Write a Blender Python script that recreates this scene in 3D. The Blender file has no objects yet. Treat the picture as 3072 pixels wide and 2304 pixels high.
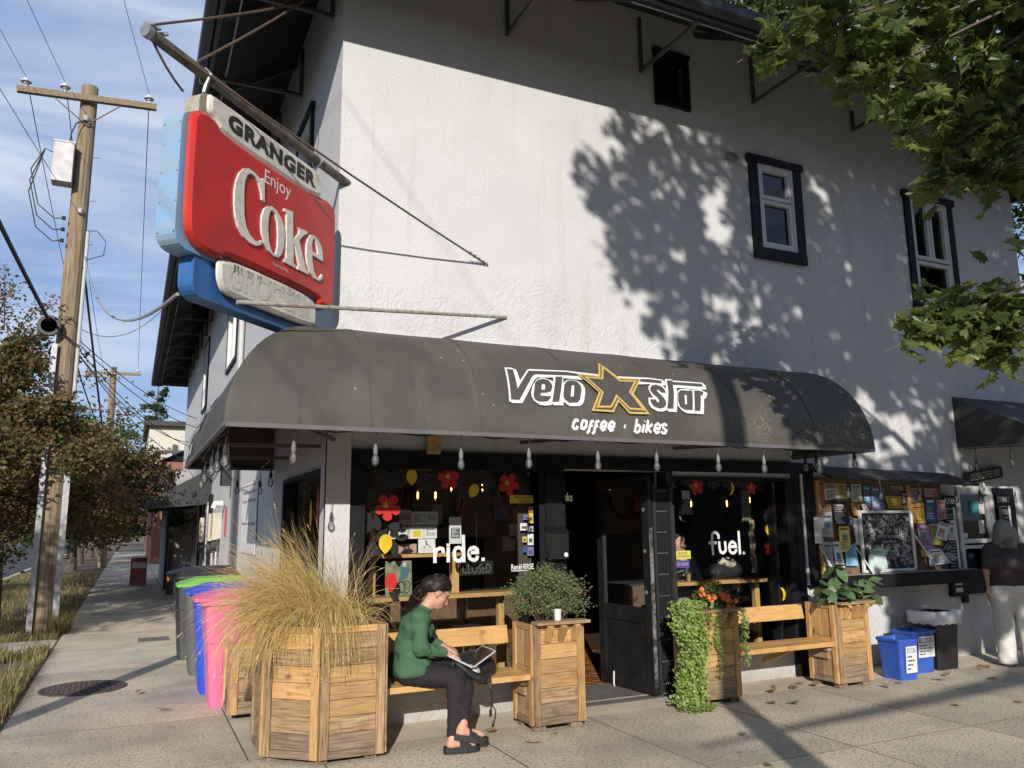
import bpy, bmesh, math, random
import numpy as np
from mathutils import Vector, Matrix, noise
from mathutils.geometry import tessellate_polygon
random.seed(7)
R = math.radians
sc = bpy.context.scene
col = sc.collection

# ------------------------------------------------------------------ camera
cam_d = bpy.data.cameras.new('camera'); cam = bpy.data.objects.new('camera', cam_d); col.objects.link(cam)
cam_d.sensor_width = 36.0; cam_d.lens = 27.844; cam_d.clip_start = .05; cam_d.clip_end = 3000
yaw, pit, rol = R(25.463), R(10.0217), R(-0.6376)
fw = Vector((math.sin(yaw)*math.cos(pit), math.cos(yaw)*math.cos(pit), math.sin(pit)))
rt = Vector((math.cos(yaw), -math.sin(yaw), 0)); up = rt.cross(fw)
rt2 = rt*math.cos(rol)+up*math.sin(rol); up2 = -rt*math.sin(rol)+up*math.cos(rol)
m3 = Matrix((rt2, up2, -fw)).transposed()
cam.matrix_world = Matrix.Translation((0, 0, 1.6)) @ m3.to_4x4()
sc.camera = cam
# ------------------------------------------------------------------ sky, sun, exposure
SUN_AZ, SUN_EL = 26.0, 22.0            # the light travels towards +Y and a little towards +X
w = bpy.data.worlds.new('World'); sc.world = w; w.use_nodes = True
nt = w.node_tree; nt.nodes.clear()
def N(t, typ, **k):
    n = t.nodes.new(typ)
    for a, b in k.items():
        if a.startswith('i_'):
            n.inputs[int(a[2:])].default_value = b
        else: setattr(n, a, b)
    return n
out = N(nt, 'ShaderNodeOutputWorld'); bg = N(nt, 'ShaderNodeBackground'); bg.inputs[1].default_value = .075
sky = N(nt, 'ShaderNodeTexSky', sky_type='NISHITA', sun_disc=False)
sky.sun_elevation = R(SUN_EL); sky.sun_rotation = R(180+SUN_AZ); sky.air_density = 1.0; sky.dust_density = .7; sky.ozone_density = 2.0
tc = N(nt, 'ShaderNodeTexCoord'); mp = N(nt, 'ShaderNodeMapping'); mp.inputs['Scale'].default_value = (1.1, 2.2, 7.5); mp.inputs['Rotation'].default_value = (.25, .12, .5)
nz = N(nt, 'ShaderNodeTexNoise'); nz.inputs['Scale'].default_value = 1.25; nz.inputs['Detail'].default_value = 7; nz.inputs['Roughness'].default_value = .56; nz.inputs['Distortion'].default_value = .5
rp = N(nt, 'ShaderNodeValToRGB'); rp.color_ramp.elements[0].position = .44; rp.color_ramp.elements[1].position = .74; rp.color_ramp.elements[0].color = (0, 0, 0, 1)
rp.color_ramp.elements[1].color = (.9, .9, .9, 1)
mv = N(nt, 'ShaderNodeMix', data_type='RGBA'); mv.inputs['Factor'].default_value = .5; mv.inputs['B'].default_value = (5.4, 8.1, 14.0, 1)
mx = N(nt, 'ShaderNodeMix', data_type='RGBA'); mx.inputs['B'].default_value = (11.0, 11.8, 13.4, 1)
L = nt.links.new
L(tc.outputs['Generated'], mp.inputs[0]); L(mp.outputs[0], nz.inputs['Vector']); L(nz.outputs[0], rp.inputs[0]); L(rp.outputs[0], mx.inputs['Factor'])
L(sky.outputs[0], mv.inputs['A']); L(mv.outputs['Result'], mx.inputs['A']); L(mx.outputs['Result'], bg.inputs[0]); L(bg.outputs[0], out.inputs[0])
sd = bpy.data.lights.new('sun', 'SUN'); sd.energy = 5.0; sd.angle = R(.53); sd.color = (1, .95, .88)
sun = bpy.data.objects.new('sun', sd); col.objects.link(sun)
sun_dir = Vector((math.sin(R(SUN_AZ))*math.cos(R(SUN_EL)), math.cos(R(SUN_AZ))*math.cos(R(SUN_EL)), -math.sin(R(SUN_EL))))
sun.rotation_euler = sun_dir.to_track_quat('-Z', 'Y').to_euler(); sun.location = (-10, -20, 12)
sc.view_settings.view_transform = 'Standard'; sc.view_settings.look = 'None'; sc.view_settings.exposure = 0.0; sc.view_settings.gamma = 1.0
sc.render.engine = 'CYCLES'

# ------------------------------------------------------------------ helpers
def V(*a): return Vector(a)
class MB:
    def __init__(s): s.v = []; s.f = []; s.mi = []; s.cur = 0
    def add(s, vs, fs):
        n = len(s.v); s.v += [tuple(p) for p in vs]; s.f += [[i+n for i in f] for f in fs]; s.mi += [s.cur]*len(fs); return s
    def box(s, c, d, rot=None):
        x, y, z = d[0]/2, d[1]/2, d[2]/2
        P = [V(a, b, e) for e in (-z, z) for b in (-y, y) for a in (-x, x)]
        if rot is not None: P = [rot @ p for p in P]
        P = [p+Vector(c) for p in P]
        return s.add(P, [(0, 2, 3, 1), (4, 5, 7, 6), (0, 1, 5, 4), (2, 6, 7, 3), (0, 4, 6, 2), (1, 3, 7, 5)])
    def bb(s, a, b):   # box from min corner to max corner
        return s.box([(p+q)/2 for p, q in zip(a, b)], [abs(q-p) for p, q in zip(a, b)])
    def bar(s, a, b, wd, h, upv=(0, 0, 1)):
        a, b = Vector(a), Vector(b); d = b-a; x = d.normalized(); u = Vector(upv)
        y = u.cross(x)
        if y.length < 1e-5: y = V(0, 1, 0).cross(x)
        y.normalize(); z = x.cross(y)
        return s.box((a+b)/2, (d.length, wd, h), Matrix((x, y, z)).transposed())
    def tube(s, path, r, n=8, cap=True):
        path = [Vector(p) for p in path]; m = len(path); rs = r if isinstance(r, (list, tuple)) else [r]*m
        vs = []; fs = []; pu = None
        for i, p in enumerate(path):
            t = (path[min(i+1, m-1)]-path[max(i-1, 0)])
            if t.length < 1e-9: t = V(0, 0, 1)
            t.normalize()
            if pu is None:
                pu = t.orthogonal().normalized()
            else:
                pu = (pu-t*pu.dot(t))
                pu = pu.normalized() if pu.length > 1e-6 else t.orthogonal().normalized()
            w_ = t.cross(pu)
            for k in range(n):
                a = 2*math.pi*k/n; vs.append(p+(pu*math.cos(a)+w_*math.sin(a))*rs[i])
        for i in range(m-1):
            for k in range(n):
                fs.append((i*n+k, i*n+(k+1) % n, (i+1)*n+(k+1) % n, (i+1)*n+k))
        if cap: fs.append(tuple(range(n-1, -1, -1))); fs.append(tuple((m-1)*n+k for k in range(n)))
        return s.add(vs, fs)
    def lathe(s, prof, n=16, c=(0, 0, 0), M=None):
        vs = []; fs = []; m = len(prof)
        for r, z in prof:
            for k in range(n):
                a = 2*math.pi*k/n; p = V(r*math.cos(a), r*math.sin(a), z)
                if M is not None: p = M @ p
                vs.append(p+Vector(c))
        for i in range(m-1):
            for k in range(n): fs.append((i*n+k, i*n+(k+1) % n, (i+1)*n+(k+1) % n, (i+1)*n+k))
        if prof[0][0] > 1e-6: fs.append(tuple(range(n-1, -1, -1)))
        if prof[-1][0] > 1e-6: fs.append(tuple((m-1)*n+k for k in range(n)))
        return s.add(vs, fs)
    def poly(s, loops, fr, d=0.0, d0=0.0):
        """flat (d=0) or extruded polygon with holes; fr(u,v,w) maps to world"""
        tris = tessellate_polygon([[V(a, b, 0) for a, b in lp] for lp in loops])
        fl = [p for lp in loops for p in lp]
        n = len(fl); T = [list(t) for t in tris]
        for t in T:      # consistent winding
            a, b, c = [fl[i] for i in t]
            if (b[0]-a[0])*(c[1]-a[1])-(b[1]-a[1])*(c[0]-a[0]) < 0: t.reverse()
        s.add([fr(a, b, d0+d) for a, b in fl], T)
        if d:
            s.add([fr(a, b, d0) for a, b in fl], [t[::-1] for t in T])
            k = 0
            for lp in loops:
                m = len(lp); A = sum(lp[i][0]*lp[(i+1) % m][1]-lp[(i+1) % m][0]*lp[i][1] for i in range(m))
                vs = [fr(a, b, d0) for a, b in lp]+[fr(a, b, d0+d) for a, b in lp]
                fs = [(i, (i+1) % m, m+(i+1) % m, m+i) for i in range(m)]
                ccw = A > 0
                if (k == 0) != ccw: fs = [f[::-1] for f in fs]
                s.add(vs, fs); k += 1
        return s
    def stroke(s, pts, wd, fr, w0=0.0, closed=False, dw=.00012):
        """ribbon of even width along a 2-D polyline, each piece a hair above the last"""
        P = [Vector(p) for p in pts]; n = len(P); h = wd/2
        def nrm(a, b):
            d = (b-a); d = d.normalized() if d.length > 1e-9 else Vector((1, 0)); return Vector((-d.y, d.x))
        Ls = []; Rs = []
        for i in range(n):
            if closed: n1 = nrm(P[i-1], P[i]); n2 = nrm(P[i], P[(i+1) % n])
            else:
                n1 = nrm(P[i-1], P[i]) if i > 0 else nrm(P[0], P[1]); n2 = nrm(P[i], P[i+1]) if i < n-1 else n1
            b = n1+n2; b = b.normalized() if b.length > 1e-4 else n1
            k = h/max(.45, b.dot(n1)); Ls.append(P[i]+b*k); Rs.append(P[i]-b*k)
        rng = range(n if closed else n-1)
        for i in rng:
            j = (i+1) % n
            s.add([fr(*Rs[i], w0), fr(*Rs[j], w0), fr(*Ls[j], w0), fr(*Ls[i], w0)], [(0, 1, 2, 3)])
        return s
    def leaf(s, pts, c, M, sc_):
        vs = [Vector(c)+M @ (V(*p)*sc_) for p in pts]
        n = len(vs); return s.add(vs, [(0, i, i+1) for i in range(1, n-1)])
    def mesh(s, name, mats, smooth=False):
        me = bpy.data.meshes.new(name); me.from_pydata(s.v, [], s.f)
        for m in (mats if isinstance(mats, (list, tuple)) else [mats]): me.materials.append(m)
        if any(s.mi): me.polygons.foreach_set('material_index', s.mi)
        if smooth: me.polygons.foreach_set('use_smooth', [True]*len(me.polygons))
        me.update(); return me
    def build(s, name, mats, parent=None, smooth=False, local=False, **tags):
        return link(bpy.data.objects.new(name, s.mesh(name, mats, smooth)), parent, local, **tags)
def rootloc(o):
    while o.parent: o = o.parent
    return o.location
def link(o, parent=None, local=False, label=None, category=None, group=None, kind=None):
    col.objects.link(o)
    if parent is not None:
        o.parent = parent
        if not local and parent.parent is None: o.matrix_parent_inverse = Matrix.Translation(-Vector(parent.location))
    for k, v in (('label', label), ('category', category), ('group', group), ('kind', kind)):
        if v: o[k] = v
    return o
def thing(name, label, cat, loc=(0, 0, 0), group=None, rz=0):
    o = bpy.data.objects.new(name, None); o.empty_display_size = .1; o.location = loc; o.rotation_euler[2] = rz
    return link(o, None, label=label, category=cat, group=group)
def copy_tree(o, parent=None, **tags):
    c = o.copy(); col.objects.link(c); c.parent = parent
    for ch in o.children: copy_tree(ch, c)
    for k, v in tags.items(): c[k] = v
    return c
def mesh_obj(name, me, M, parent=None, **tags):
    """object with its own frame M (world)"""
    o = bpy.data.objects.new(name, me); o.matrix_basis = M
    return link(o, parent, **tags)
_bm = {}
def board_mesh(l, wd, t, mat, bev=.0025):
    key = (round(l, 3), round(wd, 3), round(t, 3), mat.name)
    if key in _bm: return _bm[key]
    bm = bmesh.new(); bmesh.ops.create_cube(bm, size=1)
    bmesh.ops.scale(bm, vec=(l, wd, t), verts=bm.verts)
    bmesh.ops.bevel(bm, geom=bm.edges[:], offset=min(bev, t*.3), segments=1, affect='EDGES')
    me = bpy.data.meshes.new('board'); bm.to_mesh(me); bm.free(); me.materials.append(mat); _bm[key] = me; return me
def board(parent, name, a, b, wd, t, face, mat, **tags):
    """plank from a to b: X along it, thickness along face normal"""
    a, b = Vector(a), Vector(b); x = (b-a).normalized(); z = Vector(face); z = (z-x*z.dot(x)).normalized(); y = z.cross(x)
    M = Matrix.Translation((a+b)/2) @ Matrix((x, y, z)).transposed().to_4x4()
    return mesh_obj(name, board_mesh((b-a).length, wd, t, mat), M, parent, **tags)
def text_mesh(body, size=1, bold=0.0, shear=0.0, align='LEFT', xs=1.0, space=1.0):
    c = bpy.data.curves.new('t', 'FONT'); c.body = body; c.size = size; c.offset = bold; c.shear = shear; c.align_x = align; c.space_character = space; c.resolution_u = 3
    o = bpy.data.objects.new('t', c); col.objects.link(o)
    bpy.context.view_layer.update()
    me = bpy.data.meshes.new_from_object(o.evaluated_get(bpy.context.evaluated_depsgraph_get()))
    vs = [(v.co.x*xs, v.co.y) for v in me.vertices]; fs = [tuple(p.vertices) for p in me.polygons]
    bpy.data.objects.remove(o); bpy.data.curves.remove(c); bpy.data.meshes.remove(me)
    return vs, fs
def add_text(mb, fr, body, w0=0.001, fit=None, **k):
    """flat lettering; fit=(u0,v0,u1,v1) stretches it into that box"""
    vs, fs = text_mesh(body, **k)
    if fit and vs:
        xs = [v[0] for v in vs]; ys = [v[1] for v in vs]; u0, v0, u1, v1 = fit
        sx = (u1-u0)/(max(xs)-min(xs)); sy = (v1-v0)/max(1e-6, max(ys)-min(ys))
        vs = [(u0+(x-min(xs))*sx, v0+(y-min(ys))*sy) for x, y in vs]
    return mb.add([fr(x, y, w0) for x, y in vs], fs)

# ------------------------------------------------------------------ materials
MATS = {}
def mat(name, c1, c2=None, rough=.75, scale=8.0, detail=5, bump=0.0, bscale=60.0, metal=0.0, stretch=None, c3=None, rand=0.0, spec=.5, bdist=.01, coat=0.0, contrast=(.35, .68), world=False):
    if name in MATS: return MATS[name]
    m = bpy.data.materials.new(name); m.use_nodes = True; t = m.node_tree; b = t.nodes['Principled BSDF']; l = t.links.new
    b.inputs['Roughness'].default_value = rough; b.inputs['Metallic'].default_value = metal; b.inputs['Specular IOR Level'].default_value = spec; b.inputs['Coat Weight'].default_value = coat
    tc_ = N(t, 'ShaderNodeTexCoord'); src = tc_.outputs['Object']
    if world: src = N(t, 'ShaderNodeNewGeometry').outputs['Position']
    oi = N(t, 'ShaderNodeObjectInfo')
    if rand:
        va = N(t, 'ShaderNodeVectorMath', operation='ADD'); cx = N(t, 'ShaderNodeVectorMath', operation='SCALE'); cx.inputs[0].default_value = (37, 53, 29); l(oi.outputs['Random'], cx.inputs['Scale']); l(src, va.inputs[0]); l(cx.outputs[0], va.inputs[1]); src = va.outputs[0]
    if stretch:
        mp_ = N(t, 'ShaderNodeMapping'); mp_.inputs['Scale'].default_value = stretch; l(src, mp_.inputs[0]); src2 = mp_.outputs[0]
    else: src2 = src
    if c2 is None: c2 = tuple(x*.8 for x in c1)
    nz_ = N(t, 'ShaderNodeTexNoise'); nz_.inputs['Scale'].default_value = scale; nz_.inputs['Detail'].default_value = detail; nz_.inputs['Roughness'].default_value = .6; l(src2, nz_.inputs['Vector'])
    cr = N(t, 'ShaderNodeValToRGB'); cr.color_ramp.elements[0].position = contrast[0]; cr.color_ramp.elements[1].position = contrast[1]
    cr.color_ramp.elements[0].color = (*c2, 1); cr.color_ramp.elements[1].color = (*c1, 1)
    if c3:
        e = cr.color_ramp.elements.new((contrast[0]+contrast[1])/2); e.color = (*c3, 1)
    l(nz_.outputs[0], cr.inputs[0]); o = cr.outputs[0]
    if rand:
        hs = N(t, 'ShaderNodeHueSaturation'); mr = N(t, 'ShaderNodeMapRange'); mr.inputs[3].default_value = 1-rand; mr.inputs[4].default_value = 1+rand; l(oi.outputs['Random'], mr.inputs[0]); l(mr.outputs[0], hs.inputs['Value']); l(o, hs.inputs['Color']); o = hs.outputs[0]
    l(o, b.inputs['Base Color'])
    if bump:
        bn = N(t, 'ShaderNodeTexNoise'); bn.inputs['Scale'].default_value = bscale; bn.inputs['Detail'].default_value = 4; l(src2, bn.inputs['Vector'])
        bp = N(t, 'ShaderNodeBump'); bp.inputs['Strength'].default_value = bump; bp.inputs['Distance'].default_value = bdist; l(bn.outputs[0], bp.inputs['Height']); l(bp.outputs[0], b.inputs['Normal'])
    MATS[name] = m; return m
def flat(name, c, rough=.7, metal=0.0, **k): return mat(name, c, tuple(x*.9 for x in c), rough, metal=metal, scale=6, **k)
def leafmat(name, cols, trans=.35, rough=.5):
    if name in MATS: return MATS[name]
    m = bpy.data.materials.new(name); m.use_nodes = True; t = m.node_tree; t.nodes.clear(); l = t.links.new
    o = N(t, 'ShaderNodeOutputMaterial'); g = N(t, 'ShaderNodeNewGeometry'); cr = N(t, 'ShaderNodeValToRGB'); cr.color_ramp.interpolation = 'LINEAR'
    el = cr.color_ramp.elements; n = len(cols)
    while len(el) < n: el.new(.5)
    for i, c in enumerate(cols): el[i].position = i/(n-1); el[i].color = (*c, 1)
    l(g.outputs['Random Per Island'], cr.inputs[0])
    d = N(t, 'ShaderNodeBsdfPrincipled'); d.inputs['Roughness'].default_value = rough; d.inputs['Specular IOR Level'].default_value = .35; l(cr.outputs[0], d.inputs['Base Color'])
    tr = N(t, 'ShaderNodeBsdfTranslucent'); hs = N(t, 'ShaderNodeHueSaturation'); hs.inputs['Value'].default_value = 1.5; hs.inputs['Hue'].default_value = .485; l(cr.outputs[0], hs.inputs['Color']); l(hs.outputs[0], tr.inputs[0])
    mx_ = N(t, 'ShaderNodeMixShader'); mx_.inputs[0].default_value = trans; l(d.outputs[0], mx_.inputs[1]); l(tr.outputs[0], mx_.inputs[2]); l(mx_.outputs[0], o.inputs[0])
    MATS[name] = m; return m
def glassmat(name, tint=(.93, .96, .95), ior=1.5, refl=1.0):
    if name in MATS: return MATS[name]
    m = bpy.data.materials.new(name); m.use_nodes = True; t = m.node_tree; t.nodes.clear(); l = t.links.new
    o = N(t, 'ShaderNodeOutputMaterial'); tr = N(t, 'ShaderNodeBsdfTransparent'); tr.inputs[0].default_value = (*tint, 1)
    g = N(t, 'ShaderNodeBsdfGlossy'); g.inputs['Roughness'].default_value = .02; f = N(t, 'ShaderNodeFresnel'); f.inputs[0].default_value = ior
    mu = N(t, 'ShaderNodeMath', operation='MULTIPLY'); mu.inputs[1].default_value = refl; l(f.outputs[0], mu.inputs[0])
    mx_ = N(t, 'ShaderNodeMixShader'); l(mu.outputs[0], mx_.inputs[0]); l(tr.outputs[0], mx_.inputs[1]); l(g.outputs[0], mx_.inputs[2]); l(mx_.outputs[0], o.inputs[0])
    MATS[name] = m; return m
def bulbmat(name):
    m = bpy.data.materials.new(name); m.use_nodes = True; t = m.node_tree; t.nodes.clear(); l = t.links.new
    o = N(t, 'ShaderNodeOutputMaterial'); tr = N(t, 'ShaderNodeBsdfTransparent'); g = N(t, 'ShaderNodeBsdfGlossy'); g.inputs['Roughness'].default_value = .04; d = N(t, 'ShaderNodeBsdfDiffuse'); d.inputs[0].default_value = (.8, .8, .78, 1)
    f = N(t, 'ShaderNodeFresnel'); f.inputs[0].default_value = 1.8; m1 = N(t, 'ShaderNodeMixShader'); m1.inputs[0].default_value = .09; l(tr.outputs[0], m1.inputs[1]); l(d.outputs[0], m1.inputs[2]); m2 = N(t, 'ShaderNodeMixShader'); l(f.outputs[0], m2.inputs[0]); l(m1.outputs[0], m2.inputs[1]); l(g.outputs[0], m2.inputs[2]); l(m2.outputs[0], o.inputs[0])
    MATS[name] = m; return m
def emit(name, c, s):
    m = bpy.data.materials.new(name); m.use_nodes = True; b = m.node_tree.nodes['Principled BSDF']; b.inputs['Base Color'].default_value = (*c, 1); b.inputs['Emission Color'].default_value = (*c, 1); b.inputs['Emission Strength'].default_value = s; MATS[name] = m; return m
def stucco():
    m = bpy.data.materials.new('stucco'); m.use_nodes = True; t = m.node_tree; b = t.nodes['Principled BSDF']; l = t.links.new; b.inputs['Roughness'].default_value = .85; b.inputs['Specular IOR Level'].default_value = .25
    g = N(t, 'ShaderNodeNewGeometry'); P = g.outputs['Position']
    n1 = N(t, 'ShaderNodeTexNoise'); n1.inputs['Scale'].default_value = 1.3; n1.inputs['Detail'].default_value = 6; l(P, n1.inputs['Vector'])
    cr = N(t, 'ShaderNodeValToRGB'); e = cr.color_ramp.elements; e[0].position = .3; e[1].position = .7; e[0].color = (.515, .51, .50, 1); e[1].color = (.575, .572, .565, 1); l(n1.outputs[0], cr.inputs[0])
    # streaky grime
    ms = N(t, 'ShaderNodeMapping'); ms.inputs['Scale'].default_value = (9, 9, .7); l(P, ms.inputs[0]); n4 = N(t, 'ShaderNodeTexNoise'); n4.inputs['Scale'].default_value = 1; n4.inputs['Detail'].default_value = 5; l(ms.outputs[0], n4.inputs['Vector'])
    r4 = N(t, 'ShaderNodeValToRGB'); r4.color_ramp.elements[0].position = .56; r4.color_ramp.elements[1].position = .8; r4.color_ramp.elements[1].color = (.55, .55, .55, 1); l(n4.outputs[0], r4.inputs[0])
    mg = N(t, 'ShaderNodeMix', data_type='RGBA'); mg.inputs['B'].default_value = (.43, .41, .36, 1); l(r4.outputs[0], mg.inputs['Factor']); l(cr.outputs[0], mg.inputs['A'])
    # splash dirt near the pavement: its own ragged edge
    sx = N(t, 'ShaderNodeSeparateXYZ'); l(P, sx.inputs[0]); n5 = N(t, 'ShaderNodeTexNoise'); n5.inputs['Scale'].default_value = 5; n5.inputs['Detail'].default_value = 8; l(P, n5.inputs['Vector'])
    ma = N(t, 'ShaderNodeMath', operation='MULTIPLY_ADD'); ma.inputs[1].default_value = -.55; l(n5.outputs[0], ma.inputs[0]); l(sx.outputs[2], ma.inputs[2])
    mr = N(t, 'ShaderNodeMapRange'); mr.inputs[1].default_value = -.3; mr.inputs[2].default_value = .08; mr.inputs[3].default_value = .65; mr.inputs[4].default_value = 0; l(ma.outputs[0], mr.inputs[0])
    md = N(t, 'ShaderNodeMix', data_type='RGBA'); md.inputs['B'].default_value = (.30, .27, .22, 1); l(mr.outputs[0], md.inputs['Factor']); l(mg.outputs['Result'], md.inputs['A'])
    l(md.outputs['Result'], b.inputs['Base Color'])
    # relief: fine dash above, trowel swirls in the patched band
    n2 = N(t, 'ShaderNodeTexNoise'); n2.inputs['Scale'].default_value = 42; n2.inputs['Detail'].default_value = 3; n2.inputs['Distortion'].default_value = 1.2; l(P, n2.inputs['Vector'])
    n3 = N(t, 'ShaderNodeTexNoise'); n3.inputs['Scale'].default_value = 7; n3.inputs['Detail'].default_value = 5; n3.inputs['Distortion'].default_value = 3.5; l(P, n3.inputs['Vector'])
    n6 = N(t, 'ShaderNodeTexNoise'); n6.inputs['Scale'].default_value = 1.6; l(P, n6.inputs['Vector'])
    mb_ = N(t, 'ShaderNodeMath', operation='MULTIPLY_ADD'); mb_.inputs[1].default_value = 1.2; l(n6.outputs[0], mb_.inputs[0]); l(sx.outputs[2], mb_.inputs[2])
    mk = N(t, 'ShaderNodeMapRange'); mk.inputs[1].default_value = 4.2; mk.inputs[2].default_value = 4.55; l(mb_.outputs[0], mk.inputs[0])
    a1 = N(t, 'ShaderNodeMath', operation='MULTIPLY'); a1.inputs[1].default_value = 2.6; l(n3.outputs[0], a1.inputs[0])
    mm = N(t, 'ShaderNodeMix', data_type='FLOAT'); l(mk.outputs[0], mm.inputs['Factor']); l(a1.outputs[0], mm.inputs['A']); l(n2.outputs[0], mm.inputs['B'])
    bp = N(t, 'ShaderNodeBump'); bp.inputs['Strength'].default_value = .5; bp.inputs['Distance'].default_value = .012; l(mm.outputs['Result'], bp.inputs['Height']); l(bp.outputs[0], b.inputs['Normal'])
    MATS['stucco'] = m; return m
STUC = stucco()
WHITE = flat('white_paint', (.72, .72, .7), .45); BLACK = mat('black_paint', (.015, .015, .017), (.009, .009, .011), .5, scale=9, bump=.15, bscale=30, spec=.22)
DARK = flat('dark_metal', (.03, .03, .032), .45); GALV = mat('galvanised', (.42, .43, .43), (.30, .31, .32), .45, metal=.6, scale=14)
PANE = glassmat('window_glass')
def wood(name, c1, c2, c3, rough=.62, rand=.22, bump=.35, knots=True):
    if name in MATS: return MATS[name]
    m = mat(name, c1, c2, rough, scale=5.0, detail=8, stretch=(1.1, 13, 13), c3=c3, rand=rand, bump=bump, bscale=7, bdist=.003, contrast=(.30, .70))
    t = m.node_tree; b = t.nodes['Principled BSDF']; l = t.links.new; src = b.inputs['Base Color'].links[0].from_socket
    tc_ = N(t, 'ShaderNodeTexCoord'); oi = N(t, 'ShaderNodeObjectInfo'); cx = N(t, 'ShaderNodeVectorMath', operation='SCALE'); cx.inputs[0].default_value = (17, 9, 23); l(oi.outputs['Random'], cx.inputs['Scale']); va = N(t, 'ShaderNodeVectorMath', operation='ADD'); l(tc_.outputs['Object'], va.inputs[0]); l(cx.outputs[0], va.inputs[1])
    mp_ = N(t, 'ShaderNodeMapping'); mp_.inputs['Scale'].default_value = (3.2, 5.2, .8); l(va.outputs[0], mp_.inputs[0]); vo = N(t, 'ShaderNodeTexVoronoi'); vo.inputs['Scale'].default_value = 1; l(mp_.outputs[0], vo.inputs['Vector'])
    r1 = N(t, 'ShaderNodeMapRange'); r1.inputs[1].default_value = .13; r1.inputs[2].default_value = .05; r1.inputs[4].default_value = .9; l(vo.outputs['Distance'], r1.inputs[0])
    mx_ = N(t, 'ShaderNodeMix', data_type='RGBA'); mx_.inputs['B'].default_value = (c2[0]*.5, c2[1]*.42, c2[2]*.4, 1); l(r1.outputs[0], mx_.inputs['Factor']); l(src, mx_.inputs['A'])
    n2 = N(t, 'ShaderNodeTexNoise'); n2.inputs['Scale'].default_value = 4.5; n2.inputs['Detail'].default_value = 7; n2.inputs['Distortion'].default_value = .8; l(va.outputs[0], n2.inputs['Vector']); r2 = N(t, 'ShaderNodeMapRange'); r2.inputs[1].default_value = .56; r2.inputs[2].default_value = .66; r2.inputs[4].default_value = .55; l(n2.outputs[0], r2.inputs[0])
    mx2 = N(t, 'ShaderNodeMix', data_type='RGBA'); mx2.inputs['B'].default_value = (c2[0]*.85, c2[1]*.8, c2[2]*.8, 1); l(r2.outputs[0], mx2.inputs['Factor']); l(mx_.outputs['Result'], mx2.inputs['A']); l(mx2.outputs['Result'], b.inputs['Base Color'])
    return m
CEDAR = wood('cedar', (.55, .345, .15), (.27, .14, .055), (.45, .265, .105))
CEDAR_OLD = wood('cedar_weathered', (.43, .29, .155), (.13, .075, .042), (.31, .195, .10), rough=.8)
CEDAR_GREY = wood('cedar_grey', (.33, .24, .15), (.11, .075, .05), (.22, .15, .095), rough=.85)
PINE = wood('pine', (.62, .38, .15), (.44, .24, .085), (.55, .32, .12), rough=.5, rand=.06, bump=.12)
def T2W(o, u, v, n):
    o, u, v, n = Vector(o), Vector(u), Vector(v), Vector(n)
    return lambda a, b, c=0.0: o+u*a+v*b+n*c
AWN_W= [[(2.6051, 0.6234), (2.6605, 0.6298), (2.704, 0.6049), (2.7023, 0.4844), (2.8032, 0.6127), (2.8276, 0.6289), (3.1792, 0.6487), (3.4784, 0.6329), (3.4685, 0.6095), (3.2798, 0.5845), (3.2951, 0.5446), (3.1471, 0.5491), (3.0186, 0.5459), (2.8708, 0.5346), (2.8316, 0.4988), (2.6747, 0.2699), (2.5907, 0.2671), (2.5638, 0.2814)], [(2.7717, 0.3765), (2.8015, 0.4409), (2.8528, 0.5065), (2.8984, 0.5313), (2.9418, 0.5324), (2.9837, 0.5126), (3.0029, 0.4969), (2.9512, 0.2868), (2.9266, 0.2689), (2.8736, 0.2612), (2.8235, 0.2674), (2.7823, 0.2951), (2.7676, 0.3369)], [(3.0229, 0.5587), (3.1142, 0.5678), (3.0364, 0.2731), (2.9499, 0.268), (2.9355, 0.2905)], [(3.0921, 0.4874), (3.1343, 0.5265), (3.1876, 0.5375), (3.2427, 0.5244), (3.2764, 0.4918), (3.2815, 0.4468), (3.2704, 0.4027), (3.2355, 0.3189), (3.2087, 0.2882), (3.1814, 0.2746), (3.0932, 0.2695), (3.0635, 0.2889), (3.0445, 0.3116)], [(3.6643, 0.6248), (3.9895, 0.6418), (4.1291, 0.631), (4.1493, 0.6044), (4.1248, 0.5544), (4.0898, 0.5513), (3.9479, 0.5546), (3.8444, 0.5419), (3.8836, 0.5987), (3.6685, 0.6043)], [(3.9374, 0.5249), (3.9749, 0.5538), (4.0415, 0.5666), (4.0983, 0.5455), (4.1177, 0.5028), (4.0373, 0.2876), (3.9944, 0.2702), (3.9403, 0.2697), (3.8842, 0.2988), (3.8696, 0.3387), (3.887, 0.3984), (3.9396, 0.402), (3.926, 0.4518), (3.9239, 0.4869)], [(4.1579, 0.6267), (4.1809, 0.6439), (4.237, 0.6424), (4.2468, 0.6286), (4.5687, 0.6321), (4.5907, 0.5978), (4.5688, 0.5409), (4.5226, 0.5369), (4.2395, 0.5353), (4.1372, 0.2731), (4.0543, 0.271), (4.0364, 0.3027)], [(4.2226, 0.4868), (4.267, 0.5216), (4.3264, 0.5266), (4.4131, 0.5276), (4.3252, 0.2683), (4.2356, 0.2684), (4.1981, 0.2916), (4.1684, 0.3364)], [(4.4131, 0.5276), (4.492, 0.5343), (4.5484, 0.5067), (4.5539, 0.4883), (4.5035, 0.4304), (4.4855, 0.4291), (4.4217, 0.2684), (4.331, 0.2686)]]
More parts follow.
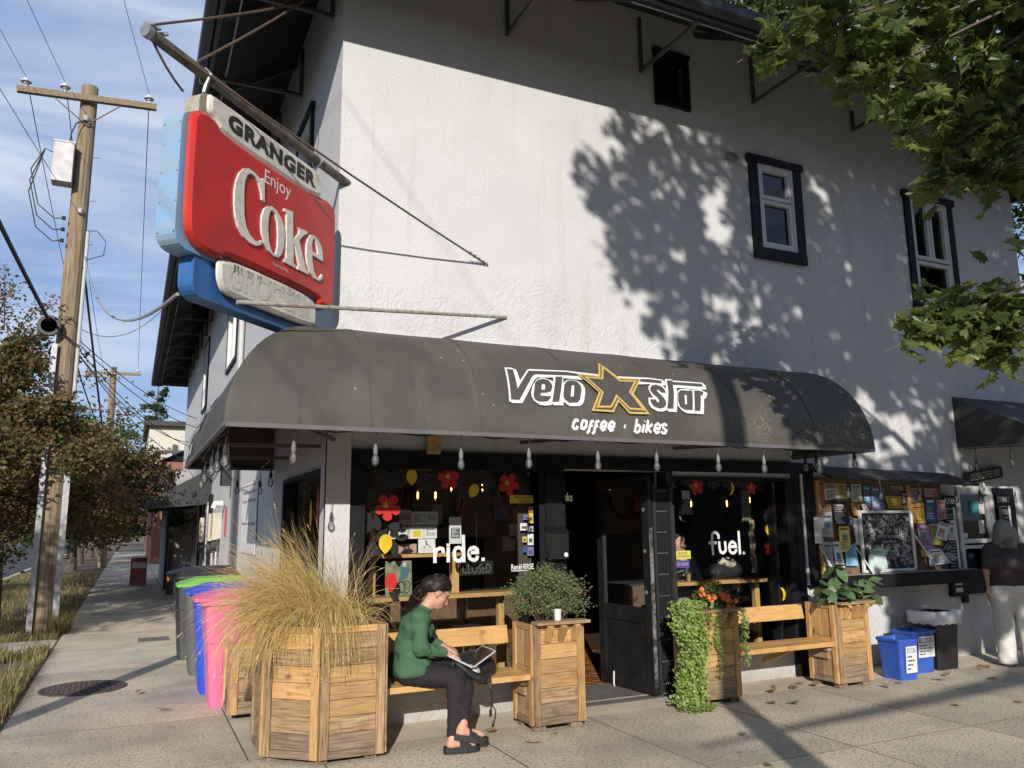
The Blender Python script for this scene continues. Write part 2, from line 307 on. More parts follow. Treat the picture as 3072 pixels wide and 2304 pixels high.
AWN_D= [[(2.618, 0.6051), (2.6726, 0.6014), (2.6569, 0.3983), (2.8121, 0.6037), (3.1706, 0.6266), (3.2853, 0.6118), (3.2654, 0.5863), (3.1647, 0.5845), (2.8572, 0.5669), (2.8248, 0.5392), (2.652, 0.2961), (2.5798, 0.2962)], [(2.7838, 0.3477), (2.8282, 0.4704), (2.8608, 0.5014), (2.9133, 0.5179), (2.9589, 0.5103), (2.9792, 0.4665), (2.9745, 0.4334), (2.9499, 0.3947), (2.9128, 0.3792), (2.8547, 0.3725), (2.8465, 0.3471), (2.9146, 0.3469), (2.9392, 0.351), (2.9293, 0.3283), (2.8997, 0.3001), (2.8561, 0.2926), (2.81, 0.2944), (2.786, 0.3141)], [(3.0409, 0.5542), (3.1068, 0.5607), (3.0017, 0.3017), (2.9393, 0.2978)], [(3.0592, 0.3821), (3.096, 0.4764), (3.1353, 0.5146), (3.1843, 0.5281), (3.2332, 0.5115), (3.248, 0.4665), (3.2389, 0.4217), (3.203, 0.3365), (3.1735, 0.3052), (3.0943, 0.2979), (3.0613, 0.3224), (3.0526, 0.3464)], [(3.8916, 0.6099), (3.9781, 0.6188), (4.1135, 0.6114), (4.0985, 0.5753), (3.9574, 0.5753), (3.8737, 0.5774)], [(3.9433, 0.5006), (3.973, 0.5375), (4.0235, 0.5518), (4.0719, 0.5367), (4.0917, 0.5069), (4.0928, 0.4646), (4.0443, 0.4608), (4.0288, 0.4894), (4.0116, 0.4941), (4.004, 0.4695), (4.0425, 0.4148), (4.0539, 0.3717), (4.0454, 0.3393), (4.0167, 0.3092), (3.9694, 0.2963), (3.9192, 0.3085), (3.8931, 0.3454), (3.8967, 0.3801), (3.9547, 0.384), (3.9573, 0.36), (3.9711, 0.353), (3.986, 0.3726), (3.9821, 0.3995), (3.9437, 0.4416), (3.9357, 0.4759)], [(4.1748, 0.6212), (4.2327, 0.6235), (4.2349, 0.6058), (4.5513, 0.612), (4.5412, 0.5722), (4.2136, 0.5692), (4.1792, 0.4713), (4.1073, 0.3017), (4.044, 0.3006), (4.1186, 0.4666)], [(4.2201, 0.4685), (4.2578, 0.502), (4.3125, 0.5096), (4.3213, 0.504), (4.3945, 0.5132), (4.3507, 0.4026), (4.3101, 0.3006), (4.2281, 0.2984), (4.1874, 0.3271), (4.187, 0.3805)], [(4.414, 0.5116), (4.467, 0.5192), (4.5148, 0.504), (4.4842, 0.4646), (4.4603, 0.4568), (4.3912, 0.2974), (4.3343, 0.2968)]]
AWN_C= [[(2.8809, 0.4474), (2.8961, 0.4596), (2.9124, 0.45), (2.8983, 0.4063), (2.8801, 0.3998), (2.8661, 0.4039)], [(3.1584, 0.4647), (3.1837, 0.4668), (3.1442, 0.3551), (3.117, 0.3532)], [(4.2795, 0.4493), (4.3029, 0.451), (4.2664, 0.3531), (4.2463, 0.3519)]]
AWN_STAR= [[(3.2707, 0.6001), (3.4699, 0.5941), (3.555, 0.7824), (3.6567, 0.5895), (3.8778, 0.5981), (3.7307, 0.4229), (3.8318, 0.2419), (3.6476, 0.2369), (3.5648, 0.345), (3.4877, 0.2424), (3.2975, 0.2437), (3.4063, 0.4127)], [(3.3299, 0.5701), (3.4883, 0.5695), (3.5648, 0.7315), (3.6545, 0.5597), (3.8184, 0.5687), (3.7087, 0.4353), (3.7923, 0.2737), (3.6569, 0.2758), (3.5628, 0.3892), (3.4792, 0.2826), (3.3488, 0.2749), (3.4349, 0.4148)]]
AWN_CB= [[(3.1488, 0.1395), (3.1435, 0.1545), (3.1266, 0.1537), (3.1067, 0.1289), (3.096, 0.094), (3.1092, 0.0818), (3.1286, 0.0848), (3.1425, 0.1046)], [(3.2065, 0.1553), (3.2273, 0.1475), (3.2177, 0.1079), (3.1961, 0.0854), (3.1747, 0.0888), (3.1782, 0.1234), (3.1937, 0.1503), (3.2065, 0.1553)], [(3.2966, 0.153), (3.2713, 0.1474), (3.2514, 0.105), (3.2381, 0.0658), (3.2175, 0.0501)], [(3.2525, 0.115), (3.2794, 0.1149)], [(3.3462, 0.1553), (3.3207, 0.1497), (3.3001, 0.1027), (3.2866, 0.0634), (3.2684, 0.0478)], [(3.3013, 0.1137), (3.3284, 0.114)], [(3.3553, 0.1116), (3.4002, 0.1136), (3.409, 0.1426), (3.3934, 0.1553), (3.3689, 0.1408), (3.3516, 0.1006), (3.3669, 0.0817), (3.3979, 0.0938)], [(3.4298, 0.1113), (3.4751, 0.1133), (3.4841, 0.1425), (3.4684, 0.1552), (3.4437, 0.1407), (3.426, 0.1002), (3.4415, 0.0813), (3.4728, 0.0935)], [(3.5755, 0.1225), (3.5899, 0.116)], [(3.7133, 0.1896), (3.6721, 0.0743)], [(3.6933, 0.1276), (3.7193, 0.1387), (3.7326, 0.1235), (3.7237, 0.0963), (3.7033, 0.0764), (3.6763, 0.0754)], [(3.7752, 0.1457), (3.7472, 0.0751)], [(3.7872, 0.1747), (3.784, 0.169)], [(3.8222, 0.1847), (3.7811, 0.0751)], [(3.8578, 0.1517), (3.8042, 0.1131), (3.8339, 0.0785)], [(3.8755, 0.1138), (3.9209, 0.1157), (3.9334, 0.1436), (3.9148, 0.1589), (3.8878, 0.1416), (3.8682, 0.1), (3.884, 0.0782), (3.9201, 0.0908)], [(4.0029, 0.1421), (3.9841, 0.1574), (3.9581, 0.147), (3.9619, 0.122), (3.9885, 0.1026), (3.9747, 0.0795), (3.9478, 0.0785), (3.937, 0.0983)]]
RIDE= [[(2.3787, 1.2774), (2.3771, 1.4055)], [(2.3796, 1.3648), (2.3959, 1.3898), (2.4234, 1.4006), (2.4483, 1.3937), (2.4568, 1.3603)], [(2.4996, 1.4387), (2.4994, 1.4143)], [(2.4994, 1.4092), (2.4993, 1.2789)], [(2.639, 1.5111), (2.6446, 1.2758)], [(2.6361, 1.3687), (2.622, 1.3923), (2.5965, 1.4032), (2.5684, 1.3961), (2.5558, 1.3707), (2.5558, 1.3373), (2.5629, 1.3038), (2.5826, 1.2905), (2.6107, 1.2896), (2.6361, 1.3223)], [(2.6958, 1.3569), (2.7733, 1.3576), (2.7705, 1.3811), (2.7532, 1.3945), (2.736, 1.4001), (2.7102, 1.3929), (2.6959, 1.3725), (2.6915, 1.3389), (2.7015, 1.3077), (2.7243, 1.2941), (2.7472, 1.2922), (2.7673, 1.3032), (2.7746, 1.3277)], [(2.8265, 1.3107), (2.8269, 1.2821)]]
FUEL= [[(5.4581, 1.4261), (5.456, 1.4613), (5.4418, 1.481), (5.4145, 1.4924), (5.3893, 1.4867), (5.3756, 1.4675), (5.3703, 1.3901), (5.3771, 1.2647)], [(5.3254, 1.3881), (5.4274, 1.3878)], [(5.4595, 1.4017), (5.4621, 1.3278), (5.4723, 1.2961), (5.4995, 1.2833), (5.5251, 1.2924), (5.5408, 1.3138), (5.5369, 1.4015)], [(5.6078, 1.3452), (5.6759, 1.3437), (5.6699, 1.3696), (5.6552, 1.3846), (5.6336, 1.3935), (5.6108, 1.3854), (5.5935, 1.3662), (5.5878, 1.3322), (5.5949, 1.3004), (5.6126, 1.2829), (5.6343, 1.2775), (5.6573, 1.2867), (5.6744, 1.3034), (5.6756, 1.3192)], [(5.7218, 1.5028), (5.7241, 1.2655)], [(5.7785, 1.2923), (5.7778, 1.2628)]]
COKE= [[[(1.12, 4.0679), (1.1037, 4.0563), (1.0938, 3.8911), (1.1218, 3.9014), (1.1344, 3.9514), (1.1657, 4.0117), (1.2124, 4.0407), (1.2566, 4.0459), (1.2935, 4.0179), (1.3153, 3.9668), (1.3204, 3.8876), (1.3051, 3.7169), (1.2781, 3.6389), (1.2321, 3.5964), (1.1783, 3.5737), (1.1348, 3.5826), (1.1095, 3.6033), (1.0955, 3.596), (1.1158, 3.5652), (1.1672, 3.5419), (1.2367, 3.542), (1.3063, 3.5647), (1.3596, 3.6095), (1.3931, 3.6722), (1.4108, 3.7636), (1.4149, 3.849), (1.4042, 3.9234), (1.3728, 4.0016), (1.326, 4.0517), (1.2844, 4.0699), (1.232, 4.0686), (1.1779, 4.0555), (1.1498, 4.0399)]], [[(1.0108, 3.8958), (0.9534, 3.8867), (0.8929, 3.8468), (0.855, 3.7914), (0.8442, 3.7322), (0.8496, 3.6362), (0.8745, 3.5719), (0.9106, 3.5385), (0.9576, 3.5326), (1.0242, 3.5535), (1.073, 3.5977), (1.1041, 3.6533), (1.1175, 3.7149), (1.1138, 3.7889), (1.0906, 3.8464), (1.0561, 3.8782)], [(0.995, 3.8708), (0.9606, 3.8528), (0.9328, 3.7945), (0.9201, 3.7056), (0.9204, 3.6125), (0.9358, 3.5581), (0.963, 3.5431), (0.9975, 3.5685), (1.0247, 3.6263), (1.0387, 3.6946), (1.0437, 3.7662), (1.0343, 3.8311), (1.0179, 3.8621)]], [[(0.8618, 3.9377), (0.7554, 3.9496), (0.7363, 3.7315), (0.6641, 3.8114), (0.6604, 3.8355), (0.6824, 3.8536), (0.5615, 3.8642), (0.5603, 3.8448), (0.6066, 3.8154), (0.6608, 3.7575), (0.5588, 3.5571), (0.5261, 3.5475), (0.5248, 3.5251), (0.6668, 3.524), (0.668, 3.5428), (0.6485, 3.5617), (0.7143, 3.707), (0.7346, 3.7065), (0.7201, 3.5584), (0.6989, 3.546), (0.6945, 3.5251), (0.8346, 3.5286), (0.8358, 3.547), (0.8107, 3.5675), (0.8282, 3.9091), (0.8584, 3.9168)]], [[(0.4742, 3.865), (0.412, 3.8497), (0.3645, 3.8118), (0.3387, 3.7594), (0.3291, 3.6915), (0.4863, 3.6979), (0.4775, 3.6413), (0.4517, 3.5766), (0.416, 3.5344), (0.3717, 3.5409), (0.3401, 3.5837), (0.3278, 3.5672), (0.3431, 3.5359), (0.3814, 3.5147), (0.4482, 3.5183), (0.5049, 3.5539), (0.5406, 3.6083), (0.5606, 3.6738), (0.5601, 3.7526), (0.5421, 3.8115), (0.5119, 3.8518)], [(0.4783, 3.8402), (0.4445, 3.8318), (0.4199, 3.7932), (0.3992, 3.7262), (0.4825, 3.7257), (0.4913, 3.7825)]]]
PAPERS= [('salmon', [(6.652, 2.036), (6.86, 2.034), (6.843, 1.77), (6.625, 1.778)]), ('cream', [(6.857, 2.004), (7.052, 2.011), (7.069, 1.946), (6.851, 1.949)]), ('white', [(6.85, 1.944), (7.057, 1.95), (7.074, 1.839), (6.842, 1.817)]), ('mustard', [(7.051, 2.002), (7.195, 2.004), (7.181, 1.83), (7.057, 1.847)]), ('white', [(7.261, 1.996), (7.414, 1.997), (7.403, 1.809), (7.243, 1.796)]), ('teal', [(7.443, 1.985), (7.555, 1.986), (7.53, 1.788), (7.431, 1.788)]), ('indigo', [(7.567, 1.981), (7.779, 1.961), (7.726, 1.7), (7.535, 1.726)]), ('white', [(7.878, 1.98), (8.073, 1.982), (8.067, 1.937), (7.873, 1.94)]), ('yellow', [(7.78, 1.868), (8.038, 1.869), (8.024, 1.726), (7.806, 1.726)]), ('black', [(8.049, 1.923), (8.144, 1.924), (8.122, 1.77), (8.033, 1.77)]), ('tan', [(8.189, 1.965), (8.403, 1.967), (8.378, 1.798), (8.172, 1.797)]), ('brick', [(8.417, 1.967), (8.67, 1.97), (8.647, 1.863), (8.406, 1.848)]), ('amber', [(8.171, 1.79), (8.411, 1.791), (8.383, 1.553), (8.183, 1.555)]), ('navy', [(8.439, 1.839), (8.619, 1.84), (8.576, 1.56), (8.399, 1.571)]), ('rose', [(8.628, 1.826), (8.766, 1.826), (8.78, 1.604), (8.602, 1.587)]), ('black', [(6.929, 1.813), (7.125, 1.809), (7.117, 1.54), (6.923, 1.546)]), ('grey', [(6.77, 1.686), (6.912, 1.689), (6.905, 1.416), (6.721, 1.436)]), ('white', [(6.639, 1.636), (6.756, 1.636), (6.707, 1.357), (6.605, 1.363)]), ('lemon', [(6.993, 1.537), (7.146, 1.535), (7.157, 1.268), (6.984, 1.255)]), ('white', [(7.21, 1.62), (7.356, 1.619), (7.381, 1.331), (7.224, 1.33)]), ('news', [(6.726, 1.378), (6.872, 1.366), (6.867, 1.109), (6.756, 1.121)]), ('white', [(6.881, 1.375), (6.978, 1.373), (7.025, 1.096), (6.892, 1.109)]), ('sky', [(7.06, 1.254), (7.228, 1.368), (7.233, 1.106), (7.053, 1.112)]), ('lilac', [(8.228, 1.545), (8.434, 1.539), (8.447, 1.264), (8.234, 1.269)]), ('lime', [(8.443, 1.552), (8.599, 1.551), (8.629, 1.301), (8.464, 1.308)]), ('white', [(8.617, 1.578), (8.796, 1.53), (8.704, 1.344), (8.507, 1.398)]), ('white', [(8.812, 1.586), (8.879, 1.585), (8.872, 1.355), (8.737, 1.357)]), ('blue_white', [(8.372, 1.257), (8.582, 1.261), (8.747, 1.094), (8.363, 1.066)]), ('black', [(8.591, 1.234), (8.731, 1.339), (8.823, 1.31), (8.699, 1.222)]), ('grey', [(8.627, 1.201), (8.725, 1.217), (8.853, 1.15), (8.751, 1.121)]), ('mustard', [(8.239, 1.255), (8.362, 1.253), (8.351, 1.177), (8.241, 1.18)]), ('orange', [(7.182, 1.787), (7.242, 1.787), (7.28, 1.649), (7.202, 1.65)]), ('navy', [(7.135, 1.642), (7.201, 1.641), (7.195, 1.54), (7.129, 1.541)]), ('rose', [(7.438, 1.744), (7.537, 1.744), (7.531, 1.696), (7.432, 1.696)]), ('white', [(7.35, 1.775), (7.43, 1.779), (7.42, 1.696), (7.341, 1.697)])]
# ================================================================== setting
AGG = mat('aggregate_concrete', (.60, .505, .36), (.41, .345, .25), .9, scale=1.1, detail=8, bump=.55, bscale=120, bdist=.006, rand=.07)
def speckle(m, scale, amt, dark=(.10, .09, .08)):
    t = m.node_tree; b = t.nodes['Principled BSDF']; l = t.links.new; src = b.inputs['Base Color'].links[0].from_socket
    g = N(t, 'ShaderNodeNewGeometry'); v = N(t, 'ShaderNodeTexNoise'); v.inputs['Scale'].default_value = scale; v.inputs['Detail'].default_value = 2; l(g.outputs['Position'], v.inputs['Vector'])
    r = N(t, 'ShaderNodeValToRGB'); r.color_ramp.elements[0].position = .54; r.color_ramp.elements[1].position = .66; r.color_ramp.elements[1].color = (amt, amt, amt, 1); l(v.outputs[0], r.inputs[0])
    mx_ = N(t, 'ShaderNodeMix', data_type='RGBA'); mx_.inputs['B'].default_value = (*dark, 1); l(r.outputs[0], mx_.inputs['Factor']); l(src, mx_.inputs['A'])
    v2 = N(t, 'ShaderNodeTexNoise'); v2.inputs['Scale'].default_value = scale*1.3; v2.inputs['Detail'].default_value = 1; l(g.outputs['Position'], v2.inputs['Vector'])
    r2 = N(t, 'ShaderNodeValToRGB'); r2.color_ramp.elements[0].position = .60; r2.color_ramp.elements[1].position = .70; r2.color_ramp.elements[1].color = (.55, .55, .55, 1); l(v2.outputs[0], r2.inputs[0])
    mx2 = N(t, 'ShaderNodeMix', data_type='RGBA'); mx2.inputs['B'].default_value = (.70, .60, .45, 1); l(r2.outputs[0], mx2.inputs['Factor']); l(mx_.outputs['Result'], mx2.inputs['A'])
    n3 = N(t, 'ShaderNodeTexNoise'); n3.inputs['Scale'].default_value = .9; n3.inputs['Detail'].default_value = 6; l(g.outputs['Position'], n3.inputs['Vector'])
    r3 = N(t, 'ShaderNodeValToRGB'); r3.color_ramp.elements[0].position = .52; r3.color_ramp.elements[1].position = .75; r3.color_ramp.elements[1].color = (.6, .6, .6, 1); l(n3.outputs[0], r3.inputs[0])
    mx3 = N(t, 'ShaderNodeMix', data_type='RGBA'); mx3.inputs['B'].default_value = (.24, .21, .18, 1); l(r3.outputs[0], mx3.inputs['Factor']); l(mx2.outputs['Result'], mx3.inputs['A'])
    v9 = N(t, 'ShaderNodeTexVoronoi'); v9.inputs['Scale'].default_value = 2.1; l(g.outputs['Position'], v9.inputs['Vector']); r9 = N(t, 'ShaderNodeMapRange'); r9.inputs[1].default_value = .06; r9.inputs[2].default_value = .045; r9.inputs[4].default_value = .6; l(v9.outputs['Distance'], r9.inputs[0])
    m9 = N(t, 'ShaderNodeMix', data_type='RGBA'); m9.inputs['B'].default_value = (.14, .12, .10, 1); l(r9.outputs[0], m9.inputs['Factor']); l(mx3.outputs['Result'], m9.inputs['A']); l(m9.outputs['Result'], b.inputs['Base Color'])
speckle(AGG, 48, .85)
SMOOTHC = mat('smooth_concrete', (.60, .52, .39), (.44, .38, .285), .85, scale=2.2, detail=9, bump=.2, bscale=90, bdist=.003, rand=.06)
speckle(SMOOTHC, 110, .25)
ASPH = mat('asphalt', (.06, .06, .062), (.04, .04, .042), .9, scale=3, bump=.4, bscale=80)
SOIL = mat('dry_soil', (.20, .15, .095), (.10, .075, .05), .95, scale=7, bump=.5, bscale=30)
g = MB(); g.bb((-600, -600, -.62), (600, 900, -.13)); g.build('ground', SOIL, kind='structure')
rd = MB(); rd.bb((-11.5, -300, -.126), (-3.7, 700, -.122)); rd.build('road', ASPH, kind='structure')
rd = MB(); rd.bb((-3.55, -9, -.126), (40, -2.6, -.1215)); rd.build('cross_road', ASPH, kind='structure')
kb = MB(); kb.bb((-3.7, 8.0, -.13), (-3.52, 160, .015)); kb.build('kerb', SMOOTHC, kind='structure')
kb = MB(); kb.bb((-3.0, -2.6, -.13), (30, -2.45, .0)); kb.build('cross_kerb', SMOOTHC, kind='structure')
# pavement slabs, each its own piece on a bed with open joints
pv = MB(); pv.bb((-.86, -2.45, -.128), (20.5, 6.1, -.0045)); pav = pv.build('pavement', SOIL, kind='structure')
def slab(parent, x0, x1, y0, y1, m, z=0.0, j=.004, name='slab'):
    b = MB(); e = .003; jx = j
    a0, a1, b0, b1 = x0+jx, x1-jx, y0+jx, y1-jx
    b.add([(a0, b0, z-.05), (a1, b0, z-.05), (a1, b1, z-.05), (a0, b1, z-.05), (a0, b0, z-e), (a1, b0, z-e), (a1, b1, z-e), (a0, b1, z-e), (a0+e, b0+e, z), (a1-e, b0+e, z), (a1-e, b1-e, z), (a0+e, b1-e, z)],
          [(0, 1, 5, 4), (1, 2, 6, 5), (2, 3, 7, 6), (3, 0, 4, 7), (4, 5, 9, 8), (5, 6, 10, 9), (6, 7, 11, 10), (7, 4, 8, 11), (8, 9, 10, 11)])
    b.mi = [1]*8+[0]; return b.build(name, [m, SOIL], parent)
XJ = [-.84, .12, 1.30, 2.50, 3.56, 4.80, 6.06, 7.28, 8.5, 9.7, 10.9, 12.1, 13.3, 14.5, 15.7, 16.9, 18.1, 19.3, 20.5]; YJ = [-2.45, -1.1, .25, 1.6, 2.95, 4.42, 6.1]
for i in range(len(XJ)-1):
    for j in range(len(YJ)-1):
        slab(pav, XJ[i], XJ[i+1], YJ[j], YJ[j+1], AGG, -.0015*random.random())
pv = MB(); pv.bb((-.86, 6.1, -.128), (1.45, 62, -.0045)); sw = pv.build('sidewalk', SOIL, kind='structure')
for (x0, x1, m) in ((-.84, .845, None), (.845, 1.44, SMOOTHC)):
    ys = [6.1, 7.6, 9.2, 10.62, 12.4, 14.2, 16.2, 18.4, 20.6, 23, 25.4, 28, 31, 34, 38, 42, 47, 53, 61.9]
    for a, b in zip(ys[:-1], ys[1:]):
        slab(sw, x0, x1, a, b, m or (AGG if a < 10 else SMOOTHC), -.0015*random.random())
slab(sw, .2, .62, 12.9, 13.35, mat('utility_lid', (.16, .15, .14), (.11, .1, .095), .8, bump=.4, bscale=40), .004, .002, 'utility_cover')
pd = MB(); pd.bb((-3.5, 12.75, -.12), (-.87, 13.85, -.004)); pd.build('path_pad', SMOOTHC, kind='structure')
vg = MB(); vg.bb((-3.52, 8.2, -.125), (-.865, 12.73, -.02)); vg.bb((-3.52, 13.87, -.125), (-.865, 130, -.02)); vg.build('verge', SOIL, kind='structure')
ft = MB(); ft.add([(1.72, 6.1, -.02), (10.9, 6.1, -.02), (10.9, 6.5, .022), (1.72, 6.5, .022), (1.72, 6.1, -.003), (10.9, 6.1, -.003)], [(4, 5, 2, 3), (0, 1, 5, 4), (0, 4, 3)])
ft.build('wall_footing', SMOOTHC, kind='structure')

# ================================================================== shop building
FX0, FX1, FY, SX, SY1, WT = 1.45, 10.9, 6.5, 1.45, 28.6, 7.35
shop = thing('shop_building', 'two storey white stucco corner cafe and bike shop with deep dark eaves', 'building', (FX0, FY, 0))
def wall_grid(holes, u0, u1, z0, z1, fr, th=.2, mats=STUC, name='wall', parent=shop, reveal=True):
    us = sorted({u0, u1, *[h[0] for h in holes], *[h[1] for h in holes]}); zs = sorted({z0, z1, *[h[2] for h in holes], *[h[3] for h in holes]})
    m = MB()
    inh = lambda u, z: any(h[0] < u < h[1] and h[2] < z < h[3] for h in holes)
    for a, b in zip(us[:-1], us[1:]):
        for c, d in zip(zs[:-1], zs[1:]):
            if inh((a+b)/2, (c+d)/2): continue
            m.add([fr(a, c, 0), fr(b, c, 0), fr(b, d, 0), fr(a, d, 0)], [(0, 1, 2, 3)])
            m.add([fr(a, c, -th), fr(b, c, -th), fr(b, d, -th), fr(a, d, -th)], [(3, 2, 1, 0)])
    for (a, b, c, d) in holes:
        for p, q in (((a, c), (b, c)), ((b, c), (b, d)), ((b, d), (a, d)), ((a, d), (a, c))):
            m.add([fr(*p, 0), fr(*q, 0), fr(*q, -th), fr(*p, -th)], [(0, 1, 2, 3)])
    return m.build(name, mats, parent)
FF = lambda u, z, n=0.0: V(u, FY-n, z)            # front facade: n towards the street
SF = lambda u, z, n=0.0: V(SX-n, u, z)            # side facade
HEAD = 2.12
fh = [(1.66, 3.336, .30, 2.10), (3.62, 4.78, .0, 2.10), (4.80, 6.34, .30, 2.05), (9.08, 10.2, .95, 1.98), (6.2, 6.8, 4.6, 5.68), (8.74, 9.5, 4.25, 5.70), (4.93, 5.24, 6.17, 6.62)]
wall_grid(fh, FX0, FX1, 0, WT, FF, name='front_wall')
sh = [(6.72, 8.62, .30, 2.08), (7.78, 8.55, 4.55, 5.88), (13.95, 15.5, 4.45, 6.15), (19.9, 21.3, 4.45, 6.1)]
wall_grid(sh, FY, SY1, 0, WT, SF, name='side_wall')
m = MB(); m.bb((FX1-.2, FY+.21, 0), (FX1, SY1, WT)); m.bb((SX+.21, SY1-.2, 0), (FX1-.21, SY1, WT)); m.build('rear_wall', STUC, shop)
# interior shell
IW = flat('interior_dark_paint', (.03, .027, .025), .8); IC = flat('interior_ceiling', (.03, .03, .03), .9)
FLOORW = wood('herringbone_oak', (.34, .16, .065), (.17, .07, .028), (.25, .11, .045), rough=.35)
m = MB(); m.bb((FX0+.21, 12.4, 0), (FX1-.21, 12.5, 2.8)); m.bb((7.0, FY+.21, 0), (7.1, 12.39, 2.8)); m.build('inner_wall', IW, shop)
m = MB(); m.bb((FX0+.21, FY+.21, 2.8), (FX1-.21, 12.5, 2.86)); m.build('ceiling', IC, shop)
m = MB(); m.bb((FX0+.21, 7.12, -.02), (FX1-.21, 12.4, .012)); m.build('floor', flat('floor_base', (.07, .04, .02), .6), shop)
for i in range(90):      # herringbone planks inside the doorway
    for s in (0, 1):
        x = 3.82+(i % 10)*.17; y = 7.22+(i//10)*.36+s*.18
        a = R(45 if s else -45); d = V(math.cos(a), math.sin(a), 0)*.17
        board(shop, 'floor_plank', V(x, y, .018)-d, V(x, y, .018)+d, .098, .012, (0, 0, 1), FLOORW)
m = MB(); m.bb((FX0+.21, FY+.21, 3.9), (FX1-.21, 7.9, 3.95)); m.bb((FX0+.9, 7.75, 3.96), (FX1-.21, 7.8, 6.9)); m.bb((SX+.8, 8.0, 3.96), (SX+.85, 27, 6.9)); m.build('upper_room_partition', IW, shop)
m = MB(); m.bb((3.62, 6.34, -.005), (4.78, 7.11, .02)); m.build('door_step', mat('worn_mat', (.16, .15, .145), (.1, .095, .09), .95, bump=.5, bscale=120), shop)

# roof: hipped, deep eaves
ROOF = mat('roof_shingle', (.075, .072, .07), (.045, .043, .042), .9, scale=12, bump=.5, bscale=40); SOFF = mat('soffit_paint', (.022, .022, .023), (.012, .012, .013), .8, scale=5, bump=.2, bscale=12)
EX0, EX1, EY0, EY1, EZ = .49, 11.95, 5.49, 29.6, 6.45
def roofpt(x0, x1, y0, y1, z): return [(x0, y0, z), (x1, y0, z), (x1, y1, z), (x0, y1, z)]
RH = 4.0; k = RH/((EX1-EX0)/2)
ridge = [((EX0+EX1)/2, EY0+(EX1-EX0)/2, EZ+RH), ((EX0+EX1)/2, EY1-(EX1-EX0)/2, EZ+RH)]
m = MB(); P = roofpt(EX0, EX1, EY0, EY1, EZ+.10)+[(a, b, c+.10) for a, b, c in ridge]
m.add(P, [(0, 1, 4), (1, 2, 5, 4), (2, 3, 5), (3, 0, 4, 5)]); roof = m.build('roof', ROOF, shop)
m = MB(); P = roofpt(EX0, EX1, EY0, EY1, EZ)+[(a, b, c) for a, b, c in ridge]; m.add(P, [(4, 1, 0), (4, 5, 2, 1), (5, 3, 2), (5, 4, 0, 3)]); m.build('soffit', SOFF, roof)
FAS = mat('fascia_paint', (.05, .052, .055), (.03, .03, .032), .55, scale=10, bump=.2, bscale=20)
for a, b, nm in (((EX0-.03, EY0-.03), (EX1+.03, EY0-.03), 'front'), ((EX0-.03, EY0), (EX0-.03, EY1), 'side'), ((EX1+.03, EY0), (EX1+.03, EY1), 'right')):
    m = MB(); m.bar((*a, EZ+.045), (*b, EZ+.045), .045, .17); m.build('fascia', FAS, roof)
    o = V(0, -1, 0) if nm == 'front' else V(-1 if nm == 'side' else 1, 0, 0)
    A, B = V(*a, EZ+.02)+o*.075, V(*b, EZ+.02)+o*.075
    m = MB(); prof = [(-.05, .07), (-.05, -.02), (-.03, -.045), (.03, -.05), (.062, -.02), (.068, .075), (.058, .075), (.05, -.01), (-.04, -.03), (-.045, .07)]
    vs = [A+o*u+V(0, 0, v) for u, v in prof]+[B+o*u+V(0, 0, v) for u, v in prof]; n = len(prof)
    m.add(vs, [(i, (i+1) % n, n+(i+1) % n, n+i) for i in range(n)]+[tuple(range(n)), tuple(range(2*n-1, n-1, -1))]); m.build('gutter', FAS, roof)
CON = flat('conduit_grey', (.42, .42, .42), .5)
m = MB(); m.tube([(x, 5.58, 6.445+.004*math.sin(x*9)) for x in np.linspace(1.0, 11.5, 40)], .009, 6); m.build('conduit', CON, roof)
m = MB(); m.tube([(.62, y, 6.445) for y in np.linspace(5.8, 29, 10)], .009, 6); m.build('conduit', CON, roof)
RAF = flat('rafter_paint', (.05, .05, .052), .7)
BRK = mat('bracket_steel', (.10, .095, .09), (.05, .045, .04), .6, scale=20)
for x in (1.52, 3.08, 4.68, 6.25, 7.86, 9.45, 10.8):
    m = MB(); m.bar((x, 6.5, 6.42), (x, 5.5, 6.405), .035, .035); m.bar((x, 6.482, 6.44), (x, 6.482, 7.05), .04, .032, (1, 0, 0)); m.build('eave_bracket', BRK, roof)
for i in range(15):
    y = 6.92+i*1.57
    m = MB(); m.bar((1.45, y, 6.42), (.52, y, 6.405), .035, .035); m.bar((1.432, y, 6.44), (1.432, y, 7.0), .04, .032, (0, 1, 0)); m.build('eave_bracket', BRK, roof)
for i in range(14):
    y = 7.3+i*1.57; m = MB(); m.bar((.52, y, 6.40), (1.45, y+.02, 7.02), .05, .06); m.build('rafter', RAF, roof)
for i in range(6):
    x = 2.3+i*1.58; m = MB(); m.bar((x, 5.49, 6.40), (x, 6.5, 7.07), .05, .06); m.build('rafter', RAF, roof)

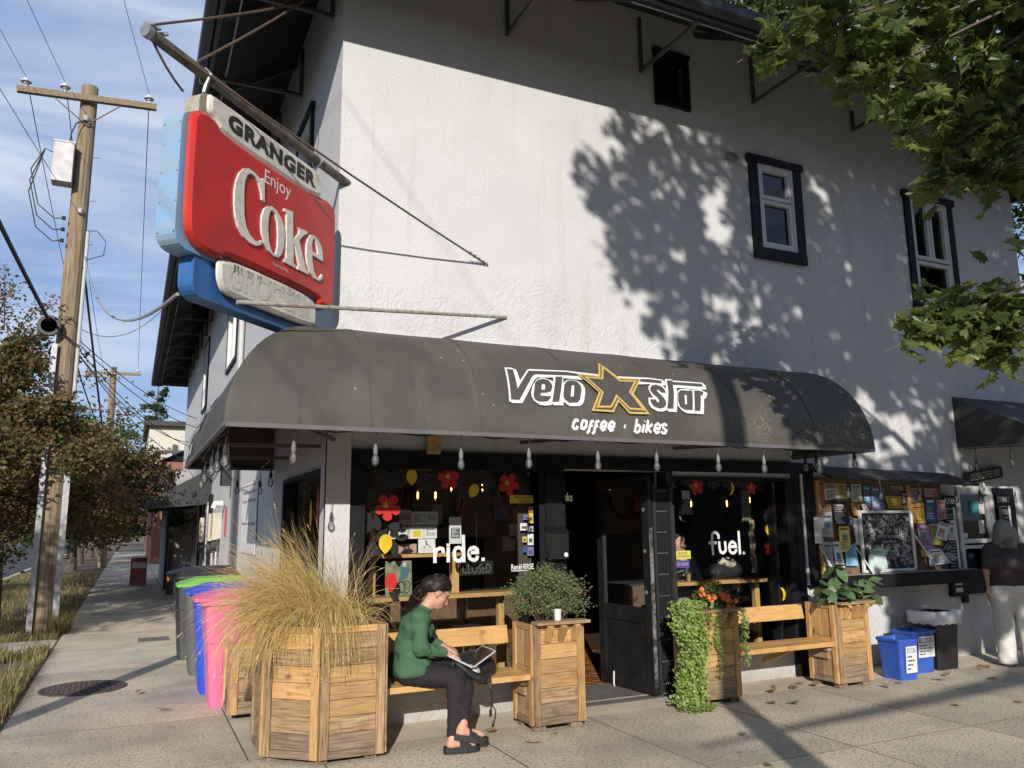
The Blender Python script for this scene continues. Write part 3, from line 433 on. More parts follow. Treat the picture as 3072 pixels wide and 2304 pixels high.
# upper windows
TRIM = BLACK; WFR = flat('vinyl_window_white', (.62, .62, .60), .4)
DGL = glassmat('upper_glass', (.55, .58, .58), 1.6)
def upwin(fr, u0, u1, z0, z1, trim, lay, name='upper_window'):
    """u,z: outer edge of the white frame; lay: list of (u0,u1,z0,z1) sashes as fractions"""
    m = MB()
    def bx(a, b, c, d, n0, n1): 
        P = [fr(u, z, n) for n in (n0, n1) for z in (c, d) for u in (a, b)]
        m.add(P, [(0, 2, 3, 1), (4, 5, 7, 6), (0, 1, 5, 4), (2, 6, 7, 3), (0, 4, 6, 2), (1, 3, 7, 5)])
    tl, tr, tt, tb = trim
    bx(u0-tl, u0, z0-.0, z1, -.02, .035); bx(u1, u1+tr, z0, z1, -.02, .035); bx(u0-tl-.03, u1+tr+.03, z1, z1+tt, -.02, .05); bx(u0-tl, u1+tr, z0-tb, z0, -.02, .04)
    root = m.build(name, TRIM, shop)
    m = MB(); e = .03
    def ring(a, b, c, d, wd, n0, n1):
        bx(a, a+wd, c, d, n0, n1); bx(b-wd, b, c, d, n0, n1); bx(a+wd, b-wd, c, c+wd, n0, n1); bx(a+wd, b-wd, d-wd, d, n0, n1)
    ring(u0, u1, z0, z1, .035, -.05, .022)
    W_, H_ = u1-u0-.07, z1-z0-.07
    S = [(u0+.035+a*W_, u0+.035+b*W_, z0+.035+c*H_, z0+.035+d*H_) for a, b, c, d in lay]
    for s in S: ring(*s, .045, -.06, .012)
    m.build('sash_frame', WFR, root)
    for a, b, c, d in S:
        m = MB(); m.add([fr(a+.045, c+.045, -.03), fr(b-.045, c+.045, -.03), fr(b-.045, d-.045, -.03), fr(a+.045, d-.045, -.03)], [(0, 1, 2, 3)]); m.build('pane', DGL, root)
    return root
upwin(FF, 6.23, 6.77, 4.64, 5.66, (.12, .12, .085, .13), [(0, 1, 0, .585), (0, 1, .6, 1)])
upwin(FF, 8.76, 9.47, 4.28, 5.68, (.1, .1, .085, .12), [(0, .49, .42, 1), (.51, 1, .42, 1), (0, 1, 0, .4)])
upwin(SF, 7.80, 8.52, 4.57, 5.86, (.07, .07, .08, .1), [(0, 1, 0, .48), (0, 1, .5, 1)])
upwin(SF, 13.98, 15.47, 4.47, 6.13, (.02, .02, .06, .06), [(0, .49, 0, 1), (.51, 1, 0, 1)])
upwin(SF, 19.95, 21.25, 4.47, 6.08, (.02, .02, .06, .06), [(0, .49, 0, 1), (.51, 1, 0, 1)])
# louvred vent
m = MB()
for a, b, c, d in ((4.85, 4.93, 6.08, 6.70), (5.24, 5.31, 6.08, 6.70), (4.93, 5.24, 6.09, 6.17), (4.84, 5.33, 6.70, 6.75), (4.93, 5.24, 6.62, 6.70)): m.bb((a, 6.455, c), (b, 6.53, d))
vent = m.build('louvre_vent', BLACK, shop)
for i in range(9):
    z = 6.20+i*.048; m = MB(); m.bar((4.93, 6.50, z), (5.24, 6.50, z), .05, .008, (0, -.8, .6)); m.build('slat', BLACK, vent)
m = MB(); m.bb((4.93, 6.56, 6.17), (5.24, 6.58, 6.62)); m.build('backing', BLACK, vent)
m = MB(); m.add([(5.80, 6.498, 5.62), (5.92, 6.498, 5.62), (5.92, 6.498, 5.72), (5.80, 6.498, 5.72), (5.80, 6.41, 5.61), (5.92, 6.41, 5.61), (5.92, 6.46, 5.69), (5.80, 6.46, 5.69)], [(4, 5, 6, 7), (7, 6, 2, 3), (0, 4, 7, 3), (1, 2, 6, 5), (0, 1, 5, 4)]); m.build('vent_hood', GALV, shop)

# ================================================================== storefront
def fbox(m, a, b, c, d, n0, n1): m.bb((a, FY-n1, c), (b, FY-n0, d))
m = MB()      # black fascia beam over the shopfront
fbox(m, 1.60, 6.72, 2.10, 2.22, -.06, .045); m.build('shopfront_beam', BLACK, shop)
m = MB(); fbox(m, 1.40, 1.60, .0, 2.42, .002, .05); m.bb((1.40, 6.4505, 0), (1.4495, 6.66, 2.42)); m.build('corner_pillar', STUC, shop)
def shopwin(name, u0, u1, z0, z1, wl, wr, bars=()):
    m = MB(); fbox(m, u0-wl, u0, .30, z1, -.12, .03); fbox(m, u1, u1+wr, .0 if wr > .1 else .30, z1, -.12, .035); fbox(m, u0, u1, z0-.05, z0, -.12, .04); fbox(m, u0, u1, z1-.03, z1, -.12, .03)
    for a, b in bars: fbox(m, a, b, z0, z1, -.10, .02)
    r = m.build(name, BLACK, shop); m = MB(); m.add([(u0, 6.575, z0), (u1, 6.575, z0), (u1, 6.575, z1-.03), (u0, 6.575, z1-.03)], [(0, 1, 2, 3)]); m.build('pane', PANE, r); return r
win1 = shopwin('shop_window', 1.73, 3.33, .36, 2.098, .12, .0)
m = MB(); fbox(m, 3.335, 3.60, .0, 2.098, -.14, .05); fbox(m, 3.39, 3.555, .02, 2.05, .052, .075); m.build('door_post', BLACK, shop)
win2 = shopwin('shop_window', 4.84, 6.30, .36, 2.05, .0, .12, [(6.12, 6.15)])
win2['label'] = 'shop window reading fuel'
m = MB(); fbox(m, 6.422, 6.51, .0, 2.098, -.05, .04); m.build('door_post', BLACK, shop)
m = MB(); fbox(m, 6.515, 6.545, .93, 2.098, .0, .05); m.build('white_trim_strip', flat('trim_white', (.55, .55, .54), .5), shop)
m = MB(); fbox(m, 6.55, 6.70, .90, 2.098, .0, .055); m.build('board_post', BLACK, shop)
m = MB(); fbox(m, 4.76, 4.838, .0, 2.098, -.13, .03); m.build('gate_post', DARK, shop)
# open door leaf swung inwards/outwards at the right of the doorway
door = MB()
DA, DB = V(4.50, 6.60, 0), V(4.43, 6.22, 0)      # hinge and free edge: leaf stands open towards the street
dx = (DB-DA).normalized(); dn = V(-dx.y, dx.x, 0)
DFm = lambda u, z, n=0.0: DA+dx*u+V(0, 0, z)+dn*n
DLn = .86
DA2 = V(4.46, 6.36, 0); 
def leafbox(m, a, b, c, d, n0, n1):
    P = [DF(u, z, n) for n in (n0, n1) for z in (c, d) for u in (a, b)]
    m.add(P, [(0, 2, 3, 1), (4, 5, 7, 6), (0, 1, 5, 4), (2, 6, 7, 3), (0, 4, 6, 2), (1, 3, 7, 5)])
hinge = V(4.47, 6.36, 0); ddir = V(-.06, 1, 0).normalized(); dnn = V(1, .06, 0).normalized()
DF = lambda u, z, n=0.0: hinge+ddir*u+V(0, 0, z)+dnn*n
m = MB(); leafbox(m, 0, .10, .03, 2.04, -.022, .022); leafbox(m, .76, .86, .03, 2.04, -.022, .022); leafbox(m, .1, .76, .03, .14, -.02, .02); leafbox(m, .1, .76, .66, .80, -.02, .02); leafbox(m, .1, .76, 1.94, 2.04, -.02, .02); leafbox(m, .1, .76, .14, .66, -.008, .008)
WORN = mat('worn_black_paint', (.02, .02, .022), (.012, .011, .011), .55, scale=5, detail=10, bump=.25, bscale=30, contrast=(.4, .72), spec=.2); drr = m.build('open_door', WORN, shop)
m = MB(); m.add([DF(.1, .8, 0), DF(.76, .8, 0), DF(.76, 1.94, 0), DF(.1, 1.94, 0)], [(0, 1, 2, 3)]); m.build('pane', PANE, drr)
m = MB(); leafbox(m, -.004, 0, .1, 1.55, -.02, .02); m.build('door_edge', mat('chipped_edge', (.20, .19, .18), (.03, .03, .03), .6, scale=14, detail=8, contrast=(.42, .62)), drr)
for z in (.95, 1.33, 1.72):
    m = MB(); m.lathe([(.012, 0), (.02, .006), (.02, .014), (.0, .016)], 12, DF(.06, z, -.022), Matrix(((0, 0, -1), (0, 1, 0), (1, 0, 0)))); m.build('lock', GALV, drr)
m = MB(); leafbox(m, -.006, -.003, 1.05, 1.22, -.018, .018); m.build('latch_plate', GALV, drr)
m = MB(); m.tube([DF(.62, .16, -.03), DF(.60, .05, -.05), DF(.585, .025, -.055)], .008, 6); m.build('door_stop', WHITE, drr)
# folding security gate, folded to the right of the doorway
gate = MB(); 
for i in range(7):
    x = 4.565+i*.026; gate.bb((x, 6.40, .05), (x+.006, 6.425, 1.93)); 
gate.bb((4.535, 6.395, .03), (4.56, 6.43, 1.97)); gate.bb((4.735, 6.395, .03), (4.757, 6.43, 1.97))
gt = gate.build('folding_gate', DARK, shop)
for i in range(10):
    z = .12+i*.198; m = MB()
    for j in range(5): m.lathe([(.0, -.004), (.006, -.003), (.006, 0)], 6, (4.578+j*.026, 6.398, z), Matrix(((1, 0, 0), (0, 0, 1), (0, 1, 0))))
    m.build('rivet_row', GALV, gt)
# pavement-side shop window on the side street
m = MB()
for a, b, c, d in ((6.66, 6.74, .3, 2.08), (8.56, 8.64, .3, 2.08), (6.74, 8.56, .3, .38), (6.74, 8.56, 2.04, 2.08)): m.bb((SX-.03, a, c), (SX+.12, b, d))
win3 = m.build('side_shop_window', BLACK, shop); m = MB(); m.add([(SX+.07, 6.74, .38), (SX+.07, 8.56, .38), (SX+.07, 8.56, 2.04), (SX+.07, 6.74, 2.04)], [(3, 2, 1, 0)]); m.build('pane', PANE, win3)
for a, c, h in ((7.0, 1.7, .16), (7.25, 1.78, .2), (7.55, 1.72, .14)):
    m = MB(); m.lathe([(.0, 0), (.05, .05), (.06, .5*h*2), (.0, h*2)], 8, (SX+.055, a, c-h), Matrix(((.03, 0, 0), (0, 1, 0), (0, 0, 1)))); m.build('sticker', flat('yellow_vinyl', (.72, .50, .02), .4) if a != 7.25 else flat('red_vinyl', (.55, .03, .025), .4), win3)
# flashing along the top of the awning
m = MB(); m.bb((1.62, 6.478, 3.195), (6.5, 6.499, 3.235)); m.build('awning_flashing', WHITE, shop)

# ================================================================== awning
AY, AZ, AO, AH, SO = 6.48, 2.25, 1.08, .95, .95
AX1, ASY = 6.45, 9.5
CANV = mat('awning_canvas', (.084, .075, .061), (.058, .052, .043), .66, scale=2.2, detail=7, bump=.12, bscale=400, bdist=.001, world=True)
def canvas_dirt(m):
    t = m.node_tree; b = t.nodes['Principled BSDF']; l = t.links.new; src = b.inputs['Base Color'].links[0].from_socket
    g_ = N(t, 'ShaderNodeNewGeometry'); P = g_.outputs['Position']; sx = N(t, 'ShaderNodeSeparateXYZ'); l(P, sx.inputs[0])
    v = N(t, 'ShaderNodeTexNoise'); v.inputs['Scale'].default_value = 45; v.inputs['Detail'].default_value = 5; l(P, v.inputs['Vector'])
    a = N(t, 'ShaderNodeMapRange'); a.inputs[1].default_value = 4.3; a.inputs[2].default_value = 5.6; l(sx.outputs[0], a.inputs[0])
    z = N(t, 'ShaderNodeMapRange'); z.inputs[1].default_value = 2.75; z.inputs[2].default_value = 2.42; l(sx.outputs[2], z.inputs[0])
    n2 = N(t, 'ShaderNodeTexNoise'); n2.inputs['Scale'].default_value = 3.2; n2.inputs['Detail'].default_value = 4; l(P, n2.inputs['Vector'])
    r2 = N(t, 'ShaderNodeMapRange'); r2.inputs[1].default_value = .42; r2.inputs[2].default_value = .62; l(n2.outputs[0], r2.inputs[0])
    p = N(t, 'ShaderNodeMath', operation='MULTIPLY'); l(a.outputs[0], p.inputs[0]); l(z.outputs[0], p.inputs[1]); p2 = N(t, 'ShaderNodeMath', operation='MULTIPLY'); l(p.outputs[0], p2.inputs[0]); l(r2.outputs[0], p2.inputs[1])
    r = N(t, 'ShaderNodeMapRange'); r.inputs[1].default_value = .50; r.inputs[2].default_value = .58; l(v.outputs[0], r.inputs[0]); p3 = N(t, 'ShaderNodeMath', operation='MULTIPLY'); l(p2.outputs[0], p3.inputs[0]); l(r.outputs[0], p3.inputs[1])
    mx_ = N(t, 'ShaderNodeMix', data_type='RGBA'); mx_.inputs['B'].default_value = (.22, .20, .11, 1); l(p3.outputs[0], mx_.inputs['Factor']); l(src, mx_.inputs['A'])
    ms = N(t, 'ShaderNodeMapping'); ms.inputs['Scale'].default_value = (3.5, .6, .6); l(P, ms.inputs[0]); n7 = N(t, 'ShaderNodeTexNoise'); n7.inputs['Scale'].default_value = 2; n7.inputs['Detail'].default_value = 6; l(ms.outputs[0], n7.inputs['Vector'])
    r7 = N(t, 'ShaderNodeMapRange'); r7.inputs[1].default_value = .55; r7.inputs[2].default_value = .8; r7.inputs[4].default_value = .38; l(n7.outputs[0], r7.inputs[0])
    m7 = N(t, 'ShaderNodeMix', data_type='RGBA'); m7.inputs['B'].default_value = (.16, .145, .10, 1); l(r7.outputs[0], m7.inputs['Factor']); l(mx_.outputs['Result'], m7.inputs['A'])
    v8 = N(t, 'ShaderNodeTexVoronoi'); v8.inputs['Scale'].default_value = 5.5; l(P, v8.inputs['Vector']); r8 = N(t, 'ShaderNodeMapRange'); r8.inputs[1].default_value = .055; r8.inputs[2].default_value = .035; l(v8.outputs['Distance'], r8.inputs[0])
    m8 = N(t, 'ShaderNodeMix', data_type='RGBA'); m8.inputs['B'].default_value = (.33, .31, .27, 1); l(r8.outputs[0], m8.inputs['Factor']); l(m7.outputs['Result'], m8.inputs['A'])
    l(m8.outputs['Result'], b.inputs['Base Color'])
canvas_dirt(CANV)
CANV2 = mat('awning_seam', (.075, .069, .06), (.06, .055, .048), .8, scale=6)
awn = thing('awning', 'dark barrel awning wrapping the shop corner with star logo lettering', 'awning', (FX0, FY, AZ))
NT = 18; TH = [math.pi/2*i/NT for i in range(NT+1)]
def prof(t): return AO*math.sin(t), AZ+AH*math.cos(t), SO*math.sin(t)
def front_panel(xa, xb, first=False):
    m = MB(); nx = max(2, int((xb-xa)/.12)+1); vs = []
    for i, t in enumerate(TH):
        o, z, so = prof(t); a = min(SX-so, xb) if first else xa
        if not first and a < SX-so: a = SX-so
        for j in range(nx+1):
            f = j/nx; x = a+(xb-a)*f; sag = .008*math.sin(math.pi*f)*math.sin(2*t) if not first else 0
            vs.append((x, AY-o+sag, z-sag))
    fs = [(i*(nx+1)+j, (i+1)*(nx+1)+j, (i+1)*(nx+1)+j+1, i*(nx+1)+j+1) for i in range(NT) for j in range(nx)]
    m.add(vs, fs); return m.build('canvas_panel', CANV, awn, smooth=True)
seams = [.98, 1.476, 2.32, 3.17, 4.02, 4.87, 5.7, AX1]
front_panel(.5, seams[0], True)
m = MB(); vs = []
# the second panel meets the hip above a certain height, so clip its left edge at the hip
for i in range(len(seams)-1): front_panel(seams[i]+.0, seams[i+1])
def side_panel(ya, yb, first=False):
    m = MB(); ny = 8; vs = []
    for t in TH:
        o, z, so = prof(t); a = max(ya, AY-o) if not first else AY-o
        for j in range(ny+1): f = j/ny; vs.append((SX-so, a+(yb-a)*f, z))
    m.add(vs, [(i*(ny+1)+j, i*(ny+1)+j+1, (i+1)*(ny+1)+j+1, (i+1)*(ny+1)+j) for i in range(NT) for j in range(ny)]); return m.build('canvas_panel', CANV, awn, smooth=True)
side_panel(5.4, 6.5, True); side_panel(6.5, 7.5); side_panel(7.5, 8.5); side_panel(8.5, ASY)
for sx_ in seams[:-1]:
    m = MB(); vs = []
    for t in TH:
        o, z, so = prof(t)
        if sx_-.008 < SX-so+.002: continue
        nrm = V(0, -math.sin(t)*AH, math.cos(t)*AO).normalized()*.0035; vs += [V(sx_-.007, AY-o, z)+nrm, V(sx_+.007, AY-o, z)+nrm]
    m.add(vs, [(2*i, 2*i+2, 2*i+3, 2*i+1) for i in range(len(vs)//2-1)]); m.build('seam', CANV2, awn, smooth=True)
def endcap(pts):
    m = MB(); m.add(pts, [tuple(range(len(pts)))]); return m.build('end_panel', CANV, awn)
endcap([(AX1, AY, AZ)]+[(AX1, AY-prof(t)[0], prof(t)[1]) for t in TH]); endcap([(SX, ASY, AZ)]+[(SX-prof(t)[2], ASY, prof(t)[1]) for t in TH])
FRM = flat('awning_frame_grey', (.12, .12, .12), .6)
for a, b in (((.51, 5.41, AZ+.01), (AX1-.01, 5.41, AZ+.01)), ((.51, 5.41, AZ+.01), (.51, ASY-.01, AZ+.01)), ((AX1-.02, 5.42, AZ+.01), (AX1-.02, 6.47, AZ+.03)), ((.98, 5.42, AZ+.02), (1.44, 6.4, AZ+.04)), ((3.17, 5.42, AZ+.02), (3.17, 6.47, AZ+.08)), ((4.87, 5.42, AZ+.02), (4.87, 6.47, AZ+.08)), ((.52, 6.9, AZ+.02), (1.44, 6.9, AZ+.03)), ((.52, 8.2, AZ+.02), (1.44, 8.2, AZ+.03)), ((.52, ASY-.02, AZ), (1.44, ASY-.02, AZ))):
    m = MB(); m.bar(a, b, .03, .03); m.build('frame_bar', FRM, awn)
board(awn, 'timber_block', (2.31, 6.44, 2.2), (2.31, 6.44, 2.40), .12, .05, (0, -1, 0), PINE)
_ths = np.linspace(0, math.pi/2, 600); _yy = AY-AO*np.sin(_ths); _zz = AZ+AH*np.cos(_ths); _ss = np.concatenate([[0], np.cumsum(np.hypot(np.diff(_yy), np.diff(_zz)))])
def AWF(x, s, n=0.0):       # awning decal frame: s measured up from the front edge along the canvas
    t = float(np.interp(_ss[-1]-s, _ss, _ths)); o, z, _ = prof(t)
    nrm = V(0, -math.sin(t)*AH, math.cos(t)*AO).normalized()
    return V(x, AY-o, z)+nrm*n
def densify(lp, d=.06):
    o = []
    for i in range(len(lp)):
        a, b = Vector(lp[i]), Vector(lp[(i+1) % len(lp)]); n = max(1, int((b-a).length/d))
        for k_ in range(n): o.append(tuple(a.lerp(b, k_/n)))
    return o
def dens_open(lp, d=.05):
    o = [tuple(lp[0])]
    for a, b in zip(lp[:-1], lp[1:]):
        a, b = Vector(a), Vector(b); n = max(1, int((b-a).length/d))
        for k_ in range(1, n+1): o.append(tuple(a.lerp(b, k_/n)))
    return o
def strip_poly(mb, loop, fr, n0, cell=.035):
    """polygon cut into horizontal strips so it follows the curved canvas"""
    ys = [p[1] for p in loop]; y = min(ys); 
    bmx = bmesh.new(); vs = [bmx.verts.new((a, b, 0)) for a, b in loop]
    bmx.faces.new(vs); bmesh.ops.triangulate(bmx, faces=bmx.faces[:])
    while y < max(ys):
        y += cell; bmesh.ops.bisect_plane(bmx, geom=bmx.verts[:]+bmx.edges[:]+bmx.faces[:], plane_co=(0, y, 0), plane_no=(0, 1, 0))
    bmx.verts.index_update()
    mb.add([fr(v.co.x, v.co.y, n0) for v in bmx.verts], [tuple(v.index for v in f.verts) for f in bmx.faces]); bmx.free()
LW = flat('lettering_white', (.74, .74, .72), .6); LD = flat('lettering_dark', (.065, .06, .055), .7); LG = mat('lettering_gold', (.62, .40, .10), (.5, .33, .09), .5, scale=30)
for i, lp in enumerate(AWN_W):
    m = MB(); strip_poly(m, lp, AWF, .010+.0004*i); m.build('logo_outline', LW, awn)
for i, lp in enumerate(AWN_D):
    m = MB(); strip_poly(m, lp, AWF, .0148+.0003*i); m.build('logo_letter', LD, awn)
for i, lp in enumerate(AWN_C):
    m = MB(); strip_poly(m, lp, AWF, .0185+.0003*i); m.build('logo_counter', LW, awn)
for i, lp in enumerate(AWN_STAR):
    m = MB(); m.stroke(densify(lp), .017, AWF, .0205+.001*i, closed=True); m.build('logo_star', LG, awn)
m = MB(); strip_poly(m, [Vector(p) for p in AWN_STAR[0]], AWF, .0195); m.build('logo_star_field', LD, awn)
for i, lp in enumerate(AWN_CB):
    m = MB(); m.stroke(dens_open(lp), .0235 if i != 8 else .034, AWF, .010+.0004*i); m.build('lettering', LW, awn)
# lettering on the side of the awning, seen edge-on
def ASF(y, s, n=0.0):
    t = float(np.interp(_ss[-1]-s, _ss, _ths)); o, z, so = prof(t); return V(SX-so, y, z)+V(-math.sin(t), 0, math.cos(t))*n
AF2 = lambda x, s, n=0.0: ASF(9.35-(x-3.0)*.95, s, n)
for i, lp in enumerate(AWN_W):
    m = MB(); strip_poly(m, lp, AF2, .010+.0004*i); m.build('logo_outline', LW, awn)
for i, lp in enumerate(AWN_D):
    m = MB(); strip_poly(m, lp, AF2, .0148+.0003*i); m.build('logo_letter', LD, awn)
for i, lp in enumerate(AWN_CB):
    m = MB(); m.stroke(dens_open(lp), .021, AF2, .010+.0004*i); m.build('lettering', LW, awn)

# ================================================================== hanging sign on the corner
c45 = math.sqrt(.5)
SGO = V(1.45, 6.42, 0); SGD = V(-c45, -c45, 0); SGN = V(c45, -c45, 0)
SG = lambda s, z, n=0.0: SGO+SGD*s+V(0, 0, z)+SGN*n
RED = mat('sign_red_plastic', (.56, .028, .018), (.38, .03, .022), .36, scale=3.5, detail=8, coat=.15, contrast=(.3, .62)); CREAM = mat('sign_cream_plastic', (.66, .63, .55), (.42, .39, .31), .4, scale=6, detail=8, contrast=(.28, .5))
SBLUE = mat('sign_blue_metal', (.20, .37, .58), (.27, .36, .42), .5, scale=5, detail=8, contrast=(.36, .60)); SGREY = mat('sign_cream_metal', (.50, .46, .36), (.30, .27, .2), .5, scale=9, detail=7)
SBLUE2 = mat('sign_deep_blue', (.045, .16, .42), (.03, .11, .30), .4, scale=5)
sign = thing('corner_sign', 'old red soft drink sign with white lettering hanging from the corner pole', 'sign', tuple(SG(1.0, 3.1, -.12)))
TK = .175
def rr(s0, s1, z0, z1, r, n=5):
    o = []
    for cx, cz, a0 in ((s1-r, z1-r, 0), (s0+r, z1-r, 90), (s0+r, z0+r, 180), (s1-r, z0+r, 270)):
        for i in range(n+1):
            a = R(a0+90*i/n); o.append((cx+r*math.cos(a), cz+r*math.sin(a)))
    return o
SGm = lambda s, z, n=0.0: SG(-s, z, n)      # mirrored u so that u runs left to right on the street face
neg = lambda lp: [(-a, b) for a, b in lp]
def sgpoly(loops, name, mt, d, d0, parent=sign, rev=True):
    m = MB(); m.poly([neg(l) for l in loops], SGm, d, d0); return m.build(name, mt, parent)
sgpoly([rr(.11, 1.86, 3.33, 4.26, .11)], 'light_box', SBLUE, TK-.02, -TK+.01)
sgpoly([rr(.30, 1.70, 4.0, 4.47, .09)], 'top_box', SGREY, TK-.06, -TK+.03)
sgpoly([rr(.29, 1.66, 3.06, 3.6, .10)], 'bottom_box', SBLUE2, TK-.05, -TK+.025)
redo = [(1.822, 4.16), (1.80, 4.245), (1.74, 4.285), (1.66, 4.285), (1.585, 4.275), (1.53, 4.215), (.335, 4.205), (.285, 4.25), (.20, 4.24), (.14, 4.20), (.12, 4.13), (.12, 3.42), (.15, 3.355), (.20, 3.335), (.315, 3.335), (.335, 3.395), (1.44, 3.395), (1.47, 3.345), (1.66, 3.345), (1.76, 3.39), (1.815, 3.46)]
def inset(lp, d):
    n = len(lp); o = []; A = sum(lp[i][0]*lp[(i+1) % n][1]-lp[(i+1) % n][0]*lp[i][1] for i in range(n)); sg = 1 if A > 0 else -1
    for i in range(n):
        p, q, r_ = Vector(lp[i-1]), Vector(lp[i]), Vector(lp[(i+1) % n]); e1 = (q-p).normalized(); e2 = (r_-q).normalized()
        b = Vector((-e1.y-e2.y, e1.x+e2.x))*sg; b = b.normalized() if b.length > 1e-5 else Vector((-e1.y, e1.x))*sg; o.append(tuple(q+b*d))
    return o
def chaikin(lp, n=2):
    for _ in range(n): lp = [q for i in range(len(lp)) for q in (tuple(Vector(lp[i]).lerp(Vector(lp[(i+1) % len(lp)]), .2)), tuple(Vector(lp[i]).lerp(Vector(lp[(i+1) % len(lp)]), .8)))]
    return lp
def facepanel(lp, name, mt, side=1, depth=.045):
    lp = chaikin(lp)
    ii = inset(lp, .03); m = MB(); f0 = (lambda s, z, n: SG(s, z, n)) if side > 0 else (lambda s, z, n: SG(s, z, -TK-n))
    vs = [f0(a, b, .0) for a, b in lp]+[f0(a, b, depth*.55) for a, b in inset(lp, .006)]+[f0(a, b, depth) for a, b in ii]; n = len(lp)
    fs = [(k_*n+i, k_*n+(i+1) % n, (k_+1)*n+(i+1) % n, (k_+1)*n+i) for k_ in range(2) for i in range(n)]; m.add(vs, fs)
    m.poly([neg(ii)], lambda u, v, w_=0: f0(-u, v, depth)); return m.build(name, mt, sign)
facepanel(redo, 'red_panel', RED); facepanel(redo, 'red_panel', RED, -1)
wh = [(1.665, 4.43), (1.64, 4.455), (.42, 4.445), (.36, 4.43), (.325, 4.38), (.325, 4.20), (1.54, 4.21), (1.60, 4.29), (1.665, 4.32)]
facepanel(wh, 'name_panel', CREAM, 1, .03); facepanel(wh, 'name_panel', CREAM, -1, .03)
gr = [(1.49, 3.385), (.35, 3.385), (.34, 3.20), (.36, 3.13), (1.36, 3.125), (1.45, 3.15), (1.49, 3.23)]
facepanel(gr, 'lower_panel', CREAM, 1, .03); facepanel(gr, 'lower_panel', CREAM, -1, .03)
SGt = lambda a, b, n=0.0: SG(-a, b, n)
GB = flat('sign_black', (.02, .02, .02), .5)
m = MB(); add_text(m, SGt, 'GRANGER', .033, fit=(-1.485, 4.275, -.43, 4.40), bold=.055, space=1.12); m.build('name_lettering', GB, sign)
m = MB(); add_text(m, SGt, 'Enjoy', .047, fit=(-1.09, 4.02, -.775, 4.155)); m.build('lettering', LW, sign)
m = MB(); add_text(m, SGt, 'Trade Mark Reg.', .047, fit=(-.958, 3.465, -.767, 3.492)); m.build('lettering', LW, sign)
m = MB(); add_text(m, SGt, 'GROCERY', .0325, fit=(-1.40, 3.185, -.42, 3.345), bold=.02); m.build('ghost_lettering', mat('ghost_grey', (.635, .605, .525), (.55, .52, .44), .6, scale=25), sign)
CKM = mat('sign_letter_cream', (.66, .64, .58), (.48, .45, .38), .45, scale=22, detail=6, contrast=(.3, .5))
for lps in COKE: sgpoly(lps, 'raised_letter', CKM, .016, .044)
# drips and grime lines on the panels
for i in range(26):
    s = random.uniform(.5, 1.36); m = MB(); w_ = random.uniform(.002, .005); h = random.uniform(.02, .07); m.poly([[(-s, 3.352-h), (-s+w_, 3.352-h*.9), (-s+w_*1.3, 3.352), (-s-w_*.4, 3.352)]], SGt, 0, .0328); m.build('grime_streak', flat('grime', (.11, .095, .07), .8), sign)
for z in (3.42, 3.62, 3.82, 4.02, 4.15):
    for n in (-.03, -.20):
        m = MB(); p = SG(1.86, z, n*TK/.24); m.lathe([(.008, 0), (.006, .004), (0, .006)], 6, p, Matrix(((c45, 0, -c45), (-c45, 0, -c45), (0, 1, 0)))); m.build('rivet', GALV, sign)
pole_m = mat('sign_pole_steel', (.20, .185, .165), (.09, .065, .05), .55, scale=14, detail=8, metal=.3)
brk = thing('sign_bracket', 'rusty steel pole and guy cables holding the red corner sign', 'bracket', tuple(SG(-.02, 4.6)))
PT, PE = SG(2.07, 4.665, -.12), SG(-.16, 4.56, -.02)
m = MB(); m.tube([PE, PE.lerp(PT, .5), PT], .038, 14); m.build('pole', pole_m, brk, smooth=False)
m = MB(); m.tube([PT-(PT-PE).normalized()*.01, PT+(PT-PE).normalized()*.03], .045, 14); m.build('pole_cap', GALV, brk)
m = MB(); m.box(PE, (.10, .06, .10)); m.build('wall_plate', GALV, brk)
RUST = mat('rusty_cable', (.16, .105, .07), (.08, .05, .035), .8, scale=60)
for a, b, r_ in ((PT, V(2.84, 6.49, 3.99), .009), (PT+V(0, 0, .05), V(1.44, 7.35, 6.9), .009), (SG(1.66, 4.70, -.1), V(1.44, 7.2, 6.95), .009), (PT, SG(1.72, 4.46, -.15), .008)):
    m = MB(); m.tube([a.lerp(b, t)-V(0, 0, .03*math.sin(math.pi*t)) for t in (0, .25, .5, .75, 1)], r_, 6); m.build('guy_cable', RUST, brk)
A_, B_ = V(2.84, 6.49, 3.99), PT
d_ = (B_-A_).normalized()
m = MB()
for i in range(4): m.tube([A_+d_*(.05+i*.06)+V(0, 0, .014*math.cos(a)).cross(d_)*0+Matrix.Rotation(a, 3, d_) @ d_.orthogonal().normalized()*.013+d_*.02*math.sin(a*2) for a in np.linspace(0, 6.28, 9)], .004, 5)
m.build('turnbuckle', GALV, brk)
m = MB(); m.lathe([(0, 0), (.02, .0), (.012, .02), (.0, .03)], 8, (2.84, 6.495, 3.99), Matrix(((1, 0, 0), (0, 0, -1), (0, 1, 0)))); m.build('anchor', GALV, brk)
m = MB(); lo = SG(1.30, 3.10, .03); m.tube([lo, V(3.04, 6.495, 3.50)], .016, 8); m.build('stay_rod', mat('stay_rod_paint', (.45, .43, .38), (.25, .2, .15), .6, scale=20), brk)
for s in (1.58, .30):
    m = MB(); top = PE.lerp(PT, (s+.16)/2.23)
    lo = SG(s, 4.455, -.12); n = 8
    m.tube([lo, lo.lerp(top, .6)+SGN*.015, top+SGN*.045+V(0, 0, .0), top+V(0, 0, .05), top-SGN*.042, top-SGN*.03-V(0, 0, .05)], .014, 6); m.build('hanger_strap', GALV, brk)
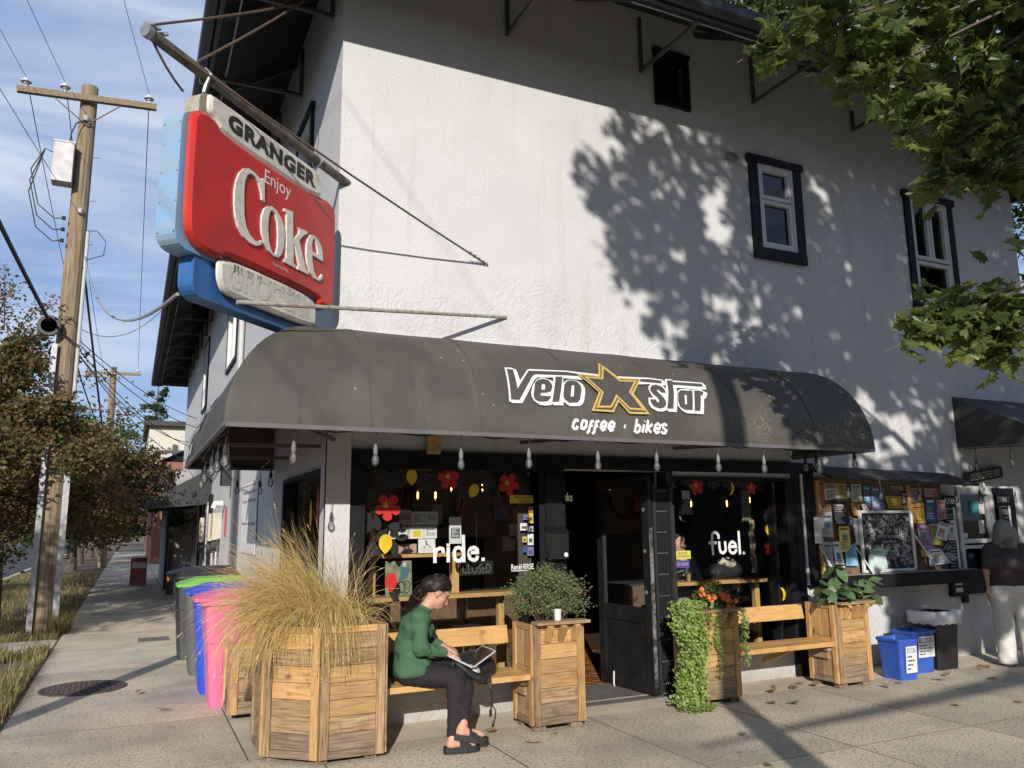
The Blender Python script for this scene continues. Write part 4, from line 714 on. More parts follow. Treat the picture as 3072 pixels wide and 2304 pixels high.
for q in (.0, .05, .11):
    m = MB(); m.tube([PT+V(.0, 0, .05)+(PE-PT).normalized()*q-V(.03, 0, 0), PT+(PE-PT).normalized()*q+V(.03, 0, .07)], .014, 6); m.build('cable_clamp', GALV, brk)

# ================================================================== string lights
BULBG = bulbmat('bulb_glass'); SOCK = flat('lamp_socket', (.025, .025, .025), .5); SOCKG = flat('lamp_socket_grey', (.16, .16, .155), .5)
def string_lights(name, label, pts, wire_pts, grey=False):
    t = thing(name, label, 'string lights', tuple(pts[0]), None)
    m = MB(); m.tube(wire_pts, .006, 5); m.build('wire', SOCK, t)
    for p in pts:
        x, y, z = p
        b = MB(); b.lathe([(.0, 0), (.012, .002), (.024, .018), (.028, .036), (.024, .058), (.016, .076), (.014, .088)], 12, (x, y, z-.16)); bo = b.build('bulb', BULBG, t, smooth=True)
        b = MB(); b.lathe([(.015, 0), (.0165, .012), (.0165, .04), (.011, .055), (.010, .07), (.0, .074)], 10, (x, y, z-.076)); b.build('socket', SOCKG if grey else SOCK, bo)
        b = MB(); b.tube([(x, y, z-.01), (x+.006, y, z+.05), (x-.004, y, z+.10)], .0045, 5); b.build('lead', SOCK, bo)
        b = MB(); b.tube([(x-.006, y, z-.12), (x-.003, y, z-.095), (x+.003, y, z-.095), (x+.006, y, z-.12)], .0018, 4); b.build('filament', GALV, bo)
    return t
fb = [(.956, 5.43, 2.17), (1.519, 5.43, 2.17), (2.164, 5.43, 2.155), (2.723, 5.43, 2.175), (3.339, 5.43, 2.17), (3.907, 5.43, 2.175), (4.551, 5.43, 2.18), (5.065, 5.43, 2.18), (5.75, 5.45, 2.18)]
wp = [(.52, 5.43, 2.27)]
for i, p in enumerate(fb): wp += [(p[0], p[1], 2.265), ((p[0]+(fb[i+1][0] if i+1 < len(fb) else 6.4))/2, p[1]+.01, 2.235)]
string_lights('string_lights', 'clear festoon bulbs on a black wire along the front awning edge', fb, wp, True)
sb = [(.54, 5.62, 2.15), (.57, 5.75, 2.14), (.54, 6.15, 2.15), (.54, 6.6, 2.15), (.56, 7.5, 2.14), (.60, 8.4, 2.13), (1.05, 9.4, 2.12), (1.30, 9.42, 2.12), (1.2, 8.0, 2.14)]
string_lights('string_lights', 'clear festoon bulbs under the side street end of the awning', sb, [(x, y, 2.25) for x, y, z in sb])
rb = [(6.40, 6.25, 2.27), (6.41, 6.11, 2.265), (6.42, 5.63, 2.265)]
string_lights('string_lights', 'three clear festoon bulbs at the awning end beside the notice board', rb, [(6.41, 6.45, 2.36), (6.40, 6.25, 2.34), (6.41, 6.11, 2.33), (6.42, 5.63, 2.34), (6.43, 5.45, 2.33)])
# ================================================================== planters and benches
SOILP = mat('potting_soil', (.06, .045, .03), (.03, .022, .015), .95, scale=30, bump=.6, bscale=60)
def plank_face(root, a, b, z0, z1, n, rows, stile=.055, th=.022, panel_split=None, gap=.003, old=1):
    """one planked side: stiles, rails and separate boards, outward normal n"""
    a, b, nn = Vector((*a, 0)), Vector((*b, 0)), Vector(n); d = (b-a).normalized(); Lh = (b-a).length
    for p in (a+d*stile/2, b-d*stile/2): board(root, 'stile', p+V(0, 0, z0)+nn*.006, p+V(0, 0, z1)+nn*.006, stile, th+.012, nn, random.choice((CEDAR, CEDAR_OLD)))
    p, q = a+d*stile, b-d*stile
    board(root, 'bottom_rail', p+V(0, 0, z0+.025)+nn*.004, q+V(0, 0, z0+.025)+nn*.004, .05, th+.008, nn, CEDAR_GREY)
    board(root, 'top_rail', p+V(0, 0, z1-.022)+nn*.004, q+V(0, 0, z1-.022)+nn*.004, .044, th+.008, nn, CEDAR)
    za, zb = z0+.05, z1-.044; h = (zb-za)/rows
    for i in range(rows):
        z = za+h*(i+.5); mt = CEDAR_GREY if i == 0 else (CEDAR_OLD if (i == 1 or (old and random.random() < .35*old)) else CEDAR)
        board(root, 'plank', p+V(0, 0, z)-nn*.004*random.random(), q+V(0, 0, z)-nn*.004*random.random(), h-gap, th, nn, mt)
def panel_face(root, a, b, z0, z1, n, th=.02):
    """framed side with a mid rail and upright boards (planter ends)"""
    a, b, nn = Vector((*a, 0)), Vector((*b, 0)), Vector(n); d = (b-a).normalized(); st = .05
    for p in (a+d*st/2, b-d*st/2): board(root, 'stile', p+V(0, 0, z0)+nn*.006, p+V(0, 0, z1)+nn*.006, st, th+.012, nn, CEDAR)
    p, q = a+d*st, b-d*st; Lh = (q-p).length
    for z, m_ in ((z0+.025, CEDAR_GREY), (.40, CEDAR), (.455, CEDAR), (z1-.022, CEDAR)): board(root, 'rail', p+V(0, 0, z)+nn*.004, q+V(0, 0, z)+nn*.004, .045, th+.006, nn, m_)
    for za, zb in ((z0+.05, .375), (.48, z1-.046)):
        k_ = 2
        for i in range(k_):
            c = p+d*(Lh*(i+.5)/k_); board(root, 'upright_board', c+V(0, 0, za), c+V(0, 0, zb), Lh/k_-.004, th-.006, nn, CEDAR if za > .3 else CEDAR_OLD)
def planter_box(name, label, x0, x1, y0, y1, z0, z1, corbels=True, side='both'):
    t = thing(name, label, 'planter', ((x0+x1)/2, (y0+y1)/2, 0), 'cedar planters along the shop front')
    plank_face(t, (x0, y0), (x1, y0), z0, z1, (0, -1, 0), 6, old=.4)
    panel_face(t, (x0, y1), (x0, y0-.0), z0, z1, (-1, 0, 0)); panel_face(t, (x1, y0), (x1, y1), z0, z1, (1, 0, 0))
    for fx in (x0+.06, x1-.06):
        for fy in (y0+.05, y1-.05): board(t, 'foot', (fx, fy, 0), (fx, fy, z0), .10, .08, (0, -1, 0), CEDAR_GREY)
    m = MB(); m.bb((x0+.03, y0+.03, z0+.01), (x1-.03, y1-.03, z1-.05)); m.build('soil', SOILP, t)
    if corbels:
        board(t, 'top_ledge', (x0-.005, y0-.035, z1+.012), (x1+.03, y0-.035, z1+.012), .13, .024, (0, 0, 1), CEDAR_OLD)
        for x in (x0+.115, (x0+x1)/2+.015, x1-.085): board(t, 'corbel', (x, y0-.085, z1-.005), (x, y0-.005, z1-.125), .05, .045, (1, 0, 0), CEDAR)
    return t
big = thing('corner_planter', 'large weathered cedar planter with chamfered corner full of dry grass', 'planter', (1.31, 6.15, 0), 'cedar planters along the shop front')
BP = [(1.70, 6.46), (1.70, 5.735), (1.252, 5.75), (.93, 6.04), (.93, 6.53)]
Z0, Z1 = .035, .905
for i in range(len(BP)-1):
    a, b = Vector(BP[i+1]), Vector(BP[i]); d = (b-a).normalized(); n = V(d.y, -d.x, 0)
    plank_face(big, tuple(a), tuple(b), Z0, Z1, n, 7, .06, .024, old=.95)
m = MB(); m.poly([[tuple(Vector(p)*.96+Vector((1.34, 6.15))*.04) for p in BP][::-1]], lambda a, b, c=0: V(a, b, c), .78, .05); m.build('soil', SOILP, big)
for p in ((1.62, 5.80), (1.28, 5.81), (1.0, 6.06), (1.0, 6.45), (1.62, 6.40)): board(big, 'foot', (*p, 0), (*p, .06), .08, .08, (0, -1, 0), CEDAR_GREY)
pl2 = planter_box('planter', 'cedar planter with bushy herb left of the open doorway', 2.932, 3.375, 5.82, 6.16, .05, .81)
pl3 = planter_box('planter', 'cedar planter with trailing creeper and orange flowers right of the doorway', 4.626, 5.075, 5.925, 6.26, .05, .80)
pl4 = planter_box('planter', 'cedar planter with broad glossy leaves below the notice board', 6.268, 6.70, 5.89, 6.25, .05, .79)
pl5 = thing('planter', 'small grey weathered cedar planter beside the pink wheelie bin', 'planter', (1.07, 7.54, 0), 'cedar planters along the shop front')
plank_face(pl5, (.85, 7.35), (1.28, 7.35), .05, .62, (0, -1, 0), 4, old=1); plank_face(pl5, (.85, 7.75), (.85, 7.35), .05, .62, (-1, 0, 0), 4, old=1); plank_face(pl5, (1.28, 7.35), (1.28, 7.75), .05, .62, (1, 0, 0), 4, old=1)
m = MB(); m.bb((.88, 7.38, .03), (1.25, 7.73, .57)); m.build('soil', SOILP, pl5)
def bench(label, x0, x1, yf, yb, z, br=True):
    t = thing('bench', label, 'bench', ((x0+x1)/2, (yf+yb)/2, 0), 'cedar benches between the planters')
    for i in range(2):
        wd = (yb-yf)/2; board(t, 'seat_plank', (x0, yf+wd*(i+.5), z-.022), (x1, yf+wd*(i+.5), z-.022), wd-.006, .044, (0, 0, 1), PINE)
    board(t, 'backrest', (x0, yb+.05, .69), (x1, yb+.05, .69), .145, .032, (0, -.97, .2), PINE)
    for x, s in ((x0, 1), (x1, -1)):
        board(t, 'bracket_block', (x+s*.001, (yf+yb)/2, z-.07), (x+s*.05, (yf+yb)/2, z-.07), yb-yf-.1, .05, (0, 0, 1), CEDAR_OLD); board(t, 'bracket_block', (x+s*.001, (yf+yb)/2, z-.135), (x+s*.028, (yf+yb)/2, z-.135), yb-yf-.16, .07, (0, 0, 1), CEDAR_OLD)
    xm = (x0+x1)/2
    for q in ([xm] if not br else [xm+.1]): board(t, 'brace', (q, yb+.12, z-.20), (q, yf+.08, z-.045), .05, .04, (1, 0, 0), PINE)
    return t
bench('cedar bench with the seated reader between corner planter and herb planter', 1.712, 2.922, 5.84, 6.24, .435)
bench('cedar bench standing empty under the window reading fuel', 5.085, 6.258, 5.90, 6.26, .44)
t = thing('bench', 'short grey cedar bench behind the corner planter on the side street', 'bench', (1.1, 6.95, 0), 'cedar benches between the planters')
board(t, 'seat_plank', (1.02, 6.55, .42), (1.02, 7.33, .42), .2, .04, (0, 0, 1), CEDAR_OLD); board(t, 'seat_plank', (1.23, 6.55, .42), (1.23, 7.33, .42), .2, .04, (0, 0, 1), CEDAR_OLD); board(t, 'bracket', (.98, 7.33, .18), (.98, 7.0, .40), .05, .05, (1, 0, 0), CEDAR_OLD); board(t, 'bracket', (1.2, 7.33, .18), (1.2, 7.0, .40), .05, .05, (1, 0, 0), CEDAR_OLD)

# ================================================================== plants in the planters
def ribbon(m, pts, w0):
    n = len(pts); vs = []
    side = (pts[-1]-pts[0]).cross(V(random.uniform(-1, 1), random.uniform(-1, 1), .4)); side = side.normalized() if side.length > 1e-6 else V(1, 0, 0)
    for i, p in enumerate(pts):
        wv = w0*(1-.75*i/(n-1)); vs += [p-side*wv/2, p+side*wv/2]
    m.add(vs, [(2*i, 2*i+1, 2*i+3, 2*i+2) for i in range(n-1)])
GRASS = leafmat('dry_ornamental_grass', [(.34, .28, .08), (.52, .37, .13), (.68, .50, .21), (.78, .61, .30), (.58, .42, .17), (.42, .36, .11)], .3, .6)
rnd = random.Random(11)
gm = MB()
def blade(o, az, el, ln, droop, w_=.0042, seg=8):
    d = V(math.cos(az)*math.cos(el), math.sin(az)*math.cos(el), math.sin(el)); p = Vector(o); pts = [p.copy()]
    for i in range(seg):
        p = p+d*(ln/seg); pts.append(p.copy()); d = (d+V(rnd.gauss(0, .025), rnd.gauss(0, .025), -droop/seg*(1+.8*i/seg))).normalized()
    if rnd.random() < .10 and len(pts) > 6:      # snapped blade
        kk = rnd.randint(3, 6); q = pts[kk]; pts = pts[:kk+1]+[q+(pts[j]-q).length*V(rnd.gauss(0, .5), rnd.gauss(0, .5), -.8).normalized() for j in range(kk+1, len(pts))]
    if min(q.z for q in pts) > .1:
        ribbon(gm, pts, w_)
        if rnd.random() < .07:
            e_ = pts[-1]; dd = (pts[-1]-pts[-2]).normalized()
            for j in range(5): gm.leaf([(0, 0, 0), (.4, .2, 0), (1, 0, 0), (.4, -.2, 0)], e_-dd*.012*j, Matrix.Rotation(rnd.uniform(0, 6.28), 3, dd) @ dd.to_track_quat('X', 'Z').to_matrix(), .02)
for i in range(1700):   # windswept mass, thrown to the left
    o = (1.26+rnd.gauss(0, .12), 6.12+rnd.gauss(0, .09), .86); blade(o, R(184+rnd.gauss(-2, 27)), R(rnd.uniform(36, 78)), rnd.uniform(.50, .88), rnd.uniform(.6, 2.3))
for i in range(460):    # drooping front tuft over the boards
    o = (1.36+rnd.gauss(0, .06), 6.02+rnd.gauss(0, .05), .87); blade(o, R(-96+rnd.gauss(0, 20)), R(rnd.uniform(40, 75)), rnd.uniform(.42, .70), rnd.uniform(2.2, 4.0))
for i in range(600):    # left side droop
    o = (1.12+rnd.gauss(0, .10), 6.15+rnd.gauss(0, .1), .86); blade(o, R(205+rnd.gauss(0, 30)), R(rnd.uniform(25, 65)), rnd.uniform(.42, .72), rnd.uniform(2.0, 3.6))
for i in range(130):    # upright and right-leaning stalks
    o = (1.42+rnd.gauss(0, .09), 6.12+rnd.gauss(0, .07), .87); blade(o, R(rnd.uniform(-60, 140)), R(rnd.uniform(60, 88)), rnd.uniform(.35, .72), rnd.uniform(.3, 1.8), .0036)
for i in range(900):    # dense base
    blade((1.30+rnd.gauss(0, .14), 6.10+rnd.gauss(0, .10), .85), R(rnd.uniform(0, 360)), R(rnd.uniform(40, 85)), rnd.uniform(.12, .34), rnd.uniform(.5, 2.5), .005, 4)
for i in range(36):
    o = (1.60+rnd.gauss(0, .04), 6.1+rnd.gauss(0, .06), .87); blade(o, R(rnd.uniform(-70, 50)), R(rnd.uniform(45, 80)), rnd.uniform(.3, .5), rnd.uniform(1.5, 3.5), .0035)
for i in range(120):
    o = (1.28+rnd.gauss(0, .15), 6.1+rnd.gauss(0, .1), .87); blade(o, R(rnd.uniform(90, 200)), R(rnd.uniform(60, 85)), rnd.uniform(.65, .92), rnd.uniform(.2, .9), .003)
t = thing('ornamental_grass', 'tall dry golden grass clump spilling from the corner planter', 'grass plant', (1.31, 6.12, .86)); gm.build('blades', GRASS, t)
m = MB()
for i in range(220):
    p = V(1.10+rnd.gauss(0, .07), 5.98+rnd.gauss(0, .05), .90+rnd.uniform(0, .07)); M_ = Matrix.Rotation(rnd.uniform(0, 6.28), 3, V(rnd.random(), rnd.random(), rnd.random()+.1).normalized()); m.leaf([(0, 0, 0), (.4, .3, 0), (1, 0, 0), (.4, -.3, 0)], p, M_, .035)
m.build('ground_cover', leafmat('silver_leaf', [(.20, .23, .16), (.30, .33, .24)], .2), t)
def rmat(r_): return Matrix.Rotation(r_.uniform(0, 6.28), 3, 'Z') @ Matrix.Rotation(r_.uniform(-1.3, 1.3), 3, 'X') @ Matrix.Rotation(r_.uniform(-1.3, 1.3), 3, 'Y')
LEAF6 = [(0, 0, 0), (.3, .22, .05), (.65, .2, .06), (1, 0, 0), (.65, -.2, .06), (.3, -.22, .05)]
herb = thing('herb_bush', 'bushy green herb plant with fine leaves in the doorway planter', 'bush', (3.15, 5.99, .78))
m = MB(); st = MB()
for i in range(46):
    a = rnd.uniform(0, 6.28); r_ = rnd.random()**.5*.26; tip = V(3.15+math.cos(a)*r_*1.15+rnd.gauss(0, .02), 5.98+math.sin(a)*r_*.8, 1.02+.16*(1-(r_/.28)**2)+rnd.gauss(0, .03)); base = V(3.15+math.cos(a)*.08, 5.99+math.sin(a)*.05, .77)
    mid = (base+tip)/2+V(math.cos(a)*.04, math.sin(a)*.03, .02); st.tube([base, mid, tip], [.004, .003, .001], 4, False)
for i in range(7600):
    a = rnd.uniform(0, 6.28); el = rnd.uniform(-.62, 1.57); rr_ = rnd.uniform(.35, 1.0)**.5*(1+.55*noise.noise(V(math.cos(a)*2.6, math.sin(a)*2.6, el*3)))
    p = V(3.15+math.cos(a)*math.cos(el)*.325*rr_, 5.985+math.sin(a)*math.cos(el)*.24*rr_, .985+math.sin(el)*.225*rr_)
    if p.z < .80: continue
    m.leaf(LEAF6, p, rmat(rnd), rnd.uniform(.014, .027))
for i in range(70):
    a = rnd.uniform(0, 6.28); el = rnd.uniform(-.2, 1.4); dv = V(math.cos(a)*math.cos(el)*1.15, math.sin(a)*math.cos(el)*.85, math.sin(el)*.8); ln = rnd.uniform(.27, .40)
    for k_ in range(16): m.leaf(LEAF6, V(3.15, 5.985, .985)+dv*ln*(.68+.34*k_/16)+V(rnd.gauss(0, .009), rnd.gauss(0, .009), rnd.gauss(0, .009)), rmat(rnd), rnd.uniform(.013, .024))
m.build('foliage', leafmat('herb_leaf', [(.09, .125, .045), (.155, .20, .08), (.25, .29, .14), (.12, .16, .06)], .3), herb); st.build('stems', flat('stem_brown', (.14, .08, .045), .8), herb)
for i in range(7):
    m = MB(); p = V(3.40+rnd.gauss(0, .04), 5.87+rnd.gauss(0, .04), 1.06+rnd.gauss(0, .04))
    if i > 4: p = V(2.84, 5.85+.03*i-.15, 1.0+rnd.gauss(0, .02))
    for k_ in range(5): m.leaf(LEAF6, p, Matrix.Rotation(k_*1.256, 3, 'Y') @ Matrix.Rotation(.5, 3, 'Z'), .022)
    m.build('flower', flat('faded_orange_petal', (.55, .25, .08), .6), herb)
# creeper curtain
trail = thing('trailing_creeper', 'bright green creeper cascading down beside the planter to the pavement', 'creeper', (4.52, 5.95, 0))
m = MB(); DISC = [(0, 0, 0), (.2, .42, .05), (.6, .5, .08), (.95, .3, .03), (1.02, 0, 0), (.95, -.3, .03), (.6, -.5, .08), (.2, -.42, .05)]
for i in range(3900):
    zt = rnd.random(); z = .04+zt*.86; wl = .42+.07*math.sin(z*6)-.06*(z < .25); wd = .12
    x = 4.63-rnd.uniform(0, 1)*(.25+.05*math.sin(z*9+1)) + .02*math.sin(z*14); y = 5.96+rnd.gauss(0, .045)-.05*math.sin(z*3)
    if z > .74: x += rnd.uniform(0, .12)
    M_ = Matrix.Rotation(rnd.uniform(-.9, .9), 3, 'Z') @ Matrix.Rotation(R(90)+rnd.gauss(-.45, .35), 3, 'X') @ Matrix.Rotation(rnd.uniform(0, 6.28), 3, 'Z'); m.leaf(DISC, (x, y-.04, z), M_, rnd.uniform(.018, .031))
for i in range(420):
    a = rnd.uniform(0, 6.28); r_ = rnd.random()**.5; m.leaf(DISC, (4.52+math.cos(a)*r_*.19, 5.84+math.sin(a)*r_*.12, .012+rnd.random()*.03), Matrix.Rotation(rnd.gauss(0, .4), 3, 'X') @ Matrix.Rotation(rnd.uniform(0, 6.28), 3, 'Z'), rnd.uniform(.016, .028))
for sx_, sl in ((4.80, .55), (4.83, .40), (4.78, .3), (5.10, .5), (5.12, .42), (5.075, .35), (4.70, .3)):
    for i in range(int(sl*170)):
        z = .80-rnd.random()*sl; M_ = Matrix.Rotation(rnd.uniform(-.9, .9), 3, 'Z') @ Matrix.Rotation(R(90)+rnd.gauss(-.3, .4), 3, 'X') @ Matrix.Rotation(rnd.uniform(0, 6.28), 3, 'Z'); m.leaf(DISC, (sx_+.012*math.sin(z*20)+rnd.gauss(0, .012), 5.855+rnd.gauss(0, .012), z), M_, rnd.uniform(.014, .023))
m.build('foliage', leafmat('creeper_leaf', [(.13, .20, .04), (.22, .31, .07), (.32, .42, .13), (.16, .24, .05)], .35, .45), trail)
pet = thing('petunia', 'orange flowering petunia on top of the creeper planter', 'flowers', (4.86, 6.05, .80)); m = MB()
for i in range(1700):
    x = rnd.uniform(4.55, 5.1); h = .05+.20*max(0, noise.noise(V(x*9, 0, 3)))+.10*math.exp(-((x-4.84)/.12)**2); m.leaf(LEAF6, (x, 6.03+rnd.gauss(0, .06), .80+rnd.random()*h*1.5), rmat(rnd), rnd.uniform(.018, .034))
m.build('foliage', leafmat('petunia_leaf', [(.06, .11, .025), (.12, .18, .045), (.16, .22, .06)], .3), pet)
PETL = mat('orange_petal', (.78, .19, .035), (.62, .10, .02), .55, scale=60)
fm = MB(); n = 12; ring0 = [(.35*math.cos(6.283*i/n), .35*math.sin(6.283*i/n), .0) for i in range(n)]; ring1 = [(.95*(1+.1*math.cos(5*6.283*i/n))*math.cos(6.283*i/n), .95*(1+.1*math.cos(5*6.283*i/n))*math.sin(6.283*i/n), .28) for i in range(n)]
fm.add(ring0+ring1+[(0, 0, -.5)], [(i, (i+1) % n, n+(i+1) % n, n+i) for i in range(n)]+[(2*n, (i+1) % n, i) for i in range(n)]); fme = fm.mesh('flower', PETL)
cm = MB(); cm.lathe([(.3, .02), (.2, .1), (0, .12)], 8); cme = cm.mesh('flower_eye', flat('petunia_eye', (.30, .05, .01), .6))
for (x, z) in ((4.665, .945), (4.70, .955), (4.73, .935), (4.785, .905), (4.87, .985), (4.875, .955), (4.895, .935), (4.905, .915), (4.94, .90), (4.99, .885), (5.05, .885), (4.95, .84), (5.02, .825), (5.005, .80), (4.68, 1.0), (4.915, .94), (4.80, .93), (4.96, .93)):
    f = bpy.data.objects.new('flower', fme); s = .024; f.matrix_basis = Matrix.Translation((x, 5.90+rnd.gauss(0, .015), z)) @ Matrix.Rotation(R(75)+rnd.gauss(0, .25), 4, 'X') @ Matrix.Rotation(rnd.gauss(0, .3), 4, 'Y') @ Matrix.Scale(s, 4); link(f, pet)
    e = bpy.data.objects.new('flower_eye', cme); link(e, f, local=True)
# glossy broad leaves
ph = thing('broadleaf_plant', 'broad glossy dark green leaves overhanging the last planter', 'plant', (6.48, 6.05, .78))
lm = MB(); prof_ = [(0, .0), (.12, .17), (.3, .30), (.5, .335), (.7, .27), (.88, .13), (1, 0)]
vs = []; 
for x, w_ in prof_: vs += [(x, w_, .10*w_-.18*x*x), (x, 0, -.05*w_-.18*x*x), (x, -w_, .10*w_-.18*x*x)]
lm.add(vs, [f for i in range(len(prof_)-1) for f in ((3*i, 3*i+1, 3*i+4, 3*i+3), (3*i+1, 3*i+2, 3*i+5, 3*i+4))]); GLO = mat('glossy_leaf', (.13, .20, .085), (.05, .095, .035), .30, scale=7, detail=3, stretch=(1, 3, 1), rand=.25, bump=.2, bscale=5)
lme = lm.mesh('leaf', GLO, True); stm = MB()
heads = [(6.22, 5.93, .93, 8), (6.34, 5.88, .86, 7), (6.47, 5.90, .92, 8), (6.58, 5.93, .98, 8), (6.68, 5.95, .93, 8), (6.82, 5.98, .90, 9), (6.90, 6.0, .83, 7), (6.42, 6.1, .97, 7), (6.55, 6.08, 1.13, 6), (6.95, 6.05, .98, 6)]
for hx, hy, hz, nl in heads:
    stm.tube([(6.48+(hx-6.48)*.5, 6.08, .76), (hx, hy+.02, hz-.03), (hx, hy, hz)], [.006, .005, .004], 5)
    for k_ in range(nl):
        a = 6.283*k_/nl+rnd.gauss(0, .25); M_ = Matrix.Translation((hx, hy, hz)) @ Matrix.Rotation(a, 4, 'Z') @ Matrix.Rotation(rnd.uniform(-.35, 1.05), 4, 'Y') @ Matrix.Rotation(rnd.gauss(0, .5), 4, 'X') @ Matrix.Scale(rnd.uniform(.14, .20), 4)
        mesh_obj('leaf', lme, M_, ph)
stm.build('stems', flat('green_stem', (.12, .13, .04), .6), ph)

# ================================================================== wheelie bins
PAPER0 = flat('bin_label', (.55, .55, .53), .7)
def wheelie(label, cx, cy, hz, bodym, lidm, w_=.56, d=.66, y_off=0, orange=False):
    """front of the bin faces -X"""
    t = thing('wheelie_bin', label, 'wheelie bin', (cx, cy, 0), 'wheelie bins along the side wall'); x0, x1 = cx-d/2, cx+d/2
    m = MB(); lv = [(0.0, .80, .80), (.06, .82, .82), (hz*.55, .90, .90), (hz*.57, .92, .93), (hz*.9, .98, .97), (hz*.9, 1.06, 1.06), (hz*.935, 1.07, 1.07), (hz*.94, 1.0, 1.0)]
    def rrect(sx, sy, z, r_=.06, n=4):
        o = []; hx, hy = d/2*sx, w_/2*sy; sh_ = (1-sx)*d*.22
        for qx, qy, a0 in ((hx-r_, hy-r_, 0), (-hx+r_, hy-r_, 90), (-hx+r_, -hy+r_, 180), (hx-r_, -hy+r_, 270)):
            for i in range(n+1): a = R(a0+90*i/n); o.append((cx+sh_+qx+r_*math.cos(a), cy+qy+r_*math.sin(a), z))
        return o
    vs = []; 
    for z, sx, sy in lv: vs += rrect(sx, sy, z)
    k_ = 20; m.add(vs, [(i*k_+j, i*k_+(j+1) % k_, (i+1)*k_+(j+1) % k_, (i+1)*k_+j) for i in range(len(lv)-1) for j in range(k_)]+[tuple(range(k_-1, -1, -1)), tuple((len(lv)-1)*k_+j for j in range(k_))])
    for s in (-1, 1):
        for q in (.06, .10): m.box((x0+.045, cy+s*q, hz*.80), (.03, .012, .10))
    m.box((x0+.05, cy, hz*.76), (.035, w_*.5, .025)); m.build('body', bodym, t)
    for q in (-.16, 0, .16):
        m = MB(); m.bar((cx+q, cy-w_*.415, .10), (cx+q, cy-w_*.452, hz*.5), .022, .012, (0, -1, 0)); m.build('rib', bodym, t)
    m = MB(); m.box((x0+.0375, cy-.02, hz*.64), (.004, .12, .075)); m.build('label', PAPER0, t)
    m = MB(); vs = []
    for z, s in ((hz*.935, 1.09), (hz*.965, 1.10), (hz*.975, 1.02), (hz*1.02, .72), (hz*1.03, .3)):
        vs += rrect(s, s, z, .05)
    m.add(vs, [(i*k_+j, i*k_+(j+1) % k_, (i+1)*k_+(j+1) % k_, (i+1)*k_+j) for i in range(4) for j in range(k_)]+[tuple(4*k_+j for j in range(k_)), tuple(range(k_-1, -1, -1))])
    m.bar((x0-.055, cy-w_*.36, hz*.945), (x0-.055, cy+w_*.36, hz*.945), .05, .03); m.build('lid', lidm, t)
    m = MB(); m.tube([(x1+.03, cy-w_*.4, hz*.92), (x1+.03, cy+w_*.4, hz*.92)], .018, 8); m.build('handle', bodym, t)
    for s in (-1, 1):
        m = MB(); m.lathe([(.0, -.022), (.09, -.022), (.1, -.012), (.1, .012), (.09, .022), (0, .022)], 16, (x1-.085, cy+s*(w_/2-.07), .1), Matrix(((1, 0, 0), (0, 0, 1), (0, 1, 0)))); m.build('wheel', DARK, t)
    if orange: m = MB(); m.box((x0-.06, cy, hz*.9), (.02, .12, .06)); m.build('latch', flat('orange_plastic', (.75, .12, .02), .5), t)
    return t
PINKP = mat('pink_plastic', (.80, .16, .32), (.66, .14, .26), .42, scale=4, detail=9, contrast=(.3, .55), bump=.08, bscale=60); BLUP = mat('blue_bin_plastic', (.018, .075, .60), (.02, .06, .42), .42, scale=4, detail=9, contrast=(.3, .55)); GRYP = mat('grey_bin_plastic', (.125, .125, .125), (.09, .09, .09), .5, scale=4); DGRP = mat('dark_bin_plastic', (.075, .077, .08), (.05, .05, .052), .5, scale=4); GRNP = flat('lime_lid', (.20, .52, .09), .45); BLKP = mat('black_lid', (.03, .03, .032), (.02, .02, .02), .45, scale=4)
wheelie('bright pink wheelie bin with pink lid', .98, 8.16, 1.0, PINKP, PINKP)
wheelie('bright blue wheelie bin with blue lid', .945, 8.82, 1.02, BLUP, BLUP, .52)
wheelie('grey wheelie bin with lime green lid', .92, 9.95, 1.02, GRYP, GRNP)
wheelie('dark grey wheelie bin with black lid and orange latch', .90, 11.15, 1.08, DGRP, BLKP, .62, .74, orange=True)
m = MB(); m.lathe([(.0, 0), (.36, 0), (.37, .004), (.40, .004), (.40, -.03)], 40, (-.33, 9.53, .006)); IRON = mat('cast_iron', (.15, .125, .11), (.09, .075, .068), .6, metal=.5, scale=20, bump=.3, bscale=80)
mh = m.build('manhole_cover', IRON, None, label='round cast iron manhole cover in the side pavement', category='manhole cover')
m = MB()
for i in range(-7, 8):
    for j in range(-7, 8):
        if (i*i+j*j) < 52 and (i+j) % 2 == 0: m.box((-.33+i*.046, 9.53+j*.046, .0125), (.034, .034, .006))
m.build('tread', IRON, mh)

# recycling boxes and waste bin by the wall
def tub(m, x0, x1, y0, y1, h, tp=.82, t_=.006, lip=.012):
    cx, cy = (x0+x1)/2, (y0+y1)/2; hx, hy = (x1-x0)/2, (y1-y0)/2
    def rc(s, z, e=0.0, r_=.03, n=3):
        o = []
        for qx, qy, a0 in ((1, 1, 0), (-1, 1, 90), (-1, -1, 180), (1, -1, 270)):
            for i in range(n+1): a = R(a0+90*i/n); o.append((cx+qx*(hx*s-r_)+(r_+e)*math.cos(a), cy+qy*(hy*s-r_)+(r_+e)*math.sin(a), z))
        return o
    rings = [rc(tp, 0), rc(tp*.6+.4*.98, h*.5), rc(.98, h*.93), rc(.98, h*.93, lip), rc(1, h, lip), rc(1, h-.002, -t_), rc(tp*.6+.4*.98, h*.5, -t_), rc(tp, .012, -t_)]
    k_ = len(rings[0]); m.add([p for r_ in rings for p in r_], [(i*k_+j, i*k_+(j+1) % k_, (i+1)*k_+(j+1) % k_, (i+1)*k_+j) for i in range(len(rings)-1) for j in range(k_)]+[tuple(range(k_-1, -1, -1)), tuple((len(rings)-1)*k_+j for j in range(k_))])
RBLUE = mat('recycling_blue', (.045, .12, .50), (.03, .085, .38), .45, scale=5, detail=7)
PAPER = flat('label_paper', (.72, .72, .70), .7); INK = flat('printed_ink', (.08, .08, .1), .7)
